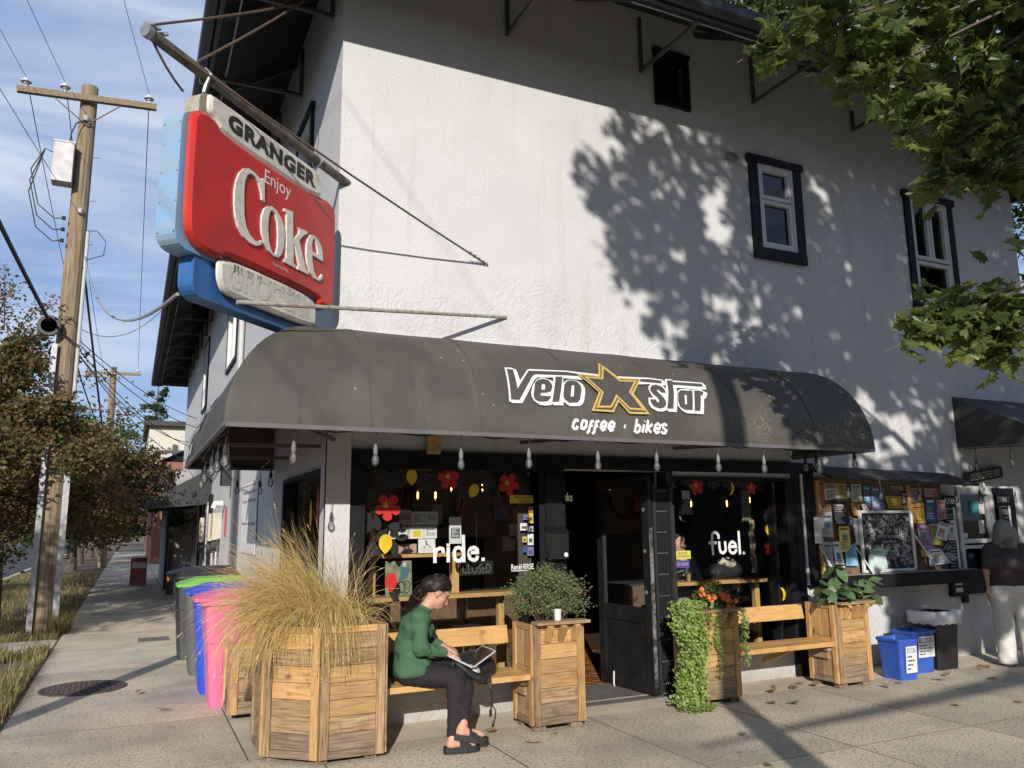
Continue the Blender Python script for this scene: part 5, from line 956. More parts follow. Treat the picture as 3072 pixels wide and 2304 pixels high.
def paper_lines(fr, u0, v0, u1, v1, rows, nm, parent, mt=INK, n0=.0015, ragged=True, sd_=1):
    r_ = random.Random(sd_); m = MB(); h = (v1-v0)/rows
    for i in range(rows):
        v = v1-h*(i+.5); u = u0
        while u < u1-.01*(u1-u0):
            ln = min((u1-u0)*r_.uniform(.08, .3), u1-u); m.poly([[(u, v-h*.22), (u+ln, v-h*.22), (u+ln, v+h*.22), (u, v+h*.22)]], fr, 0, n0); u += ln+(u1-u0)*.04
            if ragged and r_.random() < .12: break
    return m.build(nm, mt, parent)
for (x0, x1, y0, y1, h, lab, tx) in ((7.10, 7.38, 5.86, 6.16, .40, 'blue recycling box nearest the end planter, notice on its side', 0), (7.54, 7.89, 6.05, 6.33, .43, 'blue recycling box beside the black waste bin with handwritten list', 1)):
    t = thing('recycling_box', lab, 'recycling box', ((x0+x1)/2, (y0+y1)/2, 0), 'recycling boxes by the wall'); m = MB(); tub(m, x0, x1, y0, y1, h); m.build('tub', RBLUE, t)
    w_ = x1-x0
    if tx: fr = T2W((x0+.06, y0+.010, .16), (1, 0, 0), (0, -.06, 1), (0, -1, 0)); W_, H_ = w_-.10, .215
    else: fr = T2W((x0+.07, y0+.016, .07), (1, 0, 0), (0, -.065, 1), (0, -1, 0)); W_, H_ = .16, .26
    m = MB(); m.poly([[(0, 0), (W_, 0), (W_, H_), (0, H_)]], fr, 0, .004); lb = m.build('notice', PAPER, t); paper_lines(fr, .02, .02, W_-.03, H_-.08, 4, 'handwriting', lb, n0=.0055, sd_=3)
    m = MB(); add_text(m, fr, 'RECYCLING', .0056, fit=(.015, H_-.065, W_-.015, H_-.015)); m.build('lettering', INK, lb)
t = thing('waste_bin', 'black open waste bin with white liner beside the recycling boxes', 'waste bin', (8.10, 6.21, 0)); m = MB(); tub(m, 7.90, 8.30, 6.05, 6.37, .60, .8); m.build('tub', mat('bin_black', (.02, .02, .021), (.014, .014, .015), .4, scale=5), t)
m = MB(); rr_ = []
for s, z, e in ((1.0, .60, .0), (1.03, .615, .012), (1.05, .60, .018), (1.04, .50, .016), (1.02, .475, .014)):
    for i in range(48):
        a = 6.2832*i/48; cx, cy = math.cos(a), math.sin(a); q = max(abs(cx)/.2, abs(cy)/.16); wv = .004*math.sin(i*2.6+z*30)*(z < .6)
        rr_.append((8.10+cx/q*s+cx*(e+wv), 6.21+cy/q*s+cy*(e+wv), z+(.008*math.sin(i*1.7) if z < .5 else 0)))
m.add(rr_, [(i*48+j, (i+1)*48+j, (i+1)*48+(j+1) % 48, i*48+(j+1) % 48) for i in range(4) for j in range(48)]); m.build('liner', mat('white_plastic_liner', (.70, .69, .69), (.6, .58, .6), .35, scale=12, bump=.3, bscale=25), t, smooth=True)

# fallen leaves
MAPLE = [(0, -.02), (.12, -.04), (.36, -.14), (.35, .01), (.55, .09), (.47, .19), (.57, .33), (.38, .36), (.36, .45), (.22, .42), (.21, .61), (.10, .60), (0, .80)]
MAPLE = [(x, y) for x, y in MAPLE]+[(-x, y) for x, y in MAPLE[-2:0:-1]]
def maple_pts(): return [(0, .18, .0)]+[(x, y, .10*abs(x)-.06*y*y) for x, y in MAPLE]+[(MAPLE[0][0], MAPLE[0][1], 0)]
DLEAF = [mat('fallen_leaf_%s' % n_, c, tuple(x*.6 for x in c), .8, scale=9) for n_, c in (('tan', (.42, .26, .11)), ('brown', (.26, .14, .06)), ('ochre', (.50, .34, .08)), ('green', (.16, .22, .05)))]
rl = random.Random(5); leafspots = [(2.62, 6.0, 0), (2.78, 5.55, 0), (3.05, 5.72, 0), (5.6, 6.05, 0), (5.9, 6.1, 1), (5.75, 6.2, 0), (6.05, 6.18, 0), (6.17, 6.08, 0), (6.72, 5.72, 0), (7.0, 5.8, 0), (7.45, 5.72, 1), (7.7, 5.85, 0), (8.35, 5.9, 0), (8.55, 6.0, 1), (6.6, 4.9, 2), (7.15, 4.75, 2), (3.9, 4.35, 3), (5.4, 5.65, 3), (5.25, 5.75, 1), (8.0, 5.5, 0), (8.75, 5.55, 0), (6.9, 4.35, 2), (4.3, 5.0, 0), (.15, 8.9, 1), (.35, 8.0, 0)]
KIND_ = ['dry tan leaf', 'crumpled brown leaf', 'ochre yellow leaf', 'green leaf']
WHERE_ = ['behind the seated person shoes', 'in front of the herb planter', 'at the foot of the herb planter', 'under the front edge of the empty bench', 'under the empty bench', 'against the wall below the empty bench', 'by the wall footing left of the end planter', 'tucked beside the end planter', 'in front of the end planter', 'in front of the first recycling box', 'in front of the second recycling box', 'at the foot of the waste bin', 'by the wall beyond the waste bin', 'between waste bin and customer', 'alone on open pavement out from the end planter', 'out from the recycling boxes', 'near the pole shadow', 'right of the creeper planter', 'touching the creeper planter foot', 'out from the waste bin', 'behind the customer heels', 'farthest out from the recycling boxes', 'beside the pole shadow', 'near the manhole cover', 'by the pink wheelie bin']
leaflab = ['%s lying %s' % (KIND_[c_], w__) for (x_, y_, c_), w__ in zip(leafspots, WHERE_)]
for x, y, ci in leafspots:
    m = MB(); m.leaf(maple_pts(), (0, 0, 0), Matrix.Identity(3), rl.uniform(.07, .13)); me = m.mesh('fallen_leaf', DLEAF[ci])
    o = mesh_obj('fallen_leaf', me, Matrix.Translation((x, y, .016 if y < 6.05 else .03)) @ Matrix.Rotation(rl.uniform(0, 6.28), 4, 'Z') @ Matrix.Rotation(rl.gauss(0, .18), 4, 'X'))
    o['label'] = leaflab[leafspots.index((x, y, ci))]; o['category'] = 'leaf'; o['group'] = 'fallen leaves on the pavement'
# ================================================================== trees
BARK = mat('bark', (.14, .105, .075), (.06, .045, .035), .95, scale=9, stretch=(3, 3, .6), bump=.7, bscale=14); BARK2 = mat('maple_bark', (.17, .14, .11), (.08, .065, .05), .95, scale=8, stretch=(3, 3, .6), bump=.7, bscale=12)
RH4 = [(0, 0, 0), (.45, .3, .06), (1, 0, 0), (.45, -.3, .06)]
def tree(name, label, base, height, clusters, nleaf, lsize, lmat, seed, trunk_r=.16, group=None, berries=0, cat='tree', pts=RH4, twigs=0, tilt=(0, 0)):
    """clusters: (centre, radii, weight); trunk and limbs reach every cluster"""
    r_ = random.Random(seed); t = thing(name, label, cat, base, group); b = Vector(base)
    tm = MB(); top = b+V(tilt[0], tilt[1], height*.62); path = [b+V(0, 0, -.05), b+V(.02, .01, height*.15), b.lerp(top, .5)+V(r_.gauss(0, .06), r_.gauss(0, .06), 0), top]
    tm.tube(path, [trunk_r*1.35, trunk_r, trunk_r*.8, trunk_r*.35], 10); 
    for c, rad, w_ in clusters:
        c = Vector(c); s = b.lerp(top, min(1, max(.35, (c.z-b.z)/max(.1, top.z-b.z)*.7))); mid = s.lerp(c, .5)+V(r_.gauss(0, .12), r_.gauss(0, .12), .1); tm.tube([s, mid, c], [trunk_r*.38, trunk_r*.22, .012], 6)
        for k_ in range(5):
            e = c+V(r_.gauss(0, rad[0]*.6), r_.gauss(0, rad[1]*.6), r_.gauss(0, rad[2]*.6)); tm.tube([c.lerp(mid, .3), c.lerp(e, .5)+V(0, 0, .04), e], [.014, .009, .004], 4, False)
    tm.build('trunk', BARK, t)
    tot = sum(c[2] for c in clusters); m = MB(); bm_ = MB()
    for c, rad, w_ in clusters:
        n = int(nleaf*w_/tot); sub = [(Vector(c)+V(r_.gauss(0, .55)*rad[0], r_.gauss(0, .55)*rad[1], r_.gauss(0, .5)*rad[2])) for _ in range(max(4, n//90))]
        for i in range(n):
            s = r_.choice(sub); q = rad[0]*.20; p = s+V(r_.gauss(0, q), r_.gauss(0, q), r_.gauss(0, q*.8))
            m.leaf(pts, p, rmat(r_), lsize*r_.uniform(.7, 1.3))
            if berries and r_.random() < berries: bm_.lathe([(0, 0), (.011, .008), (.011, .016), (0, .024)], 5, p+V(r_.gauss(0, .05), r_.gauss(0, .05), -.03))
    for (a, bb_) in ([] if not twigs else twigs):       # outlying sprigs
        a, bb_ = Vector(a), Vector(bb_); mid = a.lerp(bb_, .5)+V(0, 0, .12); tw = MB()
        for k_ in range(26):
            f = (k_+1)/26; p = (a.lerp(mid, f*2) if f < .5 else mid.lerp(bb_, f*2-1)); 
            for j in range(int(9*(1-.5*f))): m.leaf(pts, p+V(r_.gauss(0, .10), r_.gauss(0, .10), r_.gauss(0, .09)), rmat(r_), lsize*r_.uniform(.6, 1.1))
            if berries and r_.random() < .8: bm_.lathe([(0, 0), (.011, .008), (.011, .016), (0, .024)], 5, p+V(r_.gauss(0, .06), r_.gauss(0, .06), -.03))
        tw.tube([a, mid, bb_], [.012, .008, .003], 4, False); tw.build('twig', BARK, t)
    m.build('crown', lmat, t)
    if berries: bm_.build('berries', flat('red_berry', (.30, .035, .02), .4), t, kind='stuff')
    return t
HAW = leafmat('hawthorn_leaf', [(.045, .06, .015), (.085, .095, .025), (.14, .115, .04), (.19, .105, .045), (.065, .075, .022), (.15, .075, .038)], .25, .55)
STL = leafmat('street_tree_leaf', [(.035, .06, .015), (.06, .095, .022), (.10, .135, .03), (.05, .075, .018)], .35, .55); YEL = leafmat('yellowing_leaf', [(.09, .10, .02), (.14, .15, .03), (.20, .18, .04)], .4, .55)
TG = 'street trees along the verge'
tree('hawthorn_tree', 'dense hawthorn with rusty leaves and red berries beside the utility pole', (-2.25, 17.2, 0), 6.2,
     [((-1.25, 14.15, 3.3), (.42, .3, .4), 1.0), ((-.75, 14.2, 2.75), (.45, .35, .35), 1.0), ((-2.0, 14.1, 2.7), (.5, .35, .5), 1.2), ((-1.75, 14.3, 4.2), (.4, .3, .35), .7), ((-2.5, 16.6, 3.7), (.9, .9, .9), 4), ((-1.9, 16.2, 3.0), (.8, .8, .8), 3.5), ((-2.9, 16.3, 2.5), (.9, .9, .8), 3), ((-1.5, 16.6, 2.1), (.7, .8, .65), 2.6), ((-2.0, 16.0, 4.5), (.55, .6, .45), 1.3), ((-.85, 16.9, 2.4), (.55, .6, .55), 1.6), ((-2.6, 15.9, 1.4), (.7, .6, .5), 1.6), ((-3.0, 17, 4.9), (.6, .7, .5), 1.0), ((-.6, 17.4, 1.9), (.55, .6, .4), 1.3)], 50000, .082, HAW, 3, .19, TG, .010,
     twigs=[((-2.0, 15.6, 4.9), (-1.35, 14.3, 5.25)), ((-1.6, 15.6, 4.0), (-.35, 14.4, 4.05)), ((-1.5, 15.8, 3.4), (-.2, 14.2, 3.5)), ((-1.2, 16, 2.7), (.1, 14.6, 3.0)), ((-1.2, 16, 2.3), (.35, 14.8, 2.55)), ((-.8, 16, 2.0), (.45, 15.0, 2.2)), ((-2.2, 15.8, 5.0), (-2.1, 14.5, 5.75)), ((-2.4, 15.8, 4.9), (-1.9, 14.4, 5.5)), ((-.9, 16.2, 1.8), (.2, 15.2, 1.75)), ((-2.3, 15.6, 1.2), (-1.75, 14.2, .9))])
ST = [((-2.0, 24.2, 0), 5.6, 11), ((-2.1, 29.5, 0), 5.8, 12), ((-2.0, 35.5, 0), 6.0, 13), ((-2.1, 43, 0), 6.4, 14), ((-2.0, 52, 0), 7.0, 15), ((-2.1, 63, 0), 7.5, 16)]
labs = ['dark leafy street tree beyond the hawthorn by the bicycle', 'street tree beyond the second utility pole base', 'street tree opposite the far brick house', 'street tree with arching crown over the far sidewalk', 'distant street tree closing the avenue', 'farthest street tree at the end of the sidewalk']
for i, (b, h, sd_) in enumerate(ST):
    x, y, _ = b; tree('street_tree', labs[i], b, h, [((x-.6, y, h*.62), (1.1, 1.1, .8), 3), ((x+.9, y-.6, h*.52), (.95, 1.0, .65), 3), ((x+.3, y+.6, h*.75), (1.0, 1.0, .7), 2), ((x+1.7, y+.4, h*.48), (.7, .9, .5), 1.5), ((x-1.6, y+.5, h*.5), (.9, .9, .7), 2), ((x+.8, y, h*.30), (1.0, 1.0, .5), 1.6), ((x-.9, y, h*.32), (1.0, 1.0, .55), 1.6)], 13000 if i < 3 else 9000, .13 if i < 3 else .19, STL if i != 2 else YEL, sd_, .17, TG)
tree('hawthorn_tree', 'second hawthorn with drooping rusty branches behind the near utility pole', (-1.75, 21.2, 0), 5.2, [((-1.3, 21, 2.5), (.9, .9, .7), 3), ((-.5, 21.2, 2.2), (.7, .8, .55), 2.5), ((.1, 21.4, 2.9), (.5, .7, .5), 1.3), ((-1.9, 21.4, 3.4), (.9, .9, .7), 2), ((-2.4, 20.8, 2.2), (.8, .8, .7), 2), ((-.9, 20.6, 3.3), (.6, .7, .5), 1.5)], 26000, .095, HAW, 5, .15, TG, .006, twigs=[((-.6, 20.6, 3.3), (.45, 19.6, 3.35)), ((-.4, 20.8, 2.6), (.75, 19.8, 2.55)), ((-.8, 20.4, 3.8), (.1, 19.2, 4.15)), ((-.3, 20.8, 2.1), (.8, 20.0, 1.95))])
for i, (x, y) in enumerate(((-6.5, 84), (-2.5, 90), (1.5, 86), (5.5, 82))):
    tree('broadleaf_tree', 'hazy tree closing the far end of the avenue, %s of four' % ['kerb side', 'road side', 'sidewalk side', 'house side'][i], (x, y, 0), 8, [((x, y, 4.6), (1.8, 1.5, 1.5), 3), ((x-1.2, y, 2.6), (1.4, 1.3, 1.1), 2), ((x+1.3, y, 2.8), (1.4, 1.3, 1.1), 2), ((x, y, 1.4), (1.8, 1.2, .7), 2)], 3600, .42, STL, 70+i, .25, 'trees closing the avenue')
tree('spruce_tree', 'tall dark conifer rising behind the far rooftops', (1.2, 64, 0), 14.8, [((1.2, 64, 3+i*1.05), (1.9*(1-i/11), 1.9*(1-i/11), .5), 2.2*(1-i/12)) for i in range(11)], 9000, .2, leafmat('conifer_leaf', [(.018, .032, .014), (.035, .05, .02), (.05, .06, .028)], .1), 21, .2, cat='tree')
tree('street_tree', 'street tree at the corner across the side street', (-5.2, 7.5, -.12), 6.4, [((-5.2, 7.3, 4.2), (1.1, 1.1, .9), 3), ((-4.3, 8.2, 4.0), (.8, .9, .7), 2), ((-5.9, 6.6, 4.6), (.9, .9, .8), 2)], 4200, .11, STL, 31, .15, TG)
# the maple at the kerb: a whole tree whose crown reaches over the pavement
SHX = lambda xw, zw, ln: V(xw, 6.5, zw)-sun_dir*ln
mapl = thing('maple_tree', 'broad maple overhanging the pavement with large lobed green leaves', 'tree', (6.9, -1.7, 0))
MAPL = leafmat('maple_leaf', [(.05, .085, .02), (.09, .135, .03), (.12, .16, .04), (.18, .21, .055), (.065, .10, .023), (.14, .15, .045)], .42, .42)
tm = MB(); tm.tube([(6.9, -1.7, -.15), (6.9, -1.7, .5), (6.85, -1.65, 2.2), (6.7, -1.6, 4.2), (6.4, -1.7, 6.4), (6.2, -1.8, 8.6)], [.34, .26, .22, .19, .13, .05], 12)
mp5 = maple_pts(); rm = random.Random(77); lm_ = MB(); near = MB()
def mleaf(m_, p, droop=True, s=None):
    M_ = Matrix.Rotation(rm.uniform(0, 6.28), 3, 'Z') @ Matrix.Rotation(R(180)+rm.gauss(.75, .5), 3, 'X') @ Matrix.Rotation(rm.gauss(0, .5), 3, 'Y'); c1, c2, ax = rm.uniform(-.1, .55), rm.uniform(-.7, .25), rm.uniform(.78, 1.12); m_.leaf([(x*ax, y, c1*abs(x)+c2*y*y+.06*math.sin(9*x+7*y)) for x, y, z in mp5], p, M_, s or rm.uniform(.10, .18))
limbs = []
def inshade(x, z):
    """which bits of the facade the crown keeps from the sun"""
    edge = float(np.interp(z, [0, 2.2, 2.7, 3.25, 3.5, 4.1, 4.5, 5.2, 5.85, 7.5], [6.9, 6.5, 6.0, 5.15, 4.75, 4.6, 4.15, 4.0, 4.15, 4.4])); return x-edge
BL = [(4.42, 5.68, .15), (4.08, 5.14, .20), (4.22, 4.82, .22), (4.45, 4.72, .30), (4.75, 5.42, .34), (4.62, 4.36, .33), (5.05, 4.75, .40), (5.0, 3.95, .30), (5.45, 3.62, .28), (5.5, 4.4, .36), (5.3, 5.5, .42), (5.15, 3.35, .18), (4.72, 3.62, .15), (5.6, 5.7, .35), (5.9, 4.9, .3), (4.55, 5.1, .28), (5.75, 3.25, .22), (4.85, 4.15, .3)]
HO = [(5.62, 5.05, .20), (5.62, 4.75, .18), (5.22, 4.12, .11), (5.12, 4.42, .09), (6.15, 4.1, .26), (5.95, 3.72, .2), (7.2, 5.55, .22), (7.35, 5.2, .14), (6.95, 4.85, .10), (6.6, 3.9, .2), (7.6, 4.6, .12), (8.4, 4.1, .12), (6.45, 3.3, .2), (7.05, 3.1, .28), (7.6, 2.75, .3), (8.2, 2.6, .25), (6.9, 2.55, .2), (8.6, 3.2, .15), (10.3, 5.0, .2), (10.1, 4.3, .15), (7.3, 3.7, .12)]
def dens(x, z):
    """how thickly the crown stands between the sun and this bit of the facade"""
    nz_ = noise.noise(V(x*2.6, z*2.6, 1.7))*.5+noise.noise(V(x*6, z*6, 3.1))*.35
    if x > 5.85 and z > 1.3: d_ = 1.05+nz_*.45 if z > 3.1 else (.40+nz_*1.1 if x > 6.3 else .18+nz_)
    elif z <= 1.3: d_ = .8+nz_ if x > 7.75 else 0
    else:
        d_ = 0
        for bx_, bz_, br_ in BL: d_ = max(d_, 1.15*math.exp(-(((x-bx_)**2+(z-bz_)**2)/(br_*br_))**1.6*.7))
        d_ += nz_*.55 if d_ > .12 else 0
        if z > 5.9 and x > 4.3: d_ = .8
    for hx_, hz_, hr_ in HO:
        q_ = ((x-hx_)**2+(z-hz_)**2)/(hr_*hr_)
        if q_ < 1.6: d_ -= 1.1*math.exp(-q_*q_)*(.75+nz_)
    return d_
cnt = tries = 0
while cnt < 25000 and tries < 300000:
    tries += 1; x = rm.uniform(3.8, 11.2); z = rm.uniform(.1, 8.0)
    if rm.random() > dens(x, z): continue
    mleaf(lm_, SHX(x, z, rm.uniform(8.3, 10.4)), s=rm.uniform(.10, .16) if x < 6.2 else rm.uniform(.12, .19)); cnt += 1
for i in range(26):
    x = rm.uniform(4.6, 10); z = rm.uniform(3.2, 7.5); e = SHX(x, z, rm.uniform(8.5, 10.4)); s = V(6.75, -1.62, min(8, max(3.4, e.z-.9))); mid = s.lerp(e, .5)+V(0, 0, .25); tm.tube([s, mid, e], [.06, .035, .01], 6); limbs.append(e)
lm_.build('crown', MAPL, mapl)
# boughs that hang into the picture
cl = [((3.34, 3.25, 4.46), .15, 36), ((3.58, 3.1, 4.58), .20, 70), ((3.78, 3.05, 4.40), .20, 66), ((3.86, 3.0, 4.24), .12, 30), ((4.05, 2.9, 4.55), .26, 90), ((4.4, 2.75, 4.48), .28, 110), ((4.7, 2.6, 4.58), .28, 110), ((4.12, 2.95, 4.10), .17, 46), ((4.42, 2.82, 3.98), .24, 95), ((4.68, 2.7, 4.1), .25, 90), ((4.33, 2.93, 3.72), .17, 55), ((4.62, 2.8, 3.70), .20, 60),
      ((4.26, 3.14, 2.72), .11, 36), ((4.38, 3.06, 2.83), .14, 50), ((4.55, 3.0, 2.80), .17, 66), ((4.74, 2.9, 2.86), .18, 66), ((4.66, 2.98, 2.66), .14, 44), ((5.0, 2.7, 4.3), .35, 120), ((5.1, 2.7, 3.0), .25, 60), ((4.2, 2.75, 4.95), .35, 110), ((4.8, 2.5, 5.0), .4, 120)]
for c, rd_, n in cl:
    c = Vector(c)
    for i in range(n): mleaf(near, c+V(rm.gauss(0, rd_*.62), rm.gauss(0, rd_*.6), rm.gauss(0, rd_*.55)), s=rm.uniform(.09, .175))
hub = V(5.6, 1.4, 4.9); hub2 = V(5.7, 1.5, 3.3); tm.tube([(6.75, -1.6, 3.9), (6.2, -.2, 4.6), hub], [.10, .07, .045], 8); tm.tube([(6.8, -1.6, 3.0), (6.3, .2, 3.3), hub2], [.08, .05, .035], 8)
for c, rd_, n in cl:
    h_ = hub2 if c[2] < 3.2 else hub; c = Vector(c); tm.tube([h_, h_.lerp(c, .55)+V(0, 0, .1), c, c+V(-.2, .12, -.12)], [.026, .014, .007, .003], 5, False)
tm.tube([(6.88, -1.7, 4.0), (5.5, -2.55, 3.95), (4.05, -2.95, 3.75), (1.9, -3.1, 3.7), (-.15, -3.2, 3.65)], [.13, .11, .09, .06, .02], 8)
near.build('near_boughs', MAPL, mapl); tm.build('trunk', BARK2, mapl)
# tree behind the shop; then unseen trees and houses added to cut sky light
tree('broadleaf_tree', 'tall dark leafy tree rising behind the right end of the shop roof', (14.2, 12.2, 0), 14.5, [((13.4, 11, 11.6), (1.6, 1.6, 1.0), 3), ((11.3, 11.6, 12.6), (1.6, 1.6, .9), 3), ((15.2, 9.4, 9.4), (1.4, 1.5, 1.5), 3), ((16.2, 10, 8.0), (1.2, 1.5, 1.5), 2.4), ((13.8, 10.6, 13.4), (2.0, 1.6, 1.2), 3), ((15.4, 9.8, 11.5), (1.5, 1.5, 1.5), 3), ((9.6, 12.6, 13.4), (1.4, 1.4, .8), 2)], 15000, .16, STL, 41, .3)
for i, (x, y, h) in enumerate(((9.5, -13.5, 13), (17, -13, 14), (25, -6, 14), (3.6, -15.5, 9.0), (-14.5, -13, 9.5), (-16, 2, 12), (22, 3, 12))):
    tree('street_tree', 'tall street tree across the cross street, number %s from the maple' % ['one', 'two', 'three', 'four', 'five', 'six', 'seven'][i], (x, y, -.12), h, [((x+dx*2.1, y+dy*2.0, h*hz_), (1.7, 1.7, 1.3), 1) for dx, dy, hz_ in ((0, 0, .8), (1, .3, .6), (-1, .2, .6), (.2, 1, .5), (.1, -1, .55), (-.7, -.7, .72), (.7, .7, .75))], 8500, .42, STL, 50+i, .25, 'trees across the cross street')
BRICKS = mat('opposite_brick', (.20, .10, .07), (.12, .06, .045), .9, scale=30); SIDING = flat('opposite_siding', (.22, .23, .22), .8)
for i, (x, w_, h, mt) in enumerate(((-26, 11, 6.4, SIDING), (-13, 10, 6.2, BRICKS), (-1.5, 10, 6.0, SIDING), (10.5, 11, 8.4, BRICKS), (23, 12, 9, SIDING), (36, 12, 9, BRICKS))):  # unseen row opposite, added to keep sky light off the shop wall
    t = thing('house', ['grey timber house across the cross street, far left of the row', 'brick house across the cross street beside the grey one', 'grey timber house facing the shop corner', 'tall brick house facing the notice board', 'tall grey house beyond the tall brick one', 'last brick house of the opposite row'][i], 'house', (x, -20, 0), 'houses across the cross street')
    m = MB(); m.bb((x-w_/2, -28, -.12), (x+w_/2, -19, h*.72)); m.build('wall', mt, t); m = MB(); P = [(x-w_/2-.4, -28.4, h*.72), (x+w_/2+.4, -28.4, h*.72), (x+w_/2+.4, -18.6, h*.72), (x-w_/2-.4, -18.6, h*.72), (x-w_/2-.4, -23.5, h), (x+w_/2+.4, -23.5, h)]; m.add(P, [(0, 4, 5, 1), (3, 2, 5, 4), (0, 3, 4), (1, 5, 2), (0, 1, 2, 3)]); m.build('roof', ROOF, t)
    for k_ in range(4):
        for z in (1.0, 3.1):
            if z+1.3 < h*.72: m = MB(); xx = x-w_/2+w_*(k_+.5)/4; m.bb((xx-.5, -18.99, z), (xx+.5, -18.95, z+1.3)); m.build('window', DARK, t)

t = thing('house', 'low brick house next door beyond the order window end', 'house', (18.5, 12, 0)); m = MB(); m.bb((14.2, 8.2, -.12), (23, 18, 3.9)); m.build('wall', BRICKS, t); m = MB(); m.add([(13.8, 7.8, 3.9), (23.4, 7.8, 3.9), (23.4, 18.4, 3.9), (13.8, 18.4, 3.9), (13.8, 13, 5.9), (23.4, 13, 5.9)], [(0, 1, 5, 4), (2, 3, 4, 5), (3, 0, 4), (1, 2, 5), (3, 2, 1, 0)]); m.build('roof', ROOF, t)
for k_ in range(3): m = MB(); m.bb((15.2+k_*2.6, 8.16, 1.0), (16.5+k_*2.6, 8.199, 2.5)); m.build('window', DARK, t)
# ================================================================== grass on the verge
GRS = leafmat('verge_grass', [(.08, .11, .025), (.15, .16, .04), (.30, .25, .10), (.42, .34, .16), (.11, .13, .03), (.36, .29, .12)], .35, .6)
gm = MB(); rnd = random.Random(19)
def gblade(x, y, h):
    a = rnd.uniform(0, 6.28); ln = V(math.cos(a), math.sin(a), 0)*h*rnd.uniform(.2, .8); w_ = rnd.uniform(.004, .008); s = V(-math.sin(a), math.cos(a), 0)*w_; o = V(x, y, -.02)
    gm.add([o-s, o+s, o+ln*.4+V(0, 0, h*.7)+s*.6, o+ln*.4+V(0, 0, h*.7)-s*.6, o+ln+V(0, 0, h)], [(0, 1, 2, 3), (3, 2, 4)])
for i in range(7500):
    x = -.87-abs(rnd.gauss(0, .5)); y = rnd.uniform(8.3, 12.7); (noise.noise(V(x*1.4, y*1.1, 2)) > -.18) and gblade(x, y, rnd.uniform(.05, .16)*(1.9 if rnd.random() < .10 else 1))
for i in range(12000):
    y = 13.9+rnd.random()**1.6*20; gblade(rnd.uniform(-3.5, -.88), y, rnd.uniform(.04, .10)*(1+y/60))
for i in range(900):
    a = rnd.uniform(0, 6.28); gblade(-.92+math.cos(a)*.16*rnd.random(), 14.8+math.sin(a)*.5, rnd.uniform(.15, .38))
gm.build('verge_grass', GRS, None, label='rough green and straw coloured grass on the side street verge', category='grass', kind='stuff')

# ================================================================== utility poles and wires
POLEW = mat('weathered_pole_wood', (.33, .25, .155), (.15, .105, .065), .9, scale=5, stretch=(7, 7, .35), bump=.6, bscale=8, detail=8); PORC = flat('porcelain', (.62, .63, .62), .25); XFM = mat('transformer_paint', (.58, .57, .56), (.42, .40, .39), .5, scale=6)
def upole(label, bx, by, tx, tz, r0, r1, arm=None, box=None, riser=True, armz=None):
    t = thing('utility_pole', label, 'utility pole', (bx, by, 0), 'utility poles'); n = 12
    m = MB(); m.tube([(bx+(tx-bx)*f, by, tz*f-.1*(f == 0)) for f in (0, .25, .5, .75, 1)], [r0+(r1-r0)*f for f in (0, .25, .5, .75, 1)], 14); m.build('shaft', POLEW, t)
    if arm:
        x0, x1, z0, z1 = arm; y = by-r1-.06; o = board(t, 'crossarm', (x0, y, z0), (x1, y, z1), .11, .09, (0, -1, 0), POLEW)
        for s in (-1, 1):
            m = MB(); cx = tx+s*.55; m.bar((cx, y, z0+(z1-z0)*(cx-x0)/(x1-x0)-.03), (tx, y+.02, z0-.42), .03, .012); m.build('arm_brace', flat('rusty_brace', (.25, .14, .12), .7), t)
    return t
P1 = upole('near tall wooden utility pole with crossarm and transformer on the verge', -1.19, 14.9, -1.155, 9.33, .185, .135, (-2.22, -.07, 8.95, 9.10))
INS = [(-2.1, 14.72, 9.0), (-1.52, 14.72, 9.04), (-.2, 14.72, 9.13)]
def insul(parent, p, s=1.0):
    m = MB(); m.lathe([(.012*s, 0), (.012*s, .06*s), (.035*s, .06*s), (.04*s, .085*s), (.085*s, .09*s), (.08*s, .115*s), (.045*s, .135*s), (.03*s, .17*s), (.0, .175*s)], 12, p); m.build('insulator', PORC, parent, smooth=False)
for p in INS: insul(P1, (p[0], p[1], p[2]+.02))
m = MB(); m.box((-1.44, 14.7, 7.73), (.30, .28, .70)); m.bb((-1.6, 14.55, 8.08), (-1.28, 14.85, 8.11)); m.build('transformer', XFM, P1)
m = MB(); m.bar((-1.3, 14.78, 7.95), (-1.15, 14.85, 7.95), .05, .05); m.bar((-1.3, 14.78, 7.5), (-1.15, 14.85, 7.5), .05, .05); m.build('transformer_bracket', DARK, P1)
m = MB(); m.tube([(-.985, 14.72, z) for z in (0, 2.5, 5, 6.6)], .03, 8); m.build('riser_conduit', flat('pvc_conduit', (.46, .46, .45), .5), P1)
m = MB(); m.bb((-1.36, 14.66, 0), (-1.28, 14.72, 4.6)); m.build('riser_channel', GALV, P1)
m = MB(); m.bb((-1.02, 14.64, 0), (-.93, 14.70, 3.6)); m.build('riser_channel', GALV, P1)
m = MB(); m.tube([(-1.16, 14.72, 8.62), (-1.30, 14.66, 8.50), (-1.36, 14.66, 8.3), (-1.37, 14.68, 8.1)], .012, 6); m.build('jumper', DARK, P1)
m = MB(); m.lathe([(.02, 0), (.05, .01), (.05, .02), (.03, .03), (.05, .04), (.05, .05), (.03, .06), (.05, .07), (.05, .08), (.02, .1)], 10, (-1.165, 14.72, 8.6)); m.build('arrester', PORC, P1); m = MB(); m.lathe([(.02, 0), (.05, .02), (.03, .05), (.05, .08), (.02, .1)], 10, (-1.13, 14.72, 6.9)); m.build('arrester', PORC, P1)
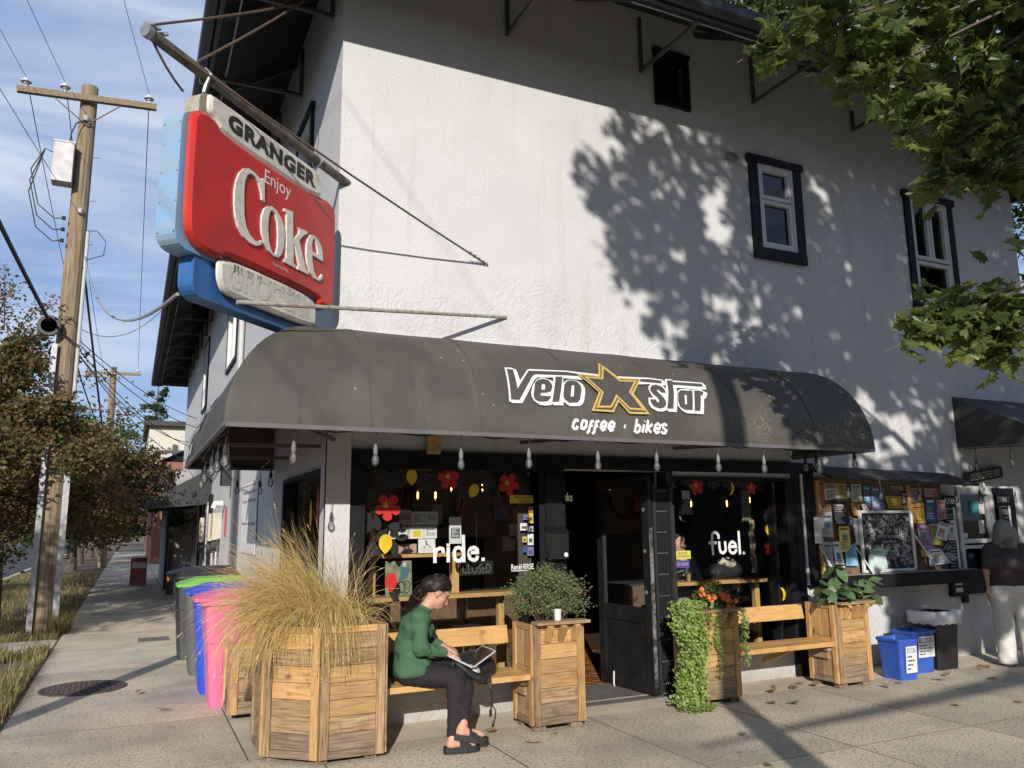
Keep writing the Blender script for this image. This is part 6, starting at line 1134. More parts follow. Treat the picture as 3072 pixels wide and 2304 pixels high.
for z in (6.35, 6.55, 6.75): 
    m = MB(); m.lathe([(.0, 0), (.035, .01), (.025, .035), (.035, .06), (0, .07)], 8, (-1.36, 14.72, z)); m.build('spool_insulator', DARK, P1)
    m = MB(); m.tube([(-1.36, 14.72, z+.04), (-1.5, 14.7, z+.0), (-1.75, 14.66, z+.2), (-1.9, 14.66, z+.8), (-1.72, 14.66, 7.95), (-1.59, 14.66, 7.9)], .01, 6); m.build('secondary_lead', DARK, P1)
m = MB(); m.tube([(-1.0, 14.7, 6.6), (-.85, 14.68, 6.62), (-.70, 14.68, 6.45), (-.72, 14.68, 6.2), (-.95, 14.7, 6.1)], .008, 6); m.build('secondary_lead', DARK, P1)
for i in range(8):
    m = MB(); s = 1 if i % 2 else -1; m.tube([(-1.165+s*.13, 14.86, 5.2+i*.4), (-1.165+s*.25, 14.86, 5.22+i*.4)], .008, 5); m.build('step_bolt', GALV, P1)
m = MB(); m.lathe([(.12, -.05), (.17, -.05), (.18, 0), (.17, .05), (.12, .05), (.12, -.05)], 16, (-1.42, 14.62, 4.88), Matrix(((1, 0, 0), (0, 0, 1), (0, 1, 0)))); m.build('cable_coil', DARK, P1)
P2 = upole('second wooden utility pole far down the side street', -.98, 38, -1.12, 8.45, .17, .13, (-2.19, -.03, 8.2, 8.24))
for x in (-2.05, -1.5, -.15): insul(P2, (x, 37.8, 8.27))
for x in (-1.55, -.75):
    m = MB(); m.lathe([(.0, 0), (.22, .0), (.25, .06), (.25, .75), (.2, .82), (0, .84)], 14, (x, 37.8, 5.1)); m.build('transformer', XFM, P2)
P3 = upole('wooden utility pole at the kerb behind the pavement', 1.36, -1.5, 1.36, 8.6, .135, .11)
P4 = upole('slim wooden pole at the corner kerb', -2.42, 4.9, -2.42, 7.0, .11, .09)
WIRE = flat('wire_dark', (.03, .032, .035), .6)
def wire(label, a, b, sag, r_=.008, n=16, name='power_line', g=None, mt=WIRE):
    a, b = Vector(a), Vector(b); m = MB(); m.tube([a.lerp(b, i/n)-V(0, 0, sag*4*(i/n)*(1-i/n)) for i in range(n+1)], r_, 5); return m.build(name, mt, None, label=label, category='wire', group=g)
WG = 'overhead lines'
for i, p in enumerate(INS):
    nm = ['kerb', 'pole', 'pavement'][i]
    wire('thin power line from the %s side insulator passing overhead' % nm, (p[0], p[1], p[2]+.19), (p[0]-6, -30, 9.4), .5, .0045, g=WG, n=24)
    wire('thin power line from the %s side insulator to the far pole' % nm, (p[0], p[1], p[2]+.19), ([-2.05, -1.5, -.15][i], 37.8, 8.44), .35, .008, g=WG)
wire('thick black telephone cable running to the coil on the near pole', (-1.42, 14.6, 4.95), (-2.42, 4.9, 6.7), .12, .030, n=24, g=WG)
wire('second power line passing overhead beside the pole', (-1.5, 14.7, 7.4), (-7.3, -30, 8.4), .7, .0055, n=24, g=WG)
for i, (y, z) in enumerate(((23.2, 4.55), (21.8, 4.12), (21.6, 3.55), (24, 3.4), (22.5, 3.8))):
    wire('service wire number %s from the near pole to the side wall' % ['one', 'two', 'three', 'four', 'five'][i], (-1.25, 14.75, 4.95-.03*i), (1.44, y, z), .22+.06*i, .009, g='service wires to the side wall')
wire('long telephone wire swinging from the near pole along the street', (-1.2, 14.7, 5.0), (-1.0, 37.9, 5.6), .6, .016, g=WG)
wire('pale twisted service wire from the pole to the corner sign', (-1.0, 14.7, 6.15), tuple(SG(1.60, 3.10, -.2)), .55, .013, g=WG, mt=flat('wire_pale', (.30, .32, .31), .6))
wire('black twisted cable dropping down from the near pole', (-1.0, 14.7, 5.95), (-.6, 24.5, 2.9), .1, .022, g=WG)
wire('fine wire strung low between the pole and the eaves', (-1.0, 14.7, 4.9), (.62, 16.5, 6.35), .5, .006, g=WG)

# ================================================================== farther down the side street
ext = thing('shop_extension', 'low grey fronted shop unit with black awnings further along the side street', 'building', (1.1, 22, 0))
TAN = flat('tan_render', (.40, .35, .30), .8); GREYW = flat('grey_render', (.33, .33, .33), .8)
m = MB(); m.bb((.95, 21.6, 0), (1.44, 23.2, 2.55)); m.build('wall', TAN, ext)
m = MB(); m.bb((.90, 23.3, 0), (1.44, 28.5, 3.1)); m.build('wall', GREYW, ext)
for y0, y1 in ((19.6, 21.5), (16.9, 18.6)):
    m = MB(); m.bb((1.40, y0, .05), (1.448, y1, 2.25)); m.build('door_surround', BLACK, ext)
for y0 in (19.8, 20.6, 17.3):
    m = MB(); m.bb((1.375, y0, .1), (1.399, y0+.6, 2.1)); m.build('door', flat('door_white', (.55, .55, .54), .5), ext)
    m = MB(); m.bb((1.368, y0+.12, .95), (1.374, y0+.48, 1.9)); m.build('door_glass', DARK, ext)
m = MB(); m.bb((.87, 21.5, 0), (.95, 21.6, 2.7)); m.bb((.86, 23.2, 0), (.95, 23.3, 3.1)); m.bb((.86, 21.6, 2.45), (.95, 23.2, 2.62)); m.build('door_frame', DARK, ext)
def wedge(label, y0, y1, zw, zf, xo, xw=1.447):
    t = thing('small_awning', label, 'awning', (xw, (y0+y1)/2, zf), 'small black awnings on the side street'); m = MB()
    P = [(xw, y0, zw), (xw, y1, zw), (xo, y1, zf), (xo, y0, zf), (xo, y1, zf-.16), (xo, y0, zf-.16), (xw, y0, zf-.05), (xw, y1, zf-.05)]
    m.add(P, [(0, 3, 2, 1), (3, 5, 4, 2), (0, 6, 5, 3), (1, 2, 4, 7)]); m.build('canvas', mat('black_canvas', (.045, .045, .045), (.03, .03, .03), .75, scale=4), t)
    m = MB(); m.bar((xo+.02, y0+.02, zf-.16), (xo+.02, y1-.02, zf-.16), .02, .02); m.build('frame_bar', DARK, t)
wedge('small black wedge awning over the side street doors', 17.4, 21.2, 2.82, 2.12, .25); wedge('long black awning further down the side street', 23.4, 28.3, 3.35, 2.45, .1, .895)
t = thing('brick_house', 'brick and cream sided house far down the side street', 'house', (3, 46, 0))
m = MB(); m.bb((.9, 40, 0), (9, 52, 4.6)); m.build('wall', mat('far_brick', (.33, .13, .085), (.24, .09, .06), .9, scale=25), t); m = MB(); m.bb((.55, 44, 4.61), (9, 52, 6.7)); m.build('upper_wall', flat('cream_siding', (.60, .56, .46), .8), t)
for i in range(12): m = MB(); m.bb((.535, 44, 4.64+i*.17), (.548, 51.9, 4.78+i*.17)); m.build('siding_board', flat('cream_siding', (.6, .56, .46), .8), t)
m = MB(); m.bb((.3, 43.6, 6.71), (9.2, 52.4, 6.95)); m.add([(.9, 40, 4.6), (5, 40, 6.6), (5, 44, 6.6), (.9, 44, 4.6)], [(0, 1, 2, 3)]); m.build('roof', ROOF, t)
for y in (41, 43.2): m = MB(); m.bb((.87, y, 1.2), (.899, y+1, 3.2)); m.build('window', DARK, t)
t = thing('sandwich_board', 'red and white sandwich board standing on the far sidewalk', 'sandwich board', (.28, 25.2, 0)); 
for s in (-1, 1):
    m = MB(); m.bar((.28, 25.2+s*.2, .03), (.28, 25.2, .78), .42, .02, (0, s, .3)); m.build('board', flat('sandwich_red', (.38, .10, .11), .6), t)
m = MB(); m.bar((.28, 25.03, .5), (.28, 24.985, .66), .36, .02, (0, -1, .3)); m.build('poster', PAPER, t)
t = thing('hanging_basket', 'leafy hanging basket under the small black awning', 'hanging basket', (1.0, 20.4, 1.45)); m = MB(); m.lathe([(.0, 0), (.10, .0), (.17, .08), (.20, .18), (.0, .18)], 14, (1.0, 20.4, 1.45)); m.build('bowl', flat('terracotta', (.22, .12, .07), .8), t); m = MB()
for i in range(900): m.leaf(LEAF6, (1.0+rnd.gauss(0, .14), 20.4+rnd.gauss(0, .14), 1.75+rnd.gauss(0, .13)), rmat(rnd), .06)
m.build('foliage', leafmat('basket_leaf', [(.04, .07, .02), (.08, .12, .03)], .3), t); m = MB(); m.tube([(1.0, 20.4, 1.63), (1.0, 20.4, 2.2)], .006, 5); m.build('chain', DARK, t)
# services on the side wall
m = MB(); m.tube([(1.39, 12.85, .05), (1.39, 12.85, 6.2)], .04, 10); m.build('downpipe', flat('downpipe_white', (.52, .51, .48), .5), shop)
for y, z, w_, h in ((15.9, 1.35, .3, .5), (15.1, 1.4, .32, .45), (17.9, 1.3, .28, .5)):
    m = MB(); m.bb((1.30, y, z), (1.448, y+w_, z+h)); m.build('meter_box', flat('meter_cream', (.50, .46, .36), .5), shop)
    m = MB(); m.lathe([(.0, -.06), (.09, -.06), (.1, 0), (.1, .04)], 14, (1.36, y+w_/2, z-.12), Matrix(((0, 0, 1), (0, 1, 0), (1, 0, 0)))); m.build('meter_dial', DARK, shop); m = MB(); m.tube([(1.4, y+w_/2, .05), (1.4, y+w_/2, z-.2)], .02, 6); m.build('meter_pipe', GALV, shop)
m = MB(); m.bb((1.25, 13.25, 2.25), (1.448, 13.6, 2.55)); m.build('wall_lantern', DARK, shop)
m = MB(); m.tube([(1.41, 14.6, 2.0), (1.28, 14.6, 2.0), (1.26, 14.6, 1.92)], .05, 8); m.build('security_light', WHITE, shop)
wf = T2W((1.438, 12.1, 1.25), (0, -1, 0), (0, 0, 1), (-1, 0, 0)); SGR = flat('sign_red_ink', (.45, .06, .07), .6)
nb = thing('wall_notice', 'white garbage disposal notice with red lettering on the side wall', 'notice', (1.44, 11.4, 1.25)); m = MB(); m.poly([[(0, 0), (1.5, 0), (1.5, .95), (0, .95)]], wf, .008, 0); m.build('board', PAPER, nb)
for txt, v in (('Garbage disposal is for the use of', .78), ('Property 100M-W only', .66), ('Unauthorized use is prohibited', .36)):
    m = MB(); add_text(m, wf, txt, .0095, fit=(.08, v, 1.42, v+.065)); m.build('lettering', SGR, nb)
m = MB(); m.poly([[(.04, .90), (1.46, .90), (1.46, .912), (.04, .912)]], wf, 0, .0096); m.build('border', SGR, nb)
m = MB(); m.bb((1.43, 14.2, 1.45), (1.449, 14.35, 1.95)); m.build('sticker_strip', SGR, shop)
# parked bicycle by the verge
t = thing('bicycle', 'dark bicycle leaning in the shade beside the verge trees', 'bicycle', (-1.45, 20.2, 0)); TYR = flat('tyre', (.02, .02, .02), .8)
def bikepart(fr, t, TYRm=TYR):
    for u in (-.5, .5):
        m = MB(); m.tube([fr(u+.33*math.cos(a), .33+.33*math.sin(a)) for a in np.linspace(0, 6.283, 25)], .018, 6); m.build('wheel', TYRm, t)
    m = MB()
    for a, b in (((-.5, .33), (-.12, .30)), ((-.5, .33), (-.2, .82)), ((-.12, .30), (-.2, .85)), ((-.12, .30), (.36, .74)), ((-.19, .78), (.35, .82)), ((.36, .70), (.34, .92)), ((.5, .33), (.36, .72))): m.tube([fr(*a), fr(*b)], .016, 6)
    m.build('frame', flat('bike_frame', (.05, .05, .055), .4), t)
    m = MB(); m.tube([fr(.34, .92), fr(.42, .96)], .014, 6); p = fr(.38, .95); m.tube([p+V(-.2, 0, 0), p+V(.2, 0, 0)], .012, 6); m.build('handlebar', DARK, t); m = MB(); m.box(fr(-.22, .9), (.12, .24, .05)); m.build('saddle', DARK, t)
bikepart(lambda u, z, n=0: V(-1.45+.05*z, 20.2+u*.95, z), t)
# ================================================================== people (one continuous surface each, clothes over it)
def surf(prims, h=.007, k_=.02, cut=None, wr=None):
    """smooth union of tapered capsules / ellipsoids meshed with surface nets; prims: ('c',a,b,r1,r2) or ('e',c,(rx,ry,rz),R3)"""
    lo = np.array([1e9]*3); hi = -lo
    for p in prims:
        if p[0] == 'c': pts = [np.array(p[1])-max(p[3], p[4]), np.array(p[1])+max(p[3], p[4]), np.array(p[2])-max(p[3], p[4]), np.array(p[2])+max(p[3], p[4])]
        else: pts = [np.array(p[1])-max(p[2]), np.array(p[1])+max(p[2])]
        for q in pts: lo = np.minimum(lo, q); hi = np.maximum(hi, q)
    lo -= 4*h; hi += 4*h; n = np.ceil((hi-lo)/h).astype(int)+1
    F = np.full(n, 1.0, np.float32)
    for p in prims:
        if p[0] == 'c': a, b, r1, r2 = np.array(p[1], float), np.array(p[2], float), p[3], p[4]; bl = np.minimum(a, b)-max(r1, r2); bh = np.maximum(a, b)+max(r1, r2)
        else: bl = np.array(p[1])-max(p[2]); bh = np.array(p[1])+max(p[2])
        mg = k_+3*h; i0 = np.maximum(0, ((bl-mg-lo)/h).astype(int)); i1 = np.minimum(n, ((bh+mg-lo)/h).astype(int)+2)
        X, Y, Z = np.meshgrid(*[lo[i]+h*np.arange(i0[i], i1[i]) for i in range(3)], indexing='ij'); Q = np.stack([X, Y, Z], -1)
        if p[0] == 'c':
            ab = b-a; t = np.clip(((Q-a)@ab)/max(1e-9, ab@ab), 0, 1); d = np.linalg.norm(Q-a-t[..., None]*ab, axis=-1)-(r1+(r2-r1)*t)
        else:
            c, r_ = np.array(p[1], float), np.array(p[2], float); q = Q-c
            if len(p) > 3 and p[3] is not None: q = q@np.array(p[3])
            k0 = np.linalg.norm(q/r_, axis=-1); k1 = np.linalg.norm(q/(r_*r_), axis=-1); d = k0*(k0-1)/np.maximum(k1, 1e-6)
        s = tuple(slice(i0[i], i1[i]) for i in range(3)); G = F[s]; hh = np.maximum(k_-np.abs(G-d), 0)/k_; F[s] = np.minimum(G, d)-hh*hh*k_*.25
    if wr is not None:
        X, Y, Z = np.meshgrid(*[lo[i]+h*np.arange(n[i]) for i in range(3)], indexing='ij'); F = F+wr(X, Y, Z)
    if cut is not None:
        X, Y, Z = np.meshgrid(*[lo[i]+h*np.arange(n[i]) for i in range(3)], indexing='ij')
        for c in (cut if isinstance(cut, list) else [cut]): F = np.maximum(F, c(X, Y, Z))
    S = F < 0; c8 = [(i, j, l) for i in (0, 1) for j in (0, 1) for l in (0, 1)]; m_ = np.array(F.shape)-1
    cor = np.stack([F[i:i+m_[0], j:j+m_[1], l:l+m_[2]] for i, j, l in c8], -1); sg_ = cor < 0; act = sg_.any(-1) & ~sg_.all(-1); idx = -np.ones(m_, int); A = np.argwhere(act); idx[act] = np.arange(len(A)); cv = cor[act]
    acc = np.zeros((len(A), 3)); cn = np.zeros(len(A)); C8 = np.array(c8, float)
    for e0 in range(8):
        for e1 in range(e0+1, 8):
            if abs(C8[e0]-C8[e1]).sum() == 1:
                x = (cv[:, e0] < 0) != (cv[:, e1] < 0); t = cv[:, e0]/np.where(x, cv[:, e0]-cv[:, e1], 1); acc += np.where(x[:, None], C8[e0]+t[:, None]*(C8[e1]-C8[e0]), 0); cn += x
    Vs = lo+h*(A+acc/cn[:, None]); fs = []
    for ax in range(3):
        u, v = (ax+1) % 3, (ax+2) % 3; sl0 = [slice(1, -1)]*3; sl0[ax] = slice(0, -1); sl1 = [slice(1, -1)]*3; sl1[ax] = slice(1, None)
        a, b = S[tuple(sl0)], S[tuple(sl1)]; 
        for flip, msk in ((0, a & ~b), (1, ~a & b)):
            I = np.argwhere(msk); off = np.ones(3, int); off[ax] = 0; I = I+off
            def g(du, dv): J = I.copy(); J[:, u] -= du; J[:, v] -= dv; return idx[J[:, 0], J[:, 1], J[:, 2]]
            q = np.stack([g(1, 1), g(0, 1), g(0, 0), g(1, 0)], 1); q = q[:, ::-1] if flip else q; fs.append(q[(q >= 0).all(1)])
    return Vs, np.concatenate(fs)
def surf_obj(name, prims, mt, parent, **k):
    Vs, fs = surf(prims, **k); me = bpy.data.meshes.new(name); me.from_pydata(Vs.tolist(), [], fs.tolist()); me.materials.append(mt); me.polygons.foreach_set('use_smooth', [True]*len(me.polygons)); me.update()
    return link(bpy.data.objects.new(name, me), parent)
def grow(prims, d): return [('c', p[1], p[2], p[3]+d, p[4]+d) if p[0] == 'c' else ('e', p[1], tuple(x+d for x in p[2]), *p[3:]) for p in prims]
SKIN = mat('skin', (.56, .31, .205), (.50, .265, .17), .5, scale=25, spec=.35); SKIN2 = mat('skin_pale', (.50, .29, .21), (.44, .24, .17), .55, scale=25)
def clothm(name, c, fold=.5, sc_=14): return mat(name, c, tuple(x*.82 for x in c), .85, scale=12, bump=fold, bscale=sc_, bdist=.02, stretch=(1, 1, 2.2), spec=.2)
GREEN = clothm('green_jersey', (.062, .140, .075), .6, 13); LEGG = clothm('black_leggings', (.026, .023, .026), .35, 10); HAIRD = mat('dark_brown_hair', (.022, .014, .010), (.012, .008, .006), .45, scale=40, stretch=(3, 30, 30), bump=.12, bscale=4, bdist=.002, spec=.2); RUB = flat('black_rubber', (.018, .018, .018), .6)
def hand(wr, dirv, palm_n, side, curl=.5, sc_=1.0):
    """palm and five bent fingers from a wrist"""
    d = Vector(dirv).normalized(); n = Vector(palm_n); n = (n-d*n.dot(d)).normalized(); s = d.cross(n)*side; w_ = Vector(wr); o = []
    pc = w_+d*.045*sc_; o.append(('c', tuple(w_), tuple(w_+d*.03), .021*sc_, .024*sc_))
    for j in (-1, 0, 1): o.append(('c', tuple(w_+d*.02+s*j*.014*sc_), tuple(w_+d*.078*sc_+s*j*.022*sc_), .015*sc_, .0125*sc_))
    for j, ln in ((-1.5, .062), (-.5, .074), (.5, .078), (1.5, .068)):
        p = w_+d*.08*sc_+s*j*.0195*sc_; dd = d.copy()
        for seg, f in ((.45, .35), (.32, 1.0), (.23, 1.0)):
            dd = (dd+n*curl*f).normalized(); q = p+dd*ln*seg*sc_; o.append(('c', tuple(p), tuple(q), .0088*sc_, .0078*sc_)); p = q
    p = w_+d*.028*sc_+s*.026*sc_; q = p+(d*.7+s*.75+n*.2).normalized()*.036*sc_; r_ = q+(d+s*.2+n*.35).normalized()*.03*sc_
    o += [('c', tuple(p), tuple(q), .012*sc_, .0105*sc_), ('c', tuple(q), tuple(r_), .010*sc_, .008*sc_)]
    return o
def head(c, fwd, upv, k_=1.0):
    f = Vector(fwd).normalized(); u = Vector(upv); u = (u-f*u.dot(f)).normalized(); s = u.cross(f); c = Vector(c); Rm = np.array([[f.x, s.x, u.x], [f.y, s.y, u.y], [f.z, s.z, u.z]])
    L_ = lambda a, b, e: tuple(c+(f*a+s*b+u*e)*k_)
    o = [('e', L_(-.012, 0, .02), (.096*k_, .074*k_, .100*k_), Rm), ('e', L_(.032, 0, -.045), (.066*k_, .060*k_, .082*k_), Rm), ('e', L_(.062, 0, -.108), (.026*k_, .026*k_, .018*k_), Rm), ('c', L_(.092, 0, .0), L_(.116, 0, -.042), .007*k_, .0115*k_), ('e', L_(.100, 0, -.047), (.012*k_, .016*k_, .009*k_), Rm), ('e', L_(.078, 0, .022), (.02*k_, .045*k_, .012*k_), Rm), ('e', L_(.055, .035, -.035), (.03*k_, .022*k_, .025*k_), Rm), ('e', L_(.055, -.035, -.035), (.03*k_, .022*k_, .025*k_), Rm), ('e', L_(.084, 0, -.078), (.016*k_, .024*k_, .007*k_), Rm), ('e', L_(.082, 0, -.09), (.015*k_, .02*k_, .007*k_), Rm)]
    for q in (-1, 1): o.append(('e', L_(-.005, q*.073, -.018), (.020*k_, .008*k_, .032*k_), Rm))
    return o, L_, Rm
def face_bits(par, L_, Rm, brow=HAIRD, down=False):
    for q in (-1, 1):
        if down: surf_obj('eyelash', [('c', L_(.0905, q*.020, -.006), L_(.082, q*.042, -.005), .0028, .0022)], brow, par, h=.002, k_=.001)
        if not down: surf_obj('eye', [('e', L_(.082, q*.030, .0), (.010, .013, .006), Rm)], flat('eye_white', (.38, .33, .3), .3), par, h=.0035, k_=.002)
        if not down: surf_obj('iris', [('e', L_(.0885, q*.031, -.002), (.005, .011, .005), Rm)], flat('iris_dark', (.03, .02, .015), .2), par, h=.002, k_=.001)
        surf_obj('eyebrow', [('c', L_(.095, q*.012, .017), L_(.084, q*.045, .02), .0045, .003)], brow, par, h=.0025, k_=.001)
    surf_obj('lips', [('e', L_(.0965, 0, -.0795), (.007, .020, .0055), Rm), ('e', L_(.0935, 0, -.0895), (.007, .017, .005), Rm)], flat('lip', (.42, .17, .14), .45), par, h=.003, k_=.003)
# ---- seated reader
wom = thing('person', 'seated person in green long sleeved top and black leggings looking down at laptop', 'person', (1.93, 5.96, .435))
HD, HL, HR_ = head((2.172, 5.93, 1.098), (.80, -.10, -.60), (.60, 0, .80), .98)
torso = [('c', (1.95, 5.89, .535), (1.95, 6.04, .535), .093, .093), ('c', (1.95, 5.92, .56), (1.955, 5.92, .70), .082, .080), ('c', (1.95, 6.01, .56), (1.955, 6.01, .70), .082, .080), ('c', (1.955, 5.965, .70), (2.0, 5.96, .83), .092, .108), ('c', (1.985, 5.88, .84), (2.03, 6.05, .84), .085, .085), ('c', (2.06, 5.90, .82), (2.085, 6.0, .82), .055, .055), ('c', (1.995, 5.82, .915), (2.05, 6.10, .905), .055, .055)]
arms = [('c', (1.99, 5.80, .915), (1.975, 5.765, .715), .054, .043), ('c', (1.975, 5.765, .705), (2.155, 5.775, .668), .042, .030), ('c', (2.055, 6.11, .905), (2.10, 6.13, .72), .052, .042), ('c', (2.10, 6.13, .715), (2.205, 5.985, .69), .041, .029)]
neck = [('c', (2.045, 5.945, .94), (2.135, 5.935, 1.05), .053, .050)]
hands = hand((2.165, 5.775, .667), (1, .06, -.42), (.0, .1, -1), 1, .32) + hand((2.21, 5.975, .688), (.85, -.55, -.35), (0, .1, -1), -1, .30)
legs = [('c', (1.945, 5.895, .525), (2.245, 5.735, .482), .097, .066), ('c', (2.245, 5.735, .475), (2.235, 5.70, .36), .062, .058), ('c', (2.235, 5.70, .36), (2.178, 5.625, .11), .058, .036), ('c', (1.945, 6.035, .53), (2.335, 5.80, .505), .095, .064), ('c', (2.335, 5.80, .495), (2.315, 5.73, .40), .061, .056), ('c', (2.315, 5.73, .40), (2.262, 5.625, .205), .056, .037)]
feet = [('c', (2.172, 5.615, .10), (2.165, 5.61, .062), .034, .036), ('c', (2.16, 5.61, .064), (2.30, 5.59, .055), .033, .028), ('c', (2.255, 5.615, .20), (2.235, 5.60, .142), .035, .036), ('c', (2.225, 5.60, .14), (2.36, 5.575, .115), .034, .027)]
for q in range(5): feet += [('c', (2.29, 5.568+q*.012, .055), (2.325-.004*q, 5.566+q*.0115, .053), .0085, .008), ('c', (2.35, 5.553+q*.012, .113), (2.385-.004*q, 5.551+q*.0115, .110), .0085, .008)]
surf_obj('body', HD+grow(torso+arms+legs, -.006)+neck+hands+feet, SKIN, wom, h=.006, k_=.018)
face_bits(wom, HL, HR_, down=True)
shirt = grow(torso, .014)+grow(arms, .009)+[('c', (2.035, 5.945, .935), (2.075, 5.94, .985), .066, .060), ('c', (1.945, 5.895, .545), (2.0, 5.875, .54), .118, .112), ('c', (1.945, 6.035, .545), (2.0, 6.01, .54), .116, .110)]
pl_ = lambda x, y, z: np.maximum(.50-z+.10*(x-1.9), z-.99+.55*(x-2.06))
surf_obj('shirt', shirt, GREEN, wom, h=.005, k_=.03, cut=pl_, wr=lambda x, y, z: .0030*np.sin(62*z+7*np.sin(11*x+9*y)+14*x)*np.clip(1.3-2.2*np.abs(z-.66), .15, 1)+.0016*np.sin(40*y+55*x+20*z))
for a, b in (((2.10, 5.79, .682), (2.135, 5.77, .672)), ((2.06, 5.77, .70), (2.085, 5.77, .69)), ((2.0, 5.735, .72), (2.03, 5.745, .69))): surf_obj('sleeve_fold', [('c', a, (b[0], b[1], b[2]), .037, .033)], GREEN, wom, h=.006, k_=.01)
surf_obj('leggings', grow([torso[0]]+legs, .006), LEGG, wom, h=.006, k_=.025, wr=lambda x, y, z: .0016*np.sin(85*x+40*z+5*np.sin(20*y)), cut=[lambda x, y, z: z-.64, lambda x, y, z: np.where(x < 2.2075, .115, .205)*0+np.maximum(.10-z, -1)])
nv = Vector((-.62, 0, .78)); cf = Vector(HL(0, 0, 0)); fN = (Vector(HL(1, 0, 0))-cf); uN = (Vector(HL(0, 0, 1))-cf)
hn = (fN*-.62+uN*.78).normalized()
surf_obj('hair', [('e', HL(-.012, 0, .024), (.104, .083, .106), HR_), ('e', HL(-.09, 0, .01), (.05, .05, .05), HR_), ('c', HL(-.105, 0, .03), (2.03, 5.94, 1.10), .032, .040), ('c', (2.03, 5.94, 1.10), (1.985, 5.945, 1.045), .040, .028), ('c', (1.985, 5.945, 1.045), (1.95, 5.95, .985), .026, .008)], HAIRD, wom, h=.006, k_=.025, cut=lambda x, y, z: np.where((x-cf.x)*fN.x+(y-cf.y)*fN.y+(z-cf.z)*fN.z > -.085, -.006-((x-cf.x)*hn.x+(y-cf.y)*hn.y+(z-cf.z)*hn.z), -1))
sm = MB(); hr_ = random.Random(3); tie = V(-.108, 0, .03)
for i in range(150):      # combed-back strands
    a = hr_.uniform(-1.5, 1.5); st = V(.060*math.cos(a)+.012, .080*math.sin(a), .085*math.cos(a)+.004) if hr_.random() < .6 else V(hr_.uniform(-.08, .06), hr_.choice((-1, 1))*.082, hr_.uniform(-.03, .05)); pts = []
    for f in np.linspace(0, 1, 9):
        q = st.lerp(tie, f); d_ = V((q.x+.012)/.106, q.y/.085, (q.z-.024)/.108); ln_ = max(.3, d_.length); d_ = d_*(1.012/ln_); pts.append(Vector(HL(d_.x*.106-.012, d_.y*.085, d_.z*.108+.024)))
    sm.tube(pts, [.0007]+[.0016]*7+[.001], 4, False)
for i in range(90):       # loose ponytail strands
    o1 = V(hr_.gauss(0, .012), hr_.gauss(0, .016), hr_.gauss(0, .012)); sm.tube([Vector(HL(-.105, 0, .03))+o1*.5, V(2.03, 5.94, 1.10)+o1*2.3, V(1.985, 5.945, 1.045)+o1*2.4, V(1.952, 5.95, .985-hr_.uniform(0, .035))+o1*1.6], [.0018, .002, .0018, .0006], 4, False)
sm.build('hair_strands', HAIRD, wom)
surf_obj('earring', [('e', HL(-.002, -.081, -.052), (.006, .006, .006), None)], flat('gold', (.7, .5, .2), .2, metal=1), wom, h=.003, k_=.001)
def slide(fr, nm):
    m = MB(); out_ = [(-.03, -.035), (.02, -.042), (.12, -.05), (.19, -.046), (.225, -.015), (.225, .015), (.19, .045), (.12, .048), (.02, .040), (-.03, .033), (-.042, 0)]
    m.poly([out_], fr, .042, 0); o = m.build(nm, RUB, wom); m = MB(); vs = []
    for u in (.07, .11, .155):
        for a in np.linspace(0, math.pi, 9): vs.append(fr(u, -.046*math.cos(a), .035+(.056-(u-.07)*.25)*math.sin(a)))
    m.add(vs, [(i*9+j, i*9+j+1, (i+1)*9+j+1, (i+1)*9+j) for i in range(2) for j in range(8)]); m.build('strap', flat('black_stretch_strap', (.02, .02, .021), .75), o)
dsh = V(1, -.13, 0).normalized(); ssh = V(.13, 1, 0).normalized()
slide(T2W((2.145, 5.613, .004), dsh, ssh, (0, 0, 1)), 'platform_sandal')
ds2 = V(1, -.16, -.19).normalized(); ss2 = V(.16, 1, 0).normalized(); slide(T2W((2.205, 5.605, .088), ds2, ss2, ds2.cross(ss2)), 'platform_sandal')
# laptop, backpack, phone, cup
lap = thing('laptop', 'open silver laptop resting on the backpack and knees of the seated person', 'laptop', (2.36, 5.80, .55))
bx_ = V(-.19, 0, .098).normalized(); sy_ = V(.06, 1, 0).normalized()
def slabq(nm, o, u, v, a, b, t_, mt, par): m = MB(); n = Vector(u).cross(Vector(v)).normalized(); fr = T2W(o, u, v, n); m.poly([rr(0, a, 0, b, .012, 3)], fr, t_, -t_/2); return m.build(nm, mt, par), fr
ALU = flat('aluminium', (.62, .62, .62), .35, metal=.3); HG = V(2.362, 5.685, .553)
b_, frb = slabq('base', HG, bx_, sy_, .212, .29, .012, ALU, lap); m = MB(); m.poly([[(.03, .03), (.11, .03), (.11, .26), (.03, .26)]], frb, 0, -.0066); m.build('keyboard', DARK, b_); m = MB(); m.poly([[(.03, .03), (.11, .03), (.11, .26), (.03, .26)]], frb, 0, .0066); m.build('keyboard', DARK, b_)
sx_ = V(.20, 0, .115).normalized(); s_, frs = slabq('lid', HG+V(.004, 0, .002), sx_, sy_, .212, .29, .008, ALU, lap); m = MB(); m.poly([[(.012, .012), (.2, .012), (.2, .278), (.012, .278)]], frs, 0, .0046); m.build('screen', flat('dark_screen', (.015, .015, .018), .15), s_)
bag = thing('backpack', 'black backpack lying on the bench and knees under the laptop', 'backpack', (2.47, 5.92, .435)); BAGM = mat('black_nylon', (.022, .022, .024), (.014, .014, .015), .55, scale=12, bump=.6, bscale=14, bdist=.02)
surf_obj('bag', [('e', (2.46, 5.97, .525), (.185, .15, .085), None), ('e', (2.36, 5.90, .545), (.12, .13, .06), None), ('e', (2.55, 5.97, .50), (.10, .13, .065), None), ('e', (2.50, 6.0, .57), (.12, .10, .045), None)], BAGM, bag, h=.008, k_=.05)
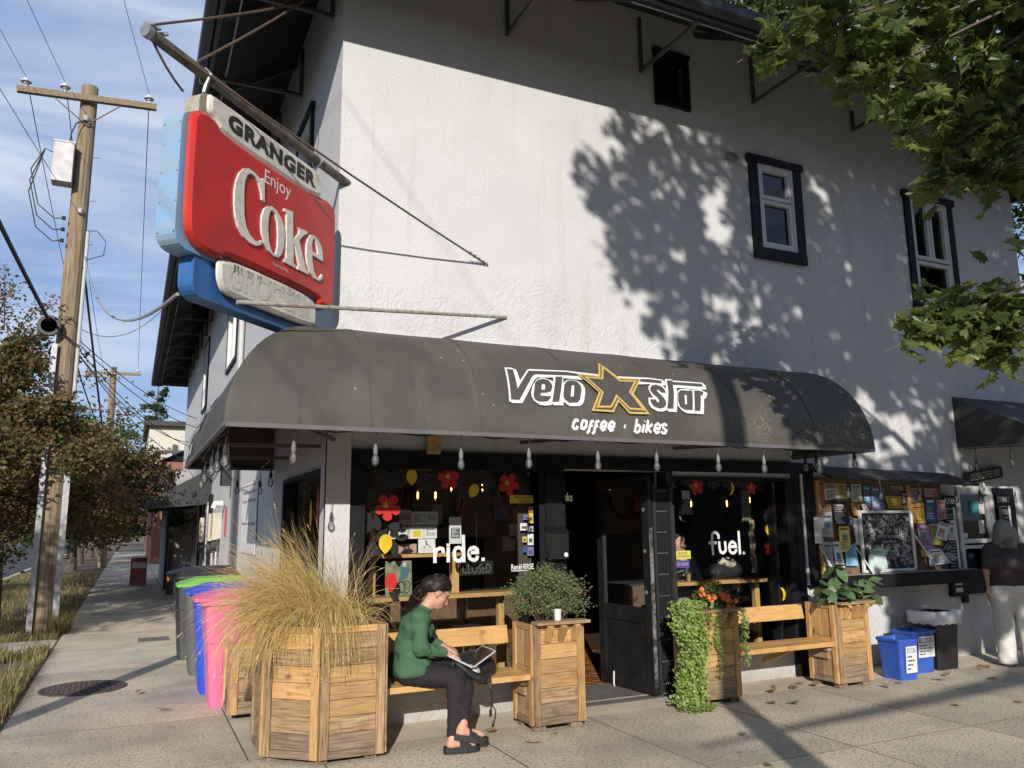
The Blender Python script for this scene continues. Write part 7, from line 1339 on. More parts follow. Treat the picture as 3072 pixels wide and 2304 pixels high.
m = MB(); pth = [V(2.215, 5.745, .60), V(2.26, 5.715, .56), V(2.33, 5.70, .51), V(2.42, 5.715, .465), V(2.50, 5.76, .45), V(2.55, 5.82, .47)]; vs = []
for p in pth: vs += [p+V(-.01, 0, .045), p+V(.015, -.006, 0), p+V(.02, 0, -.04), p+V(.0, .014, .0)]
m.add(vs, [(i*4+j, i*4+(j+1) % 4, (i+1)*4+(j+1) % 4, (i+1)*4+j) for i in range(len(pth)-1) for j in range(4)]+[(0, 1, 2, 3)]); m.build('shoulder_strap', BAGM, bag, smooth=True)
m = MB(); m.tube([(2.50, 5.76, .44), (2.535, 5.74, .38), (2.54, 5.745, .30), (2.53, 5.75, .20)], .007, 5); m.box((2.53, 5.75, .205), (.02, .008, .05)); m.build('loose_strap', BAGM, bag)
m = MB(); m.box((2.515, 5.765, .445), (.05, .02, .025)); m.build('buckle', DARK, bag)
m = MB(); m.lathe([(0, 0), (.03, .004), (.048, .012), (.056, .02), (.052, .028), (.0, .034)], 20, (2.395, 5.775, .505), Matrix.Rotation(R(62), 3, 'X') @ Matrix.Rotation(R(18), 3, 'Y')); cu = m.build('white_lid', WHITE, None, smooth=True, label='white round cup lid poking out under the laptop by the backpack', category='lid')
ph_ = thing('phone', 'phone in a teal case lying on the left end of the bench', 'phone', (1.79, 5.915, .437)); m = MB(); fr = T2W((1.755, 5.89, .437), (1, .12, 0), (-.12, 1, 0), (0, 0, 1)); m.poly([rr(0, .072, 0, .145, .012, 3)], fr, .010, 0); m.build('case', flat('teal_case', (.06, .32, .31), .5), ph_); m = MB(); m.poly([rr(.004, .068, .004, .141, .01, 3)], fr, 0, .0106); m.build('screen', flat('phone_glass', (.02, .022, .025), .1), ph_)
m = MB(); m.lathe([(.0, 0), (.026, 0), (.032, .085), (.030, .088), (.0, .088)], 18, (3.145, 5.80, .835)); m.build('paper_cup', WHITE, None, label='small white cup standing on the herb planter ledge', category='cup')
# ---- standing customer at the order window
cus = thing('person', 'standing person with grey hair in dark top and white trousers at order window', 'person', (8.92, 5.86, 0))
B0 = V(8.93, 5.86, 0); fd = V(.62, .785, 0).normalized(); sd_ = V(.785, -.62, 0).normalized()
Q = lambda s, f, z: tuple(B0+sd_*s+fd*f+V(0, 0, z))
H2, L2, R2 = head(Q(.0, .03, 1.455), fd+V(0, 0, -.12), (0, 0, 1), 1.0)
tor2 = [('c', Q(-.075, 0, .86), Q(.075, 0, .86), .118, .118), ('c', Q(-.05, .0, .95), Q(-.05, .0, 1.12), .128, .13), ('c', Q(.05, .0, .95), Q(.05, .0, 1.12), .128, .13), ('c', Q(-.075, 0, 1.14), Q(.075, 0, 1.14), .118, .118), ('c', Q(-.145, -.01, 1.265), Q(.145, -.01, 1.265), .062, .062), ('c', Q(0, 0, 1.2), Q(0, 0, 1.3), .10, .07)]
arm2 = [('c', Q(-.185, -.01, 1.25), Q(-.225, -.02, 1.02), .052, .043), ('c', Q(-.225, -.02, 1.02), Q(-.205, .03, .815), .040, .028), ('c', Q(.185, 0, 1.25), Q(.215, .03, 1.02), .052, .043), ('c', Q(.215, .03, 1.02), Q(.15, .22, .98), .040, .028)]
leg2 = [('c', Q(-.085, 0, .82), Q(-.09, .02, .46), .098, .075), ('c', Q(-.09, .02, .46), Q(-.10, -.02, .08), .068, .048), ('c', Q(.085, 0, .82), Q(.13, .05, .46), .098, .075), ('c', Q(.13, .05, .46), Q(.15, .02, .08), .068, .048)]
hand2 = hand(Q(-.205, .03, .81), (.05, .12, -1), tuple(sd_), 1, .35) + hand(Q(.15, .225, .98), tuple(fd), (0, 0, -1), 1, .3)
foot2 = [('c', Q(-.10, -.03, .05), Q(-.10, .13, .035), .042, .034), ('c', Q(.15, 0, .05), Q(.15, .16, .035), .042, .034)]
surf_obj('body', H2+grow(tor2+arm2+leg2, -.008)+[('c', Q(0, 0, 1.28), Q(0, .02, 1.40), .055, .052)]+hand2+foot2, SKIN2, cus, h=.008, k_=.02); face_bits(cus, L2, R2, flat('grey_brow', (.3, .29, .28), .6))
surf_obj('tee_shirt', grow(tor2, .012)+[('c', Q(-.18, -.01, 1.25), Q(-.212, -.015, 1.09), .060, .062), ('c', Q(.18, 0, 1.25), Q(.205, .02, 1.09), .060, .062)], clothm('mauve_black_jersey', (.062, .048, .052), .4, 9), cus, h=.008, k_=.035, wr=lambda x, y, z: .0035*np.sin(30*(x*.785-y*.62)+22*z+4*np.sin(9*z)), cut=lambda x, y, z: np.maximum(.80-z, z-1.352))
surf_obj('trousers', [('c', Q(-.07, 0, .84), Q(.07, 0, .84), .138, .138), ('c', Q(-.09, 0, .78), Q(-.10, .02, .45), .115, .098), ('c', Q(-.10, .02, .45), Q(-.105, 0, .05), .098, .092), ('c', Q(.09, 0, .78), Q(.14, .05, .45), .115, .098), ('c', Q(.14, .05, .45), Q(.155, .03, .05), .098, .092)], clothm('white_trousers', (.62, .61, .56), .3, 4), cus, h=.008, k_=.03, wr=lambda x, y, z: .0045*np.sin(46*(x*.785-y*.62)+5*np.sin(6*z)+9*z)*np.clip(1.1-z, .2, 1), cut=lambda x, y, z: np.maximum(.025-z, z-.87))
HG2 = mat('grey_hair', (.30, .28, .25), (.10, .095, .085), .45, scale=60, stretch=(20, 20, 2), bump=.5, bscale=12, bdist=.006)
surf_obj('hair', [('e', L2(-.015, 0, .028), (.110, .092, .108), R2), ('c', L2(-.06, -.075, -.02), L2(-.05, -.105, -.15), .05, .028), ('c', L2(-.06, .075, -.02), L2(-.05, .105, -.15), .05, .028), ('c', L2(-.085, 0, 0), L2(-.095, .0, -.16), .055, .035), ('c', L2(-.085, -.05, 0), L2(-.09, -.06, -.165), .05, .03), ('c', L2(-.085, .05, 0), L2(-.09, .06, -.165), .05, .03)], HG2, cus, h=.007, k_=.03, cut=lambda x, y, z: ((x-L2(0, 0, 0)[0])*fd.x+(y-L2(0, 0, 0)[1])*fd.y)-.062-.3*np.maximum(0, z-1.50))
sm = MB()
for i in range(260):
    a = math.pi+hr_.uniform(-1.9, 1.9); el = hr_.uniform(.1, 1.3); t0 = V(math.cos(a)*math.cos(el)*.11-.015, math.sin(a)*math.cos(el)*.094, math.sin(el)*.11+.028); t1 = V(math.cos(a)*.115-.015, math.sin(a)*.105, -.05); t2 = V(math.cos(a)*.125-.01+hr_.gauss(0, .012), math.sin(a)*.125+hr_.gauss(0, .012), -.155-hr_.uniform(0, .045)); sm.tube([Vector(L2(*t0)), Vector(L2(*t1)), Vector(L2(*t2))], [.0015, .0028, .001], 4, False)
sm.build('hair_strands', HG2, cus)
for s in (-.10, .152): surf_obj('shoe', [('c', Q(s, -.03, .04), Q(s, .13, .034), .05, .04)], flat('tan_shoe', (.25, .17, .11), .6), cus, h=.008, k_=.01, cut=lambda x, y, z: np.maximum(.002-z, z-.08))
# ---- person just inside the right-hand window
ins = thing('person', 'person in grey sweater inside behind the fuel window raising a hand', 'person', (5.280, 7.12, 0))
H3, L3, R3 = head((5.300, 7.08, 1.40), (.3, -.95, -.1), (0, 0, 1), 1.0)
t3 = [('c', (5.220, 7.15, .78), (5.420, 7.15, .78), .14, .14), ('c', (5.320, 7.14, .8), (5.320, 7.13, 1.12), .15, .15), ('c', (5.160, 7.12, 1.18), (5.480, 7.12, 1.18), .07, .07)]
a3 = [('c', (5.140, 7.11, 1.16), (5.130, 6.98, .96), .055, .046), ('c', (5.130, 6.98, .96), (5.220, 6.86, 1.16), .044, .03), ('c', (5.500, 7.12, 1.16), (5.550, 7.0, .92), .055, .046), ('c', (5.550, 7.0, .92), (5.400, 6.86, .86), .044, .03)]
l3 = [('c', (5.250, 7.14, .74), (5.250, 7.12, .42), .09, .065), ('c', (5.250, 7.12, .42), (5.250, 7.14, .08), .06, .045), ('c', (5.400, 7.14, .74), (5.400, 7.12, .42), .09, .065), ('c', (5.400, 7.12, .42), (5.400, 7.14, .08), .06, .045)]
surf_obj('body', H3+grow(t3+a3+l3, -.008)+[('c', (5.310, 7.11, 1.2), (5.305, 7.1, 1.33), .055, .052)]+hand((5.225, 6.855, 1.165), (.15, .05, 1), (.2, 1, .1), 1, .4)+hand((5.400, 6.86, .86), (-.7, -.6, 0), (0, 0, -1), -1, .3)+[('c', (5.250, 7.12, .06), (5.250, 6.98, .05), .04, .034), ('c', (5.400, 7.12, .06), (5.400, 6.98, .05), .04, .034)], SKIN, ins, h=.009, k_=.02); face_bits(ins, L3, R3)
surf_obj('sweater', grow(t3+a3, .011), clothm('grey_knit', (.20, .20, .21), .5, 12), ins, h=.009, k_=.03, cut=lambda x, y, z: np.maximum(.78-z, z-1.27)); surf_obj('trousers', grow(l3+[t3[0]], .008), LEGG, ins, h=.01, k_=.03, cut=lambda x, y, z: z-.86)
surf_obj('hair', [('e', L3(-.014, 0, .03), (.105, .085, .105), R3)], HAIRD, ins, h=.009, k_=.02, cut=lambda x, y, z: np.maximum(7.03-y-.6*(z-1.40), 1.40-z))
# ================================================================== notice board and order window
PC = dict(salmon=(.50, .13, .07), cream=(.55, .42, .33), white=(.68, .67, .65), mustard=(.55, .48, .09), teal=(.05, .25, .34), indigo=(.15, .16, .38), yellow=(.70, .47, .02), black=(.02, .02, .022), tan=(.42, .27, .21), brick=(.42, .17, .13), amber=(.70, .38, .04), navy=(.03, .10, .33), rose=(.46, .22, .20), grey=(.48, .45, .46), lemon=(.68, .60, .13), news=(.42, .41, .39), sky=(.20, .48, .70), lilac=(.36, .22, .38), lime=(.36, .38, .08), blue_white=(.66, .67, .70), orange=(.65, .30, .04))
nbd = thing('notice_board', 'black framed community notice board with small shed roof on the shop wall', 'notice board', (7.85, 6.45, .9))
m = MB(); m.bb((6.72, 6.455, 1.0), (8.76, 6.499, 2.06)); m.build('backing', mat('cork_brown', (.20, .13, .075), (.13, .08, .045), .9, scale=30), nbd)
m = MB(); m.bb((6.70, 6.22, .985), (9.02, 6.454, 1.022)); m.build('ledge', mat('ledge_paint', (.40, .38, .34), (.1, .09, .08), .6, scale=6, contrast=(.3, .5)), nbd)
m = MB(); m.bb((6.70, 6.20, .90), (9.02, 6.219, 1.025)); m.bb((6.70, 6.22, .88), (9.02, 6.499, .984)); m.build('ledge_front', BLACK, nbd)
m = MB(); m.add([(6.62, 6.495, 2.20), (8.95, 6.495, 2.15), (8.95, 6.10, 2.005), (6.60, 6.10, 2.06), (6.62, 6.495, 2.17), (8.95, 6.495, 2.12), (8.95, 6.10, 1.975), (6.60, 6.10, 2.03)], [(0, 3, 2, 1), (4, 5, 6, 7), (3, 7, 6, 2), (0, 4, 7, 3), (1, 2, 6, 5)]); m.build('shed_roof', mat('tar_paper', (.035, .035, .036), (.02, .02, .02), .8, scale=8, bump=.3, bscale=30), nbd)
for a, b in (((6.735, 6.44, 1.03), (6.735, 6.44, 2.03)), ((8.155, 6.435, 1.03), (8.155, 6.435, 2.0))): board(nbd, 'pine_batten', a, b, .05, .03, (0, -1, 0), PINE)
descr = {}; used = set()
pos = lambda x, z: ('under the shed roof' if z > 1.72 else 'above the ledge' if z < 1.32 else 'halfway up')+(' left of the chalkboard' if x < 7.28 else ' over the chalkboard' if x < 8.14 else ' right of the chalkboard')
extra = iter(['with small print', 'with bold heading', 'with curled corner', 'with torn edge', 'overlapped by others', 'pinned flat', 'slightly crooked', 'with one photo', 'half hidden'])
for i, (cn, q4) in enumerate(PAPERS):
    cx = sum(p[0] for p in q4)/4; cz = sum(p[1] for p in q4)/4; lab = '%s flyer pinned %s' % ('blue and white' if cn == 'blue_white' else 'printed newspaper' if cn == 'news' else 'sky blue' if cn == 'sky' else cn, pos(cx, cz))
    if lab in used: lab += ' '+next(extra)
    used.add(lab)
    rp_ = random.Random(i*3+1); y0 = 6.452-.0028*i*.55-.002; bow = rp_.uniform(.0, .018)
    P0, P1_, P2_, P3_ = [Vector(p) for p in q4]       # tl tr br bl
    def pf(u, v, n=0.0, y0=y0, bow=bow): p = P3_.lerp(P2_, u).lerp(P0.lerp(P1_, u), v); return V(p.x, y0-bow*(1-v)*(1-v)-bow*.6*abs(2*u-1)**2*(1-v)-n, p.y)
    m = MB(); nu = 4; vs = [pf(a/nu, b/nu) for b in range(nu+1) for a in range(nu+1)]; m.add(vs, [(b*(nu+1)+a, b*(nu+1)+a+1, (b+1)*(nu+1)+a+1, (b+1)*(nu+1)+a) for b in range(nu) for a in range(nu)])
    pt = m.build('flyer', flat('paper_'+cn, PC[cn], .75), None, label=lab, category='flyer', group='flyers pinned on the notice board')
    ink = flat('ink_pale', (.6, .6, .58), .7) if cn in ('black', 'navy', 'indigo', 'teal', 'brick') else INK
    if not (cn == 'white' and i in (17, 19)):
        m = MB(); hrow = rp_.uniform(.72, .86)
        m.poly([[(.12, hrow), (.86, hrow), (.86, hrow+.08), (.12, hrow+.08)]], pf, 0, .0006)
        if rp_.random() < .55:
            m.cur = 1; a0, b0 = rp_.uniform(.12, .3), rp_.uniform(.3, .45); m.poly([[(a0, b0), (a0+.5, b0), (a0+.5, b0+.25), (a0, b0+.25)]], pf, 0, .0006); m.cur = 0; lo_ = b0-.05
        else: lo_ = hrow-.06
        v_ = lo_
        while v_ > .10:
            e_ = rp_.uniform(.6, .88); m.poly([[(.12, v_-.02), (e_, v_-.02), (e_, v_+.012), (.12, v_+.012)]], pf, 0, .0006); v_ -= .075
        m.build('print', [ink, flat('photo_%d' % (i % 5), [(.35, .12, .10), (.08, .16, .3), (.5, .38, .2), (.12, .2, .1), (.3, .22, .3)][i % 5], .6)], pt)
# chalkboard
ch = thing('chalkboard', 'chalkboard covered in white doodles in a pale frame on the notice ledge', 'chalkboard', (7.69, 6.38, 1.03)); CO = [(7.267, 1.692), (8.113, 1.69), (8.111, 1.03), (7.283, 1.03)]
m = MB(); m.bb((7.30, 6.39, 1.06), (8.09, 6.40, 1.675)); m.build('slate', flat('slate', (.022, .022, .024), .7), ch)
for a, b in (((7.267, 6.385, 1.69), (8.113, 6.385, 1.69)), ((7.283, 6.385, 1.045), (8.113, 6.385, 1.045)), ((7.285, 6.385, 1.03), (7.285, 6.385, 1.70)), ((8.10, 6.385, 1.03), (8.10, 6.385, 1.70))): board(ch, 'frame_rail', a, b, .03, .03, (0, -1, 0), WHITE)
m = MB(); cr_ = random.Random(8); cf_ = lambda u, v, n=0.0: V(u, 6.388-n, v)
for i in range(300):
    x, z = cr_.uniform(7.34, 8.05), cr_.uniform(1.09, 1.64); s = cr_.uniform(.008, .026)
    if 7.52 < x < 7.90 and 1.33 < z < 1.45: continue
    ty = cr_.random()
    if ty < .5: pts = [(x+s*math.cos(a), z+s*1.1*math.sin(a)) for a in np.linspace(0, 6.28, 8)]
    elif ty < .8: pts = [(x+s*math.cos(a)*a/5, z+s*math.sin(a)*a/5) for a in np.linspace(0, 7, 8)]
    else: pts = [(x-s, z), (x-s*.3, z+s), (x+s*.3, z-s), (x+s, z+s*.4)]
    m.stroke(pts, cr_.uniform(.003, .006), cf_, .0005+.000004*i)
m.build('chalk_doodles', flat('chalk', (.55, .55, .54), .9), ch, kind='stuff')
m = MB(); add_text(m, cf_, 'till it breaks', .002, fit=(7.54, 1.40, 7.88, 1.445)); add_text(m, cf_, 'then fix it', .002, fit=(7.60, 1.345, 7.83, 1.38)); m.build('chalk_lettering', MATS['chalk'], ch)
for i, (a, b) in enumerate((((6.78, 6.30, 1.025), (6.70, 6.43, 1.33)), ((7.33, 6.30, 1.025), (7.22, 6.43, 1.33)), ((8.36, 6.30, 1.025), (8.16, 6.40, 1.42)))):
    m = MB(); m.bar(a, b, .022, .012); m.build('easel_strut', WHITE, None, label=['pale strut propping the left end flyers on the ledge', 'pale strut propping the chalkboard beside the coffee bag', 'pale strut propping the chalkboard on its far side'][i], category='strut')
cb = thing('coffee_bag', 'white and teal coffee bag standing on the notice board ledge', 'bag', (7.44, 6.33, 1.023)); surf_obj('bag', [('e', (7.44, 6.33, 1.10), (.14, .045, .09), None), ('e', (7.44, 6.33, 1.20), (.13, .035, .09), None)], mat('coffee_bag_paper', (.64, .66, .62), (.40, .55, .50), .5, scale=5, stretch=(1, 1, 4)), cb, h=.008, k_=.05, cut=lambda x, y, z: np.maximum(1.024-z, z-1.285))
m = MB(); m.bb((7.31, 6.28, 1.26), (7.57, 6.30, 1.275)); m.build('fold_tie', flat('tin_tie', (.2, .4, .3), .5), cb)
# menu boards, order window
def menu(label, x0, x1, z0, z1, head_, n0=.06):
    t = thing('menu_board', label, 'menu board', ((x0+x1)/2, 6.44, z0), 'black menu boards at the order window'); m = MB(); fbox(m, x0, x1, z0, z1, .002, n0); m.build('panel', BLACK, t); fr = lambda u, v, n=0.0: V(u, FY-n0-n, v); w_ = x1-x0
    m = MB(); add_text(m, fr, head_, .0012, fit=(x0+.01, z1-.10, x1-.02, z1-.03), shear=.15); m.build('lettering', LW, t)
    m = MB(); m.poly([[(x1-.06, z0+.26), (x1-.02, z0+.26), (x1-.02, z1-.14), (x1-.06, z1-.14)]], fr, 0, .0012); m.build('price_strip', PAPER, t); paper_lines(fr, x0+.015, z0+.26, x1-.075, z1-.14, 22, 'menu_lines', t, flat('menu_ink', (.35, .35, .34), .7), .0014, sd_=5)
    return t, fr
t, fr = menu('black FOOD menu board beside the notice board', 8.77, 8.975, .70, 1.88, 'FOOD'); m = MB(); add_text(m, fr, 'SPECIALS', .0012, fit=(8.78, .905, 8.96, .94)); m.build('lettering', LW, t)
for z in (.78, .86): m = MB(); m.poly([[(8.82, z-.03), (8.95, z-.03), (8.95, z+.02), (8.82, z+.02)]], fr, 0, .0012); m.build('card', PAPER, t)
t, fr = menu('black DRINKS menu board right of the order window', 9.76, 10.02, 1.0, 1.90, 'DRINKS')
ow = MB()
for a, b, c, d in ((9.05, 9.11, .93, 1.98), (9.11, 9.72, 1.90, 1.98), (9.68, 9.74, 1.25, 1.90), (9.11, 9.68, 1.31, 1.36), (9.11, 9.68, 1.245, 1.285)): fbox(ow, a, b, c, d, -.06, .03)
owo = ow.build('order_window', WFR, shop); m = MB(); m.add([(9.11, 6.54, 1.36), (9.68, 6.54, 1.36), (9.68, 6.54, 1.90), (9.11, 6.54, 1.90)], [(0, 1, 2, 3)]); m.build('pane', glassmat('order_glass', (.8, .85, .83), 1.6), owo)
m = MB(); fbox(m, 9.0, 10.2, .90, .945, -.1, .22); m.build('counter', WFR, owo); m = MB(); fbox(m, 9.74, 10.2, .95, 1.98, -.1, .0); m.build('blank_panel', BLACK, owo)
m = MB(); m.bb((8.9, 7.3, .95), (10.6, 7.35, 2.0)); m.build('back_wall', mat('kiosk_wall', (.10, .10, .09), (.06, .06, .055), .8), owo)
for (a, b, c, d, cm_) in ((9.36, 9.52, 1.62, 1.82, 'teal'), (9.53, 9.64, 1.66, 1.82, 'grey'), (9.5, 9.6, 1.42, 1.58, 'white'), (9.12, 9.18, 1.37, 1.43, 'white'), (9.2, 9.27, 1.37, 1.43, 'white')):
    m = MB(); m.add([(a, 6.535, c), (b, 6.535, c), (b, 6.535, d), (a, 6.535, d)], [(0, 1, 2, 3)]); m.build('window_card', flat('paper_'+cm_, PC[cm_]), owo)
m = MB(); m.add([(9.45, 6.70, .96), (9.62, 6.70, .96), (9.62, 6.70, 1.2), (9.45, 6.70, 1.2)], [(0, 1, 2, 3)]); w2_ = m.build('wet_sign', DARK, owo); m = MB(); add_text(m, lambda u, v, n=0: V(u, 6.695, v), 'WET', .0, fit=(9.47, 1.12, 9.58, 1.17)); m.build('lettering', LW, owo)
m = MB(); fbox(m, 8.98, 10.3, .72, .895, .0, .05); fbox(m, 8.985, 9.06, .62, .72, .0, .045); m.build('counter_apron', BLACK, owo)
os_ = thing('order_sign', 'black ORDER COFFEE HERE sign board tilted on the wall', 'sign', (9.57, 6.46, 2.0)); fr = T2W((9.195, 6.45, 2.015), (.74, 0, .10), (-.0, 0, .142), (0, -1, 0))
m = MB(); m.poly([[(0, 0), (1, 0), (1, 1), (0, 1)]], fr, .02, -.01); m.build('plank', BLACK, os_); m = MB(); add_text(m, fr, 'ORDER COFFEE HERE', .0115, fit=(.15, .2, .93, .8), shear=.1); m.build('lettering', flat('sign_cream_ink', (.50, .47, .36), .6), os_)
a2 = thing('awning', 'black wedge awning over the order window', 'awning', (10.2, 6.3, 2.5)); m = MB(); m.add([(9.20, 6.498, 3.11), (11.4, 6.498, 3.11), (11.4, 5.55, 2.62), (9.20, 5.55, 2.62), (9.20, 5.55, 2.44), (11.4, 5.55, 2.44), (9.20, 6.498, 2.46), (11.4, 6.498, 2.46)], [(0, 3, 2, 1), (3, 4, 5, 2), (0, 6, 4, 3), (1, 2, 5, 7)]); m.build('canvas', mat('black_canvas', (.045, .045, .045), (.03, .03, .03), .75, scale=4), a2); m = MB(); m.bar((9.2, 5.56, 2.44), (11.4, 5.56, 2.44), .02, .02); m.build('frame_bar', DARK, a2)
string_lights('string_lights', 'festoon bulbs under the black awning over the order window', [(9.3, 5.9, 2.36), (9.5, 5.7, 2.36), (9.8, 5.62, 2.35), (9.32, 6.35, 2.34)], [(9.25, 6.45, 2.45), (9.3, 5.9, 2.44), (9.5, 5.7, 2.44), (9.8, 5.62, 2.43), (10.4, 5.6, 2.43)])
string_lights('string_lights', 'festoon bulbs hanging in front of the notice board flyers', [(6.80, 6.08, 1.98), (7.28, 6.08, 1.97), (7.88, 6.08, 1.95), (8.5, 6.08, 1.94), (8.95, 6.1, 1.93)], [(6.7, 6.085, 2.06), (6.80, 6.08, 2.04), (7.28, 6.08, 2.03), (7.88, 6.08, 2.02), (8.5, 6.08, 2.0), (8.95, 6.1, 1.99)])
mb2 = thing('mailbox', 'black wall mailbox with round white sticker on the door post', 'mailbox', (3.46, 6.38, 1.28)); m = MB(); m.add([(3.37, 6.424, 1.29), (3.56, 6.424, 1.29), (3.56, 6.424, 1.56), (3.37, 6.424, 1.56), (3.37, 6.33, 1.29), (3.56, 6.33, 1.29), (3.56, 6.33, 1.51), (3.37, 6.33, 1.51)], [(4, 5, 6, 7), (7, 6, 2, 3), (0, 4, 7, 3), (1, 2, 6, 5), (0, 1, 5, 4)]); m.build('box', mat('mailbox_black', (.02, .02, .02), (.013, .013, .013), .35, scale=30), mb2)
m = MB(); m.bar((3.36, 6.375, 1.545), (3.57, 6.375, 1.545), .11, .008, (0, -.5, .86)); m.build('lid', BLACK, mb2); m = MB(); m.lathe([(0, .003), (.02, .003), (.02, 0)], 16, (3.53, 6.329, 1.325), Matrix(((1, 0, 0), (0, 0, -1), (0, 1, 0)))); m.build('sticker', PAPER, mb2)

# ================================================================== window lettering and stickers
GLF = lambda u, v, n=0.0: V(u, 6.572-n, v)
for i, lp in enumerate(RIDE): m = MB(); m.stroke(dens_open(lp, .02), .031, GLF, .0005+.0003*i); m.build('window_letter', LW, win1)
for i, lp in enumerate(FUEL): m = MB(); m.stroke(dens_open(lp, .02), .029, GLF, .0005+.0003*i); m.build('window_letter', LW, win2)
VY = flat('yellow_vinyl', (.72, .50, .02), .4); VR = flat('red_vinyl', (.55, .03, .025), .4); VB = flat('black_vinyl', (.014, .015, .015), .5)
cntr = [0]
def stick(par, loops, mt, lvl=0): cntr[0] += 1; m = MB(); m.poly(loops, lambda u, v, n=0: GLF(u, v, n), 0, .0008+.00006*cntr[0]+lvl*.0035); return m.build('sticker', mt, par)
def rot2(pts, c, a, sx=1, sy=1): return [(c[0]+(x*sx*math.cos(a)-y*sy*math.sin(a)), c[1]+(x*sx*math.sin(a)+y*sy*math.cos(a))) for x, y in pts]
LEM = [(math.cos(t)*.8, math.sin(t)) for t in np.linspace(.0, 6.28, 20)[:-1]]; LEM = [(x, y-.28*(math.exp(-((x)/.22)**2) if y < -.5 else 0)) for x, y in LEM]
FLO = [((.50+.50*abs(math.cos(2.5*t))**.5)*math.cos(t), (.50+.50*abs(math.cos(2.5*t))**.5)*math.sin(t)) for t in np.linspace(0, 6.283, 41)[:-1]]
LFS = [(0, -1), (.38, -.55), (.5, 0), (.32, .55), (0, 1), (-.32, .55), (-.5, 0), (-.38, -.55)]
def lemon(par, c, s, a=0): stick(par, [rot2(LEM, c, a, s, s)], VY)
def flower(par, c, s, a=0):
    s *= 1.22
    stick(par, [rot2(FLO, c, a, s, s)], VR, .3)
    for k_ in (-.5, 0, .5): stick(par, [rot2([(-.05, 0), (.05, 0), (.06, .42), (-.06, .42)], c, a+k_, s, s)], VY, .6)
def vleaf(par, c, s, a): stick(par, [rot2(LFS, c, a, s, s)], VB, -.1)
def crescent(par, c, s, a=0): stick(par, [rot2([(math.cos(t), math.sin(t)) for t in np.linspace(-1.5, 1.5, 12)]+[(.35*math.cos(t)+.05, .75*math.sin(t)) for t in np.linspace(1.5, -1.5, 10)], c, a, s*.8, s)], VY)
for c, s, a in (((1.863, 1.622), .075, .3), ((2.036, 1.586), .085, 1.4), ((1.906, 1.525), .07, -.8), ((2.082, 1.497), .062, 1.7), ((2.018, 1.405), .075, .1), ((1.839, 1.393), .075, 1.2), ((1.812, 1.843), .09, 0), ((1.875, 1.957), .085, .8), ((1.988, 1.959), .075, .1), ((2.048, 2.017), .07, 1.3), ((2.32, 1.91), .085, 1.5), ((2.639, 1.876), .09, .7), ((2.704, 2.058), .07, 1.2), ((2.60, 2.03), .08, .2), ((2.86, 1.97), .075, 1.3), ((3.20, 2.0), .07, .9), ((2.42, 2.05), .06, 1.2), ((2.02, 1.02), .06, .5)): vleaf(win1, c, s, a)
for (wn, pth) in ((win1, [(1.78, 1.30), (1.83, 1.5), (1.80, 1.75), (1.86, 1.95), (2.05, 2.03), (2.3, 1.98), (2.55, 2.04), (2.8, 1.97), (3.05, 2.03), (3.3, 1.98)]), (win2, [(4.88, 2.0), (5.15, 1.97), (5.45, 2.0), (5.75, 1.96), (6.05, 2.0), (6.2, 1.93), (6.17, 1.65), (6.2, 1.4), (6.17, 1.1), (6.23, .9)])):
    m = MB(); m.stroke(dens_open(pth, .03), .009, GLF, .0006); m.build('vine_sticker', VB, wn)
    vr = random.Random(4)
    for (a_, b_) in zip(pth[:-1], pth[1:]):
        for k_ in range(3): vleaf(wn, (a_[0]+(b_[0]-a_[0])*vr.random()+vr.uniform(-.02, .02), min(2.0, a_[1]+(b_[1]-a_[1])*vr.random()+vr.uniform(-.05, .05))), vr.uniform(.045, .075), vr.uniform(0, 3.1))
lemon(win1, (2.161, 2.013), .062); flower(win1, (2.5, 1.998), .082, .4); lemon(win1, (2.74, 1.898), .058, -.5); vleaf(win1, (2.71, 1.912), .04, .9); flower(win1, (3.084, 1.957), .085, 1.1); flower(win1, (1.953, 1.752), .095, .9); lemon(win1, (1.937, 1.455), .072)
stick(win1, [rot2(LEM, (1.988, 1.138), 0, .065, .07)], VR, .3); stick(win1, [[(1.955, 1.19), (1.985, 1.20), (2.0, 1.22), (2.01, 1.2), (2.035, 1.205), (2.015, 1.17), (1.97, 1.17)]], VR, .3)
for c, s, a in (((5.08, 1.99), .07, 1.3), ((5.4, 1.97), .07, 1.0), ((5.56, 2.0), .06, .3), ((5.8, 1.98), .07, 1.4), ((6.08, 1.97), .07, 1.2), ((6.2, 1.86), .06, .4), ((6.1, 1.62), .06, .3), ((6.2, 1.42), .06, -.3), ((6.19, 1.2), .07, .2), ((6.2, 1.05), .07, -.5), ((6.22, .93), .05, .3)): vleaf(win2, c, s, a)
lemon(win2, (4.873, 1.971), .055, .2); flower(win2, (5.203, 1.953), .072, .5); crescent(win2, (5.638, 1.942), .07, -.2); flower(win2, (5.925, 1.945), .055, .3); lemon(win2, (6.195, 1.967), .06, .15); flower(win2, (6.181, 1.736), .055, 1.3); lemon(win2, (6.122, 1.513), .05, .1); flower(win2, (6.131, 1.321), .068, .2); crescent(win2, (6.245, .84), .07, .1)
def rectst(par, u0, v0, u1, v1, mt, txt=None, tm=INK, lines=()):
    o = stick(par, [[(u0, v0), (u1, v0), (u1, v1), (u0, v1)]], mt); lv = .0008+.00006*cntr[0]+.0012
    for t_, a, b, c, d in lines: m = MB(); add_text(m, GLF, t_, lv, fit=(u0+(u1-u0)*a, v0+(v1-v0)*b, u0+(u1-u0)*c, v0+(v1-v0)*d), bold=.01); m.build('sticker_print', tm, par)
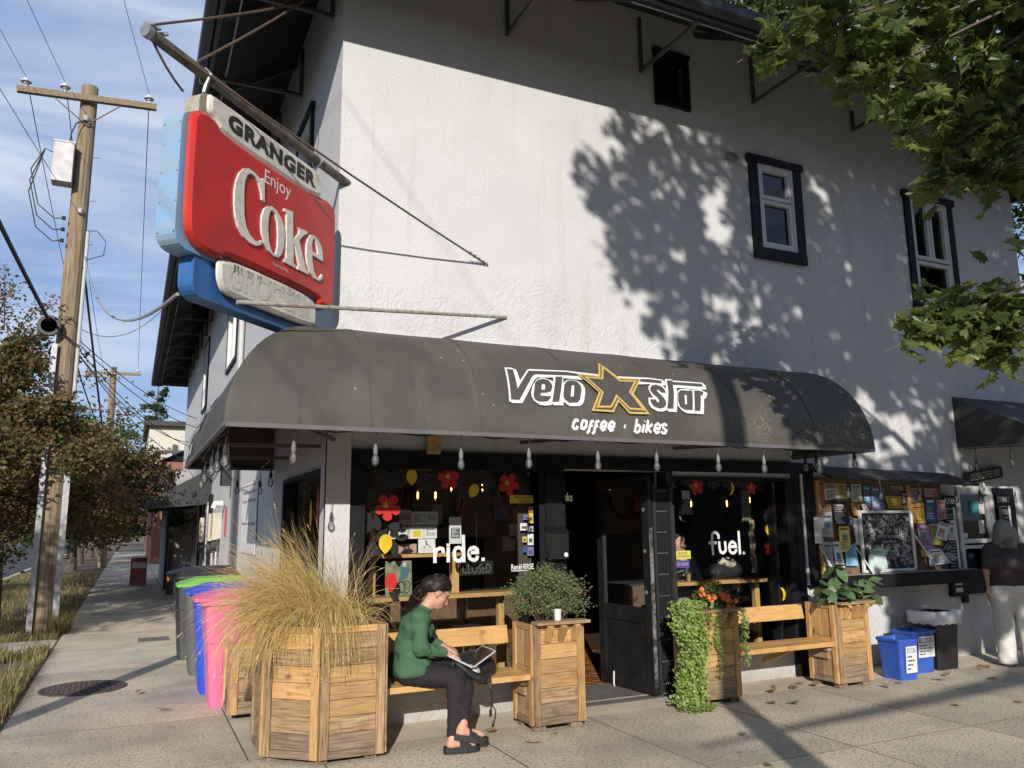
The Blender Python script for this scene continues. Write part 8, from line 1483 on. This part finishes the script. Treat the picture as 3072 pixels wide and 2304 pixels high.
rectst(win2, 4.845, 1.238, 5.086, 1.317, flat('st_yellow', (.68, .60, .10), .5), lines=[('BE KIND', .36, .55, .84, .86), ('LOOK BEHIND', .24, .16, .96, .48)])
m = MB(); m.stroke([(4.872+.017*math.cos(a), 1.279+.022*math.sin(a)) for a in np.linspace(0, 6.28, 14)], .004, GLF, .007); m.stroke([(4.861, 1.272), (4.866, 1.267), (4.878, 1.267), (4.884, 1.272)], .003, GLF, .0072); m.build('sticker_print', INK, win2)
rectst(win2, 4.845, 1.152, 5.066, 1.224, flat('st_blue', (.05, .07, .30), .5), tm=flat('st_red', (.6, .25, .25), .5), lines=[('FIXED GEAR', .05, .3, .95, .72)])
rectst(win1, 3.09, 1.785, 3.328, 1.858, VY, lines=[('BRING AWAY WITH', .24, .56, .93, .86), ('Turbocats', .38, .12, .84, .46)])
m = MB(); add_text(m, GLF, 'RenéHERSE', .004, fit=(3.10, 1.195, 3.325, 1.245), bold=.02); m.build('sticker_print', LW, win1); m = MB(); m.poly([[(3.10, 1.182), (3.27, 1.182), (3.27, 1.189), (3.10, 1.189)]], GLF, 0, .004); m.build('sticker_print', LW, win1)
m = MB(); m.bb((3.20, 6.62, .40), (3.335, 6.64, 2.05)); m.build('inner_jamb', flat('jamb_brown', (.075, .06, .05), .7), shop)
for (u, v, w_, h, c) in ((3.248, 1.659, .045, .045, 'indigo'), (3.319, 1.652, .05, .095, 'yellow'), (3.229, 1.573, .075, .065, 'white'), (3.323, 1.554, .045, .05, 'grey'), (3.321, 1.459, .06, .10, 'white'), (3.235, 1.461, .045, .05, 'mustard'), (3.235, 1.372, .035, .05, 'navy'), (3.317, 1.355, .065, .08, 'indigo'), (3.319, 1.73, .05, .05, 'salmon')):
    u = min(u, 3.325-w_/2); o = stick(win1, [[(u-w_/2, v-h/2), (u+w_/2, v-h/2), (u+w_/2, v+h/2), (u-w_/2, v+h/2)]], flat('paper_'+c, PC[c])); stick(win1, [[(u-w_*.3, v-h*.25), (u+w_*.3, v-h*.25), (u+w_*.3, v+h*.1), (u-w_*.3, v+h*.1)]], INK, .5)

# ================================================================== things seen inside
def inner(nm, lab, cat, loc, g=None): return thing(nm, lab, cat, loc, g)
t = inner('window_shelf', 'pine shelf unit and ledge just inside the window reading ride', 'shelf', (2.5, 6.8, .97))
board(t, 'ledge', (1.76, 6.77, .985), (3.19, 6.77, .985), .25, .035, (0, 0, 1), PINE); board(t, 'shelf', (1.86, 6.88, 1.335), (2.74, 6.88, 1.335), .22, .03, (0, 0, 1), PINE); board(t, 'upright', (1.915, 6.88, 1.0), (1.915, 6.88, 1.75), .05, .05, (0, -1, 0), PINE); board(t, 'upright', (2.66, 6.84, 1.0), (2.66, 6.84, 1.32), .07, .06, (0, -1, 0), PINE); board(t, 'leg', (1.85, 6.86, .02), (1.85, 6.86, .96), .06, .06, (0, -1, 0), PINE); board(t, 'leg', (3.12, 6.86, .02), (3.12, 6.86, .96), .06, .06, (0, -1, 0), PINE)
MG = 'magazines on the rack inside the ride window'
for i, (x0, x1, z0, z1, y, c, lb) in enumerate(((2.17, 2.28, 1.60, 1.735, 6.93, 'cream', 'patterned magazine headed RAD on the top row'), (2.285, 2.405, 1.60, 1.72, 6.93, 'white', 'pale magazine in the middle of the top row'), (2.41, 2.535, 1.60, 1.72, 6.93, 'white', 'pale magazine at the end of the top row'), (2.06, 2.25, 1.48, 1.585, 6.89, 'white', 'plain white booklet at the start of the middle row'), (2.255, 2.385, 1.48, 1.59, 6.89, 'white', 'white booklet with yellow picture in the middle row'), (2.39, 2.51, 1.48, 1.59, 6.89, 'white', 'white booklet with small print at the end of the middle row'), (2.32, 2.478, 1.355, 1.475, 6.84, 'white', 'white book with bicycle drawing on the shelf'), (2.14, 2.305, 1.355, 1.435, 6.85, 'tan', 'brown parcel lying on the shelf'), (2.61, 2.725, 1.43, 1.668, 6.83, 'white', 'tall black and white menu card in the rack'))):
    t = thing('magazine', lb+' behind glass', 'magazine', ((x0+x1)/2, y, z0), MG); m = MB(); m.add([(x0, y, z0), (x1, y, z0), (x1+.01, y+.03, z1), (x0+.01, y+.03, z1), (x0, y+.012, z0), (x1, y+.012, z0), (x1+.01, y+.042, z1), (x0+.01, y+.042, z1)], [(0, 1, 2, 3), (4, 7, 6, 5), (0, 4, 5, 1), (3, 2, 6, 7), (0, 3, 7, 4), (1, 5, 6, 2)]); m.build('cover', flat('paper_'+c, PC[c]), t)
    fr = T2W((x0, y-.001, z0), (x1-x0, 0, 0), (.01, .03, z1-z0), (0, -1, 0))
    if i == 0: m = MB(); add_text(m, fr, 'RAD', .001, fit=(.1, .35, .9, .7), bold=.03); m.build('title', INK, t)
    elif i == 4: m = MB(); m.poly([[(.2, .15), (.8, .15), (.8, .65), (.2, .65)]], fr, 0, .001); m.build('picture', VY, t)
    elif i == 6: m = MB(); [m.stroke([(cx+.13*math.cos(a), .3+.17*math.sin(a)) for a in np.linspace(0, 6.28, 14)], .02, fr, .001+.0003*cx) for cx in (.3, .68)]; m.stroke([(.3, .3), (.45, .6), (.62, .6), (.68, .3)], .03, fr, .0016); m.stroke([(.42, .9), (.5, .55)], .09, fr, .0018); m.build('drawing', INK, t)
    elif i == 8: m = MB(); m.poly([[(.12, .2), (.88, .2), (.88, .6), (.12, .6)]], fr, 0, .001); m.build('panel', INK, t); paper_lines(fr, .2, .24, .8, .58, 7, 'menu_lines', t, PAPER, .0018)
    elif i not in (3, 7): paper_lines(fr, .15, .2, .85, .8, 4, 'title', t, INK, .001, sd_=i)
t = inner('poster', 'framed photo poster of a cyclist on the window ledge', 'poster', (2.12, 6.75, 1.003)); fr = T2W((2.0, 6.755, 1.004), (.236, 0, 0), (0, .02, .29), (0, -1, 0)); m = MB(); m.poly([[(0, 0), (1, 0), (1, 1), (0, 1)]], fr, .01, -.01); m.build('print', mat('poster_print', (.34, .32, .24), (.12, .15, .08), .5, scale=14), t)
m = MB(); [m.stroke([(cx+.11*math.cos(a), .25+.17*math.sin(a)) for a in np.linspace(0, 6.28, 14)], .03, fr, .002+.0003*cx) for cx in (.6, .82)]; m.build('bicycle_shape', DARK, t); m = MB(); m.poly([[(.5, .45), (.85, .5), (.9, .8), (.6, .85)]], fr, 0, .0026); m.build('rider_shape', flat('jersey_teal', (.05, .16, .18), .6), t); m = MB(); m.poly([rot2(LEM, (.72, .9), 0, .09, .07)], fr, 0, .003); m.build('helmet_shape', flat('helmet_pale', (.5, .5, .55), .5), t)
t = inner('window_bar', 'pine window bar counter behind the window reading fuel', 'counter', (5.5, 6.78, .98)); board(t, 'top', (4.86, 6.78, .985), (6.22, 6.78, .985), .26, .035, (0, 0, 1), PINE); board(t, 'leg', (4.92, 6.86, .02), (4.92, 6.86, .965), .06, .06, (0, -1, 0), PINE); board(t, 'leg', (6.16, 6.86, .02), (6.16, 6.86, .965), .06, .06, (0, -1, 0), PINE)
t = inner('iced_coffee', 'plastic cup of iced coffee on the fuel window bar', 'cup', (5.19, 6.75, 1.003)); m = MB(); m.lathe([(.0, 0), (.03, 0), (.038, .075), (0, .076)], 16, (5.19, 6.75, 1.004)); m.build('coffee', flat('milky_coffee', (.45, .27, .13), .5), t); m = MB(); m.lathe([(.031, 0), (.043, .115), (.045, .118), (.0, .125)], 16, (5.19, 6.75, 1.004)); m.build('cup', glassmat('clear_plastic', (.85, .87, .87)), t)
t = inner('bag', 'dark bag topped with patterned scarf on the fuel window bar', 'bag', (5.7, 6.80, 1.003)); surf_obj('bag', [('e', (5.70, 6.82, 1.06), (.24, .09, .06), None), ('e', (5.62, 6.82, 1.10), (.14, .08, .07), None), ('e', (5.82, 6.82, 1.10), (.12, .08, .08), None)], BAGM, t, h=.01, k_=.05); surf_obj('scarf', [('e', (5.70, 6.78, 1.18), (.10, .05, .05), None), ('e', (5.77, 6.78, 1.16), (.07, .05, .05), None)], mat('patterned_scarf', (.50, .44, .32), (.10, .09, .08), .85, scale=18, contrast=(.45, .55)), t, h=.008, k_=.04)
t = inner('hanging_pouch', 'grey and shiny blue pouch hanging inside the fuel window', 'pouch', (5.17, 6.72, 1.6)); surf_obj('pouch', [('c', (5.175, 6.72, 1.82), (5.17, 6.72, 1.70), .035, .075), ('e', (5.17, 6.72, 1.67), (.095, .02, .075), None)], flat('pouch_grey', (.22, .19, .20), .6), t, h=.008, k_=.03, cut=lambda x, y, z: np.abs(y-6.72)-.022); m = MB(); m.poly([[(5.085, 1.675), (5.255, 1.675), (5.235, 1.62), (5.17, 1.597), (5.105, 1.62)]], lambda u, v, n=0: V(u, 6.693, v), .002, 0); m.build('shiny_base', flat('holographic_blue', (.25, .45, .65), .15, metal=.6), t); m = MB(); m.bb((5.12, 6.70, 1.83), (5.22, 6.705, 1.92)); m.build('tag', PAPER, t); m = MB(); m.tube([(5.17, 6.72, 1.9), (5.17, 6.72, 2.79)], .003, 4); m.build('cord', DARK, t)
for i, (x, z) in enumerate(((5.698, 1.80), (6.21, 1.806), (6.55, 1.846), (2.498, 1.885), (2.679, 1.886), (2.845, 1.966), (3.182, 1.969), (4.1, 2.0))):
    y = 7.3 if x > 4.5 else 7.4
    t = thing('pendant_lamp', 'lit filament pendant lamp inside, hanging behind the %s' % ['pouch', 'yellow crescent sticker', 'window edge near the tassel', 'magazine rack', 'round black shade', 'upper red flower', 'yellow lemon slice', 'open doorway'][i], 'lamp', (x, y, z-.06), 'lit filament lamps inside the shop'); m = MB(); m.lathe([(0, 0), (.025, .02), (.03, .045), (.016, .09), (.014, .1)], 12, (x, y, z-.05)); m.build('bulb', glassmat('amber_bulb', (.95, .8, .5)), t, smooth=True); m = MB(); m.tube([(x, y, z-.03), (x, y, z+.03)], .0075, 6); m.build('filament', MATS.get('filament_glow') or emit('filament_glow', (1.0, .62, .25), 9), t); m = MB(); m.lathe([(.016, 0), (.02, .02), (.012, .05), (0, .05)], 10, (x, y, z+.05)); m.build('socket', DARK, t); m = MB(); m.tube([(x, y, z+.09), (x, y, 2.795)], .004, 5); m.build('cord', DARK, t)
t = inner('pegboard', 'pale pegboard with tools inside behind the ride window', 'pegboard', (2.5, 9.0, 1.3)); m = MB(); m.bb((1.9, 9.0, 1.45), (4.0, 9.03, 2.3)); m.build('panel', mat('pegboard_tan', (.15, .11, .07), (.03, .025, .02), .8, scale=38, contrast=(.36, .40)), t)
for i, (x, z) in enumerate(((2.1, 1.6), (2.3, 1.7), (2.9, 1.55), (3.2, 1.62), (3.5, 1.7))): m = MB(); m.bb((x, 8.93, z), (x+.12, 8.99, z+.22)); m.build('tool', flat('tool_%d' % (i % 3), [(.3, .3, .3), (.35, .05, .04), (.05, .1, .2)][i % 3], .5), t)
for i, (x, z, r_) in enumerate(((2.55, 1.95, .30), (3.25, 1.9, .32), (2.0, 2.0, .26))):
    t = thing('display_wheel', 'spare bicycle wheel hanging on the pegboard, %s' % ['middle one', 'one nearest the doorway', 'one nearest the corner'][i], 'wheel', (x, 8.9, z-r_), 'wheels on the pegboard'); m = MB(); m.tube([(x+r_*math.cos(a), 8.93, z+r_*math.sin(a)) for a in np.linspace(0, 6.283, 29)], .016, 6); m.build('tyre', TYR, t); m = MB(); m.tube([(x+r_*.94*math.cos(a), 8.93, z+r_*.94*math.sin(a)) for a in np.linspace(0, 6.283, 29)], .008, 5); m.build('rim', GALV, t)
t = inner('cabinet', 'brown plywood cabinet inside below the window ledge', 'cabinet', (2.7, 7.9, 0)); PLY = wood('plywood', (.17, .09, .04), (.12, .06, .025), (.15, .08, .035)); 
for x in (1.8, 2.45, 3.1): board(t, 'door', (x+.3, 7.6, .05), (x+.3, 7.6, .9), .62, .02, (0, -1, 0), PLY)
m = MB(); m.bb((1.75, 7.62, .02), (3.75, 8.1, .92)); m.build('carcass', IW, t)
for i, x in enumerate((2.25, 2.95)):
    t = thing('stool', 'black bar stool inside %s' % ['behind the seated person', 'behind the herb planter'][i], 'stool', (x, 7.2, .012), 'bar stools behind the ride window'); m = MB(); m.lathe([(0, 0), (.16, 0), (.17, .015), (.16, .035), (0, .035)], 16, (x, 7.2, .62)); m.build('seat', DARK, t)
    for a in (.8, 2.4, 3.9, 5.5): m = MB(); m.tube([(x+.1*math.cos(a), 7.2+.1*math.sin(a), .62), (x+.2*math.cos(a), 7.2+.2*math.sin(a), .015)], .011, 6); m.build('leg', DARK, t)
t = inner('closed_sign', 'dark sign reading CLOSED hanging inside the ride window', 'sign', (2.75, 6.7, 1.15)); m = MB(); m.bb((2.66, 6.70, 1.155), (2.98, 6.71, 1.275)); m.build('panel', VB, t); m = MB(); add_text(m, lambda u, v, n=0: V(u, 6.698, v), 'CLOSED', 0, fit=(2.68, 1.17, 2.96, 1.25)); m.build('lettering', flat('dim_grey', (.12, .11, .11), .7), t); m = MB(); m.tube([(2.82, 6.705, 1.275), (2.82, 6.705, 2.09)], .002, 4); m.build('cord', DARK, t)
t = inner('display_wheel', 'bicycle wheel hanging in the doorway below a red sign', 'wheel', (4.05, 8.2, 1.6)); m = MB(); m.tube([(4.05+.33*math.cos(a), 8.2, 1.95+.33*math.sin(a)) for a in np.linspace(0, 6.283, 33)], .018, 6); m.build('tyre', flat('tan_tyre', (.18, .11, .06), .7), t); m = MB(); m.tube([(4.05, 8.2, 2.28), (4.05, 8.2, 2.8)], .004, 4); m.build('hanger', DARK, t)
t = inner('plywood_panel', 'tall brown plywood panel with notices inside the doorway', 'panel', (4.3, 9.2, 0)); board(t, 'panel', (4.35, 9.2, .6), (4.35, 9.2, 1.95), .75, .02, (0, -1, 0), PLY)
for x, z, c in ((4.2, 1.72, 'indigo'), (4.45, 1.7, 'rose'), (4.4, 1.5, 'white'), (4.3, 1.35, 'cream')): m = MB(); m.bb((x-.09, 9.17, z-.08), (x+.09, 9.18, z+.1)); m.build('notice', flat('paper_'+c, PC[c]), t)
t = inner('sign', 'dim green cold drink sign high inside the doorway', 'sign', (5.2, 9.6, 1.9)); m = MB(); m.bb((4.9, 9.6, 1.86), (5.5, 9.63, 2.06)); m.build('panel', VB, t); m = MB(); add_text(m, lambda u, v, n=0: V(u, 9.595, v), 'cold * drinks', 0, fit=(4.93, 1.9, 5.47, 2.02)); m.build('lettering', emit('dim_sign_glow', (.42, .46, .28), .5), t)
t = inner('stroller', 'dark folding stroller standing just inside the doorway', 'stroller', (4.25, 7.9, .012)); 
for a, b in (((4.05, 7.8, .12), (4.45, 7.9, .75)), ((4.42, 7.8, .12), (4.15, 7.9, .55)), ((4.15, 7.9, .55), (4.45, 7.95, .95))): m = MB(); m.tube([a, b], .014, 6); m.build('frame_tube', GALV, t)
for p in ((4.05, 7.8), (4.42, 7.8), (4.3, 8.1)): m = MB(); m.lathe([(0, -.02), (.09, -.02), (.1, 0), (.09, .02), (0, .02)], 16, (*p, .115), Matrix(((1, 0, 0), (0, 0, 1), (0, 1, 0)))); m.build('wheel', TYR, t)
surf_obj('seat_fabric', [('e', (4.25, 7.95, .42), (.16, .14, .10), None), ('e', (4.32, 8.03, .62), (.13, .08, .18), None)], BAGM, t, h=.015, k_=.06)
t = inner('tassel', 'grey macrame tassel and scarf hanging inside the fuel window', 'textile', (6.0, 6.75, 1.1)); m = MB()
for i in range(9): m.tube([(5.95+i*.012, 6.75, 1.93), (5.945+i*.014, 6.75, 1.6+.01*(i % 3))], .005, 4, False)
m.build('fringe', flat('macrame', (.30, .27, .22), .9), t); m = MB(); m.add([(6.0+.07*(k_ % 2)+.01*math.sin(k_), 6.72+.01*math.sin(k_*1.7), 1.62-.07*(k_//2)) for k_ in range(18)], [(2*i, 2*i+1, 2*i+3, 2*i+2) for i in range(8)]); m.build('scarf', mat('patterned_scarf', (.5, .44, .32), (.1, .09, .08), .85, scale=18), t)
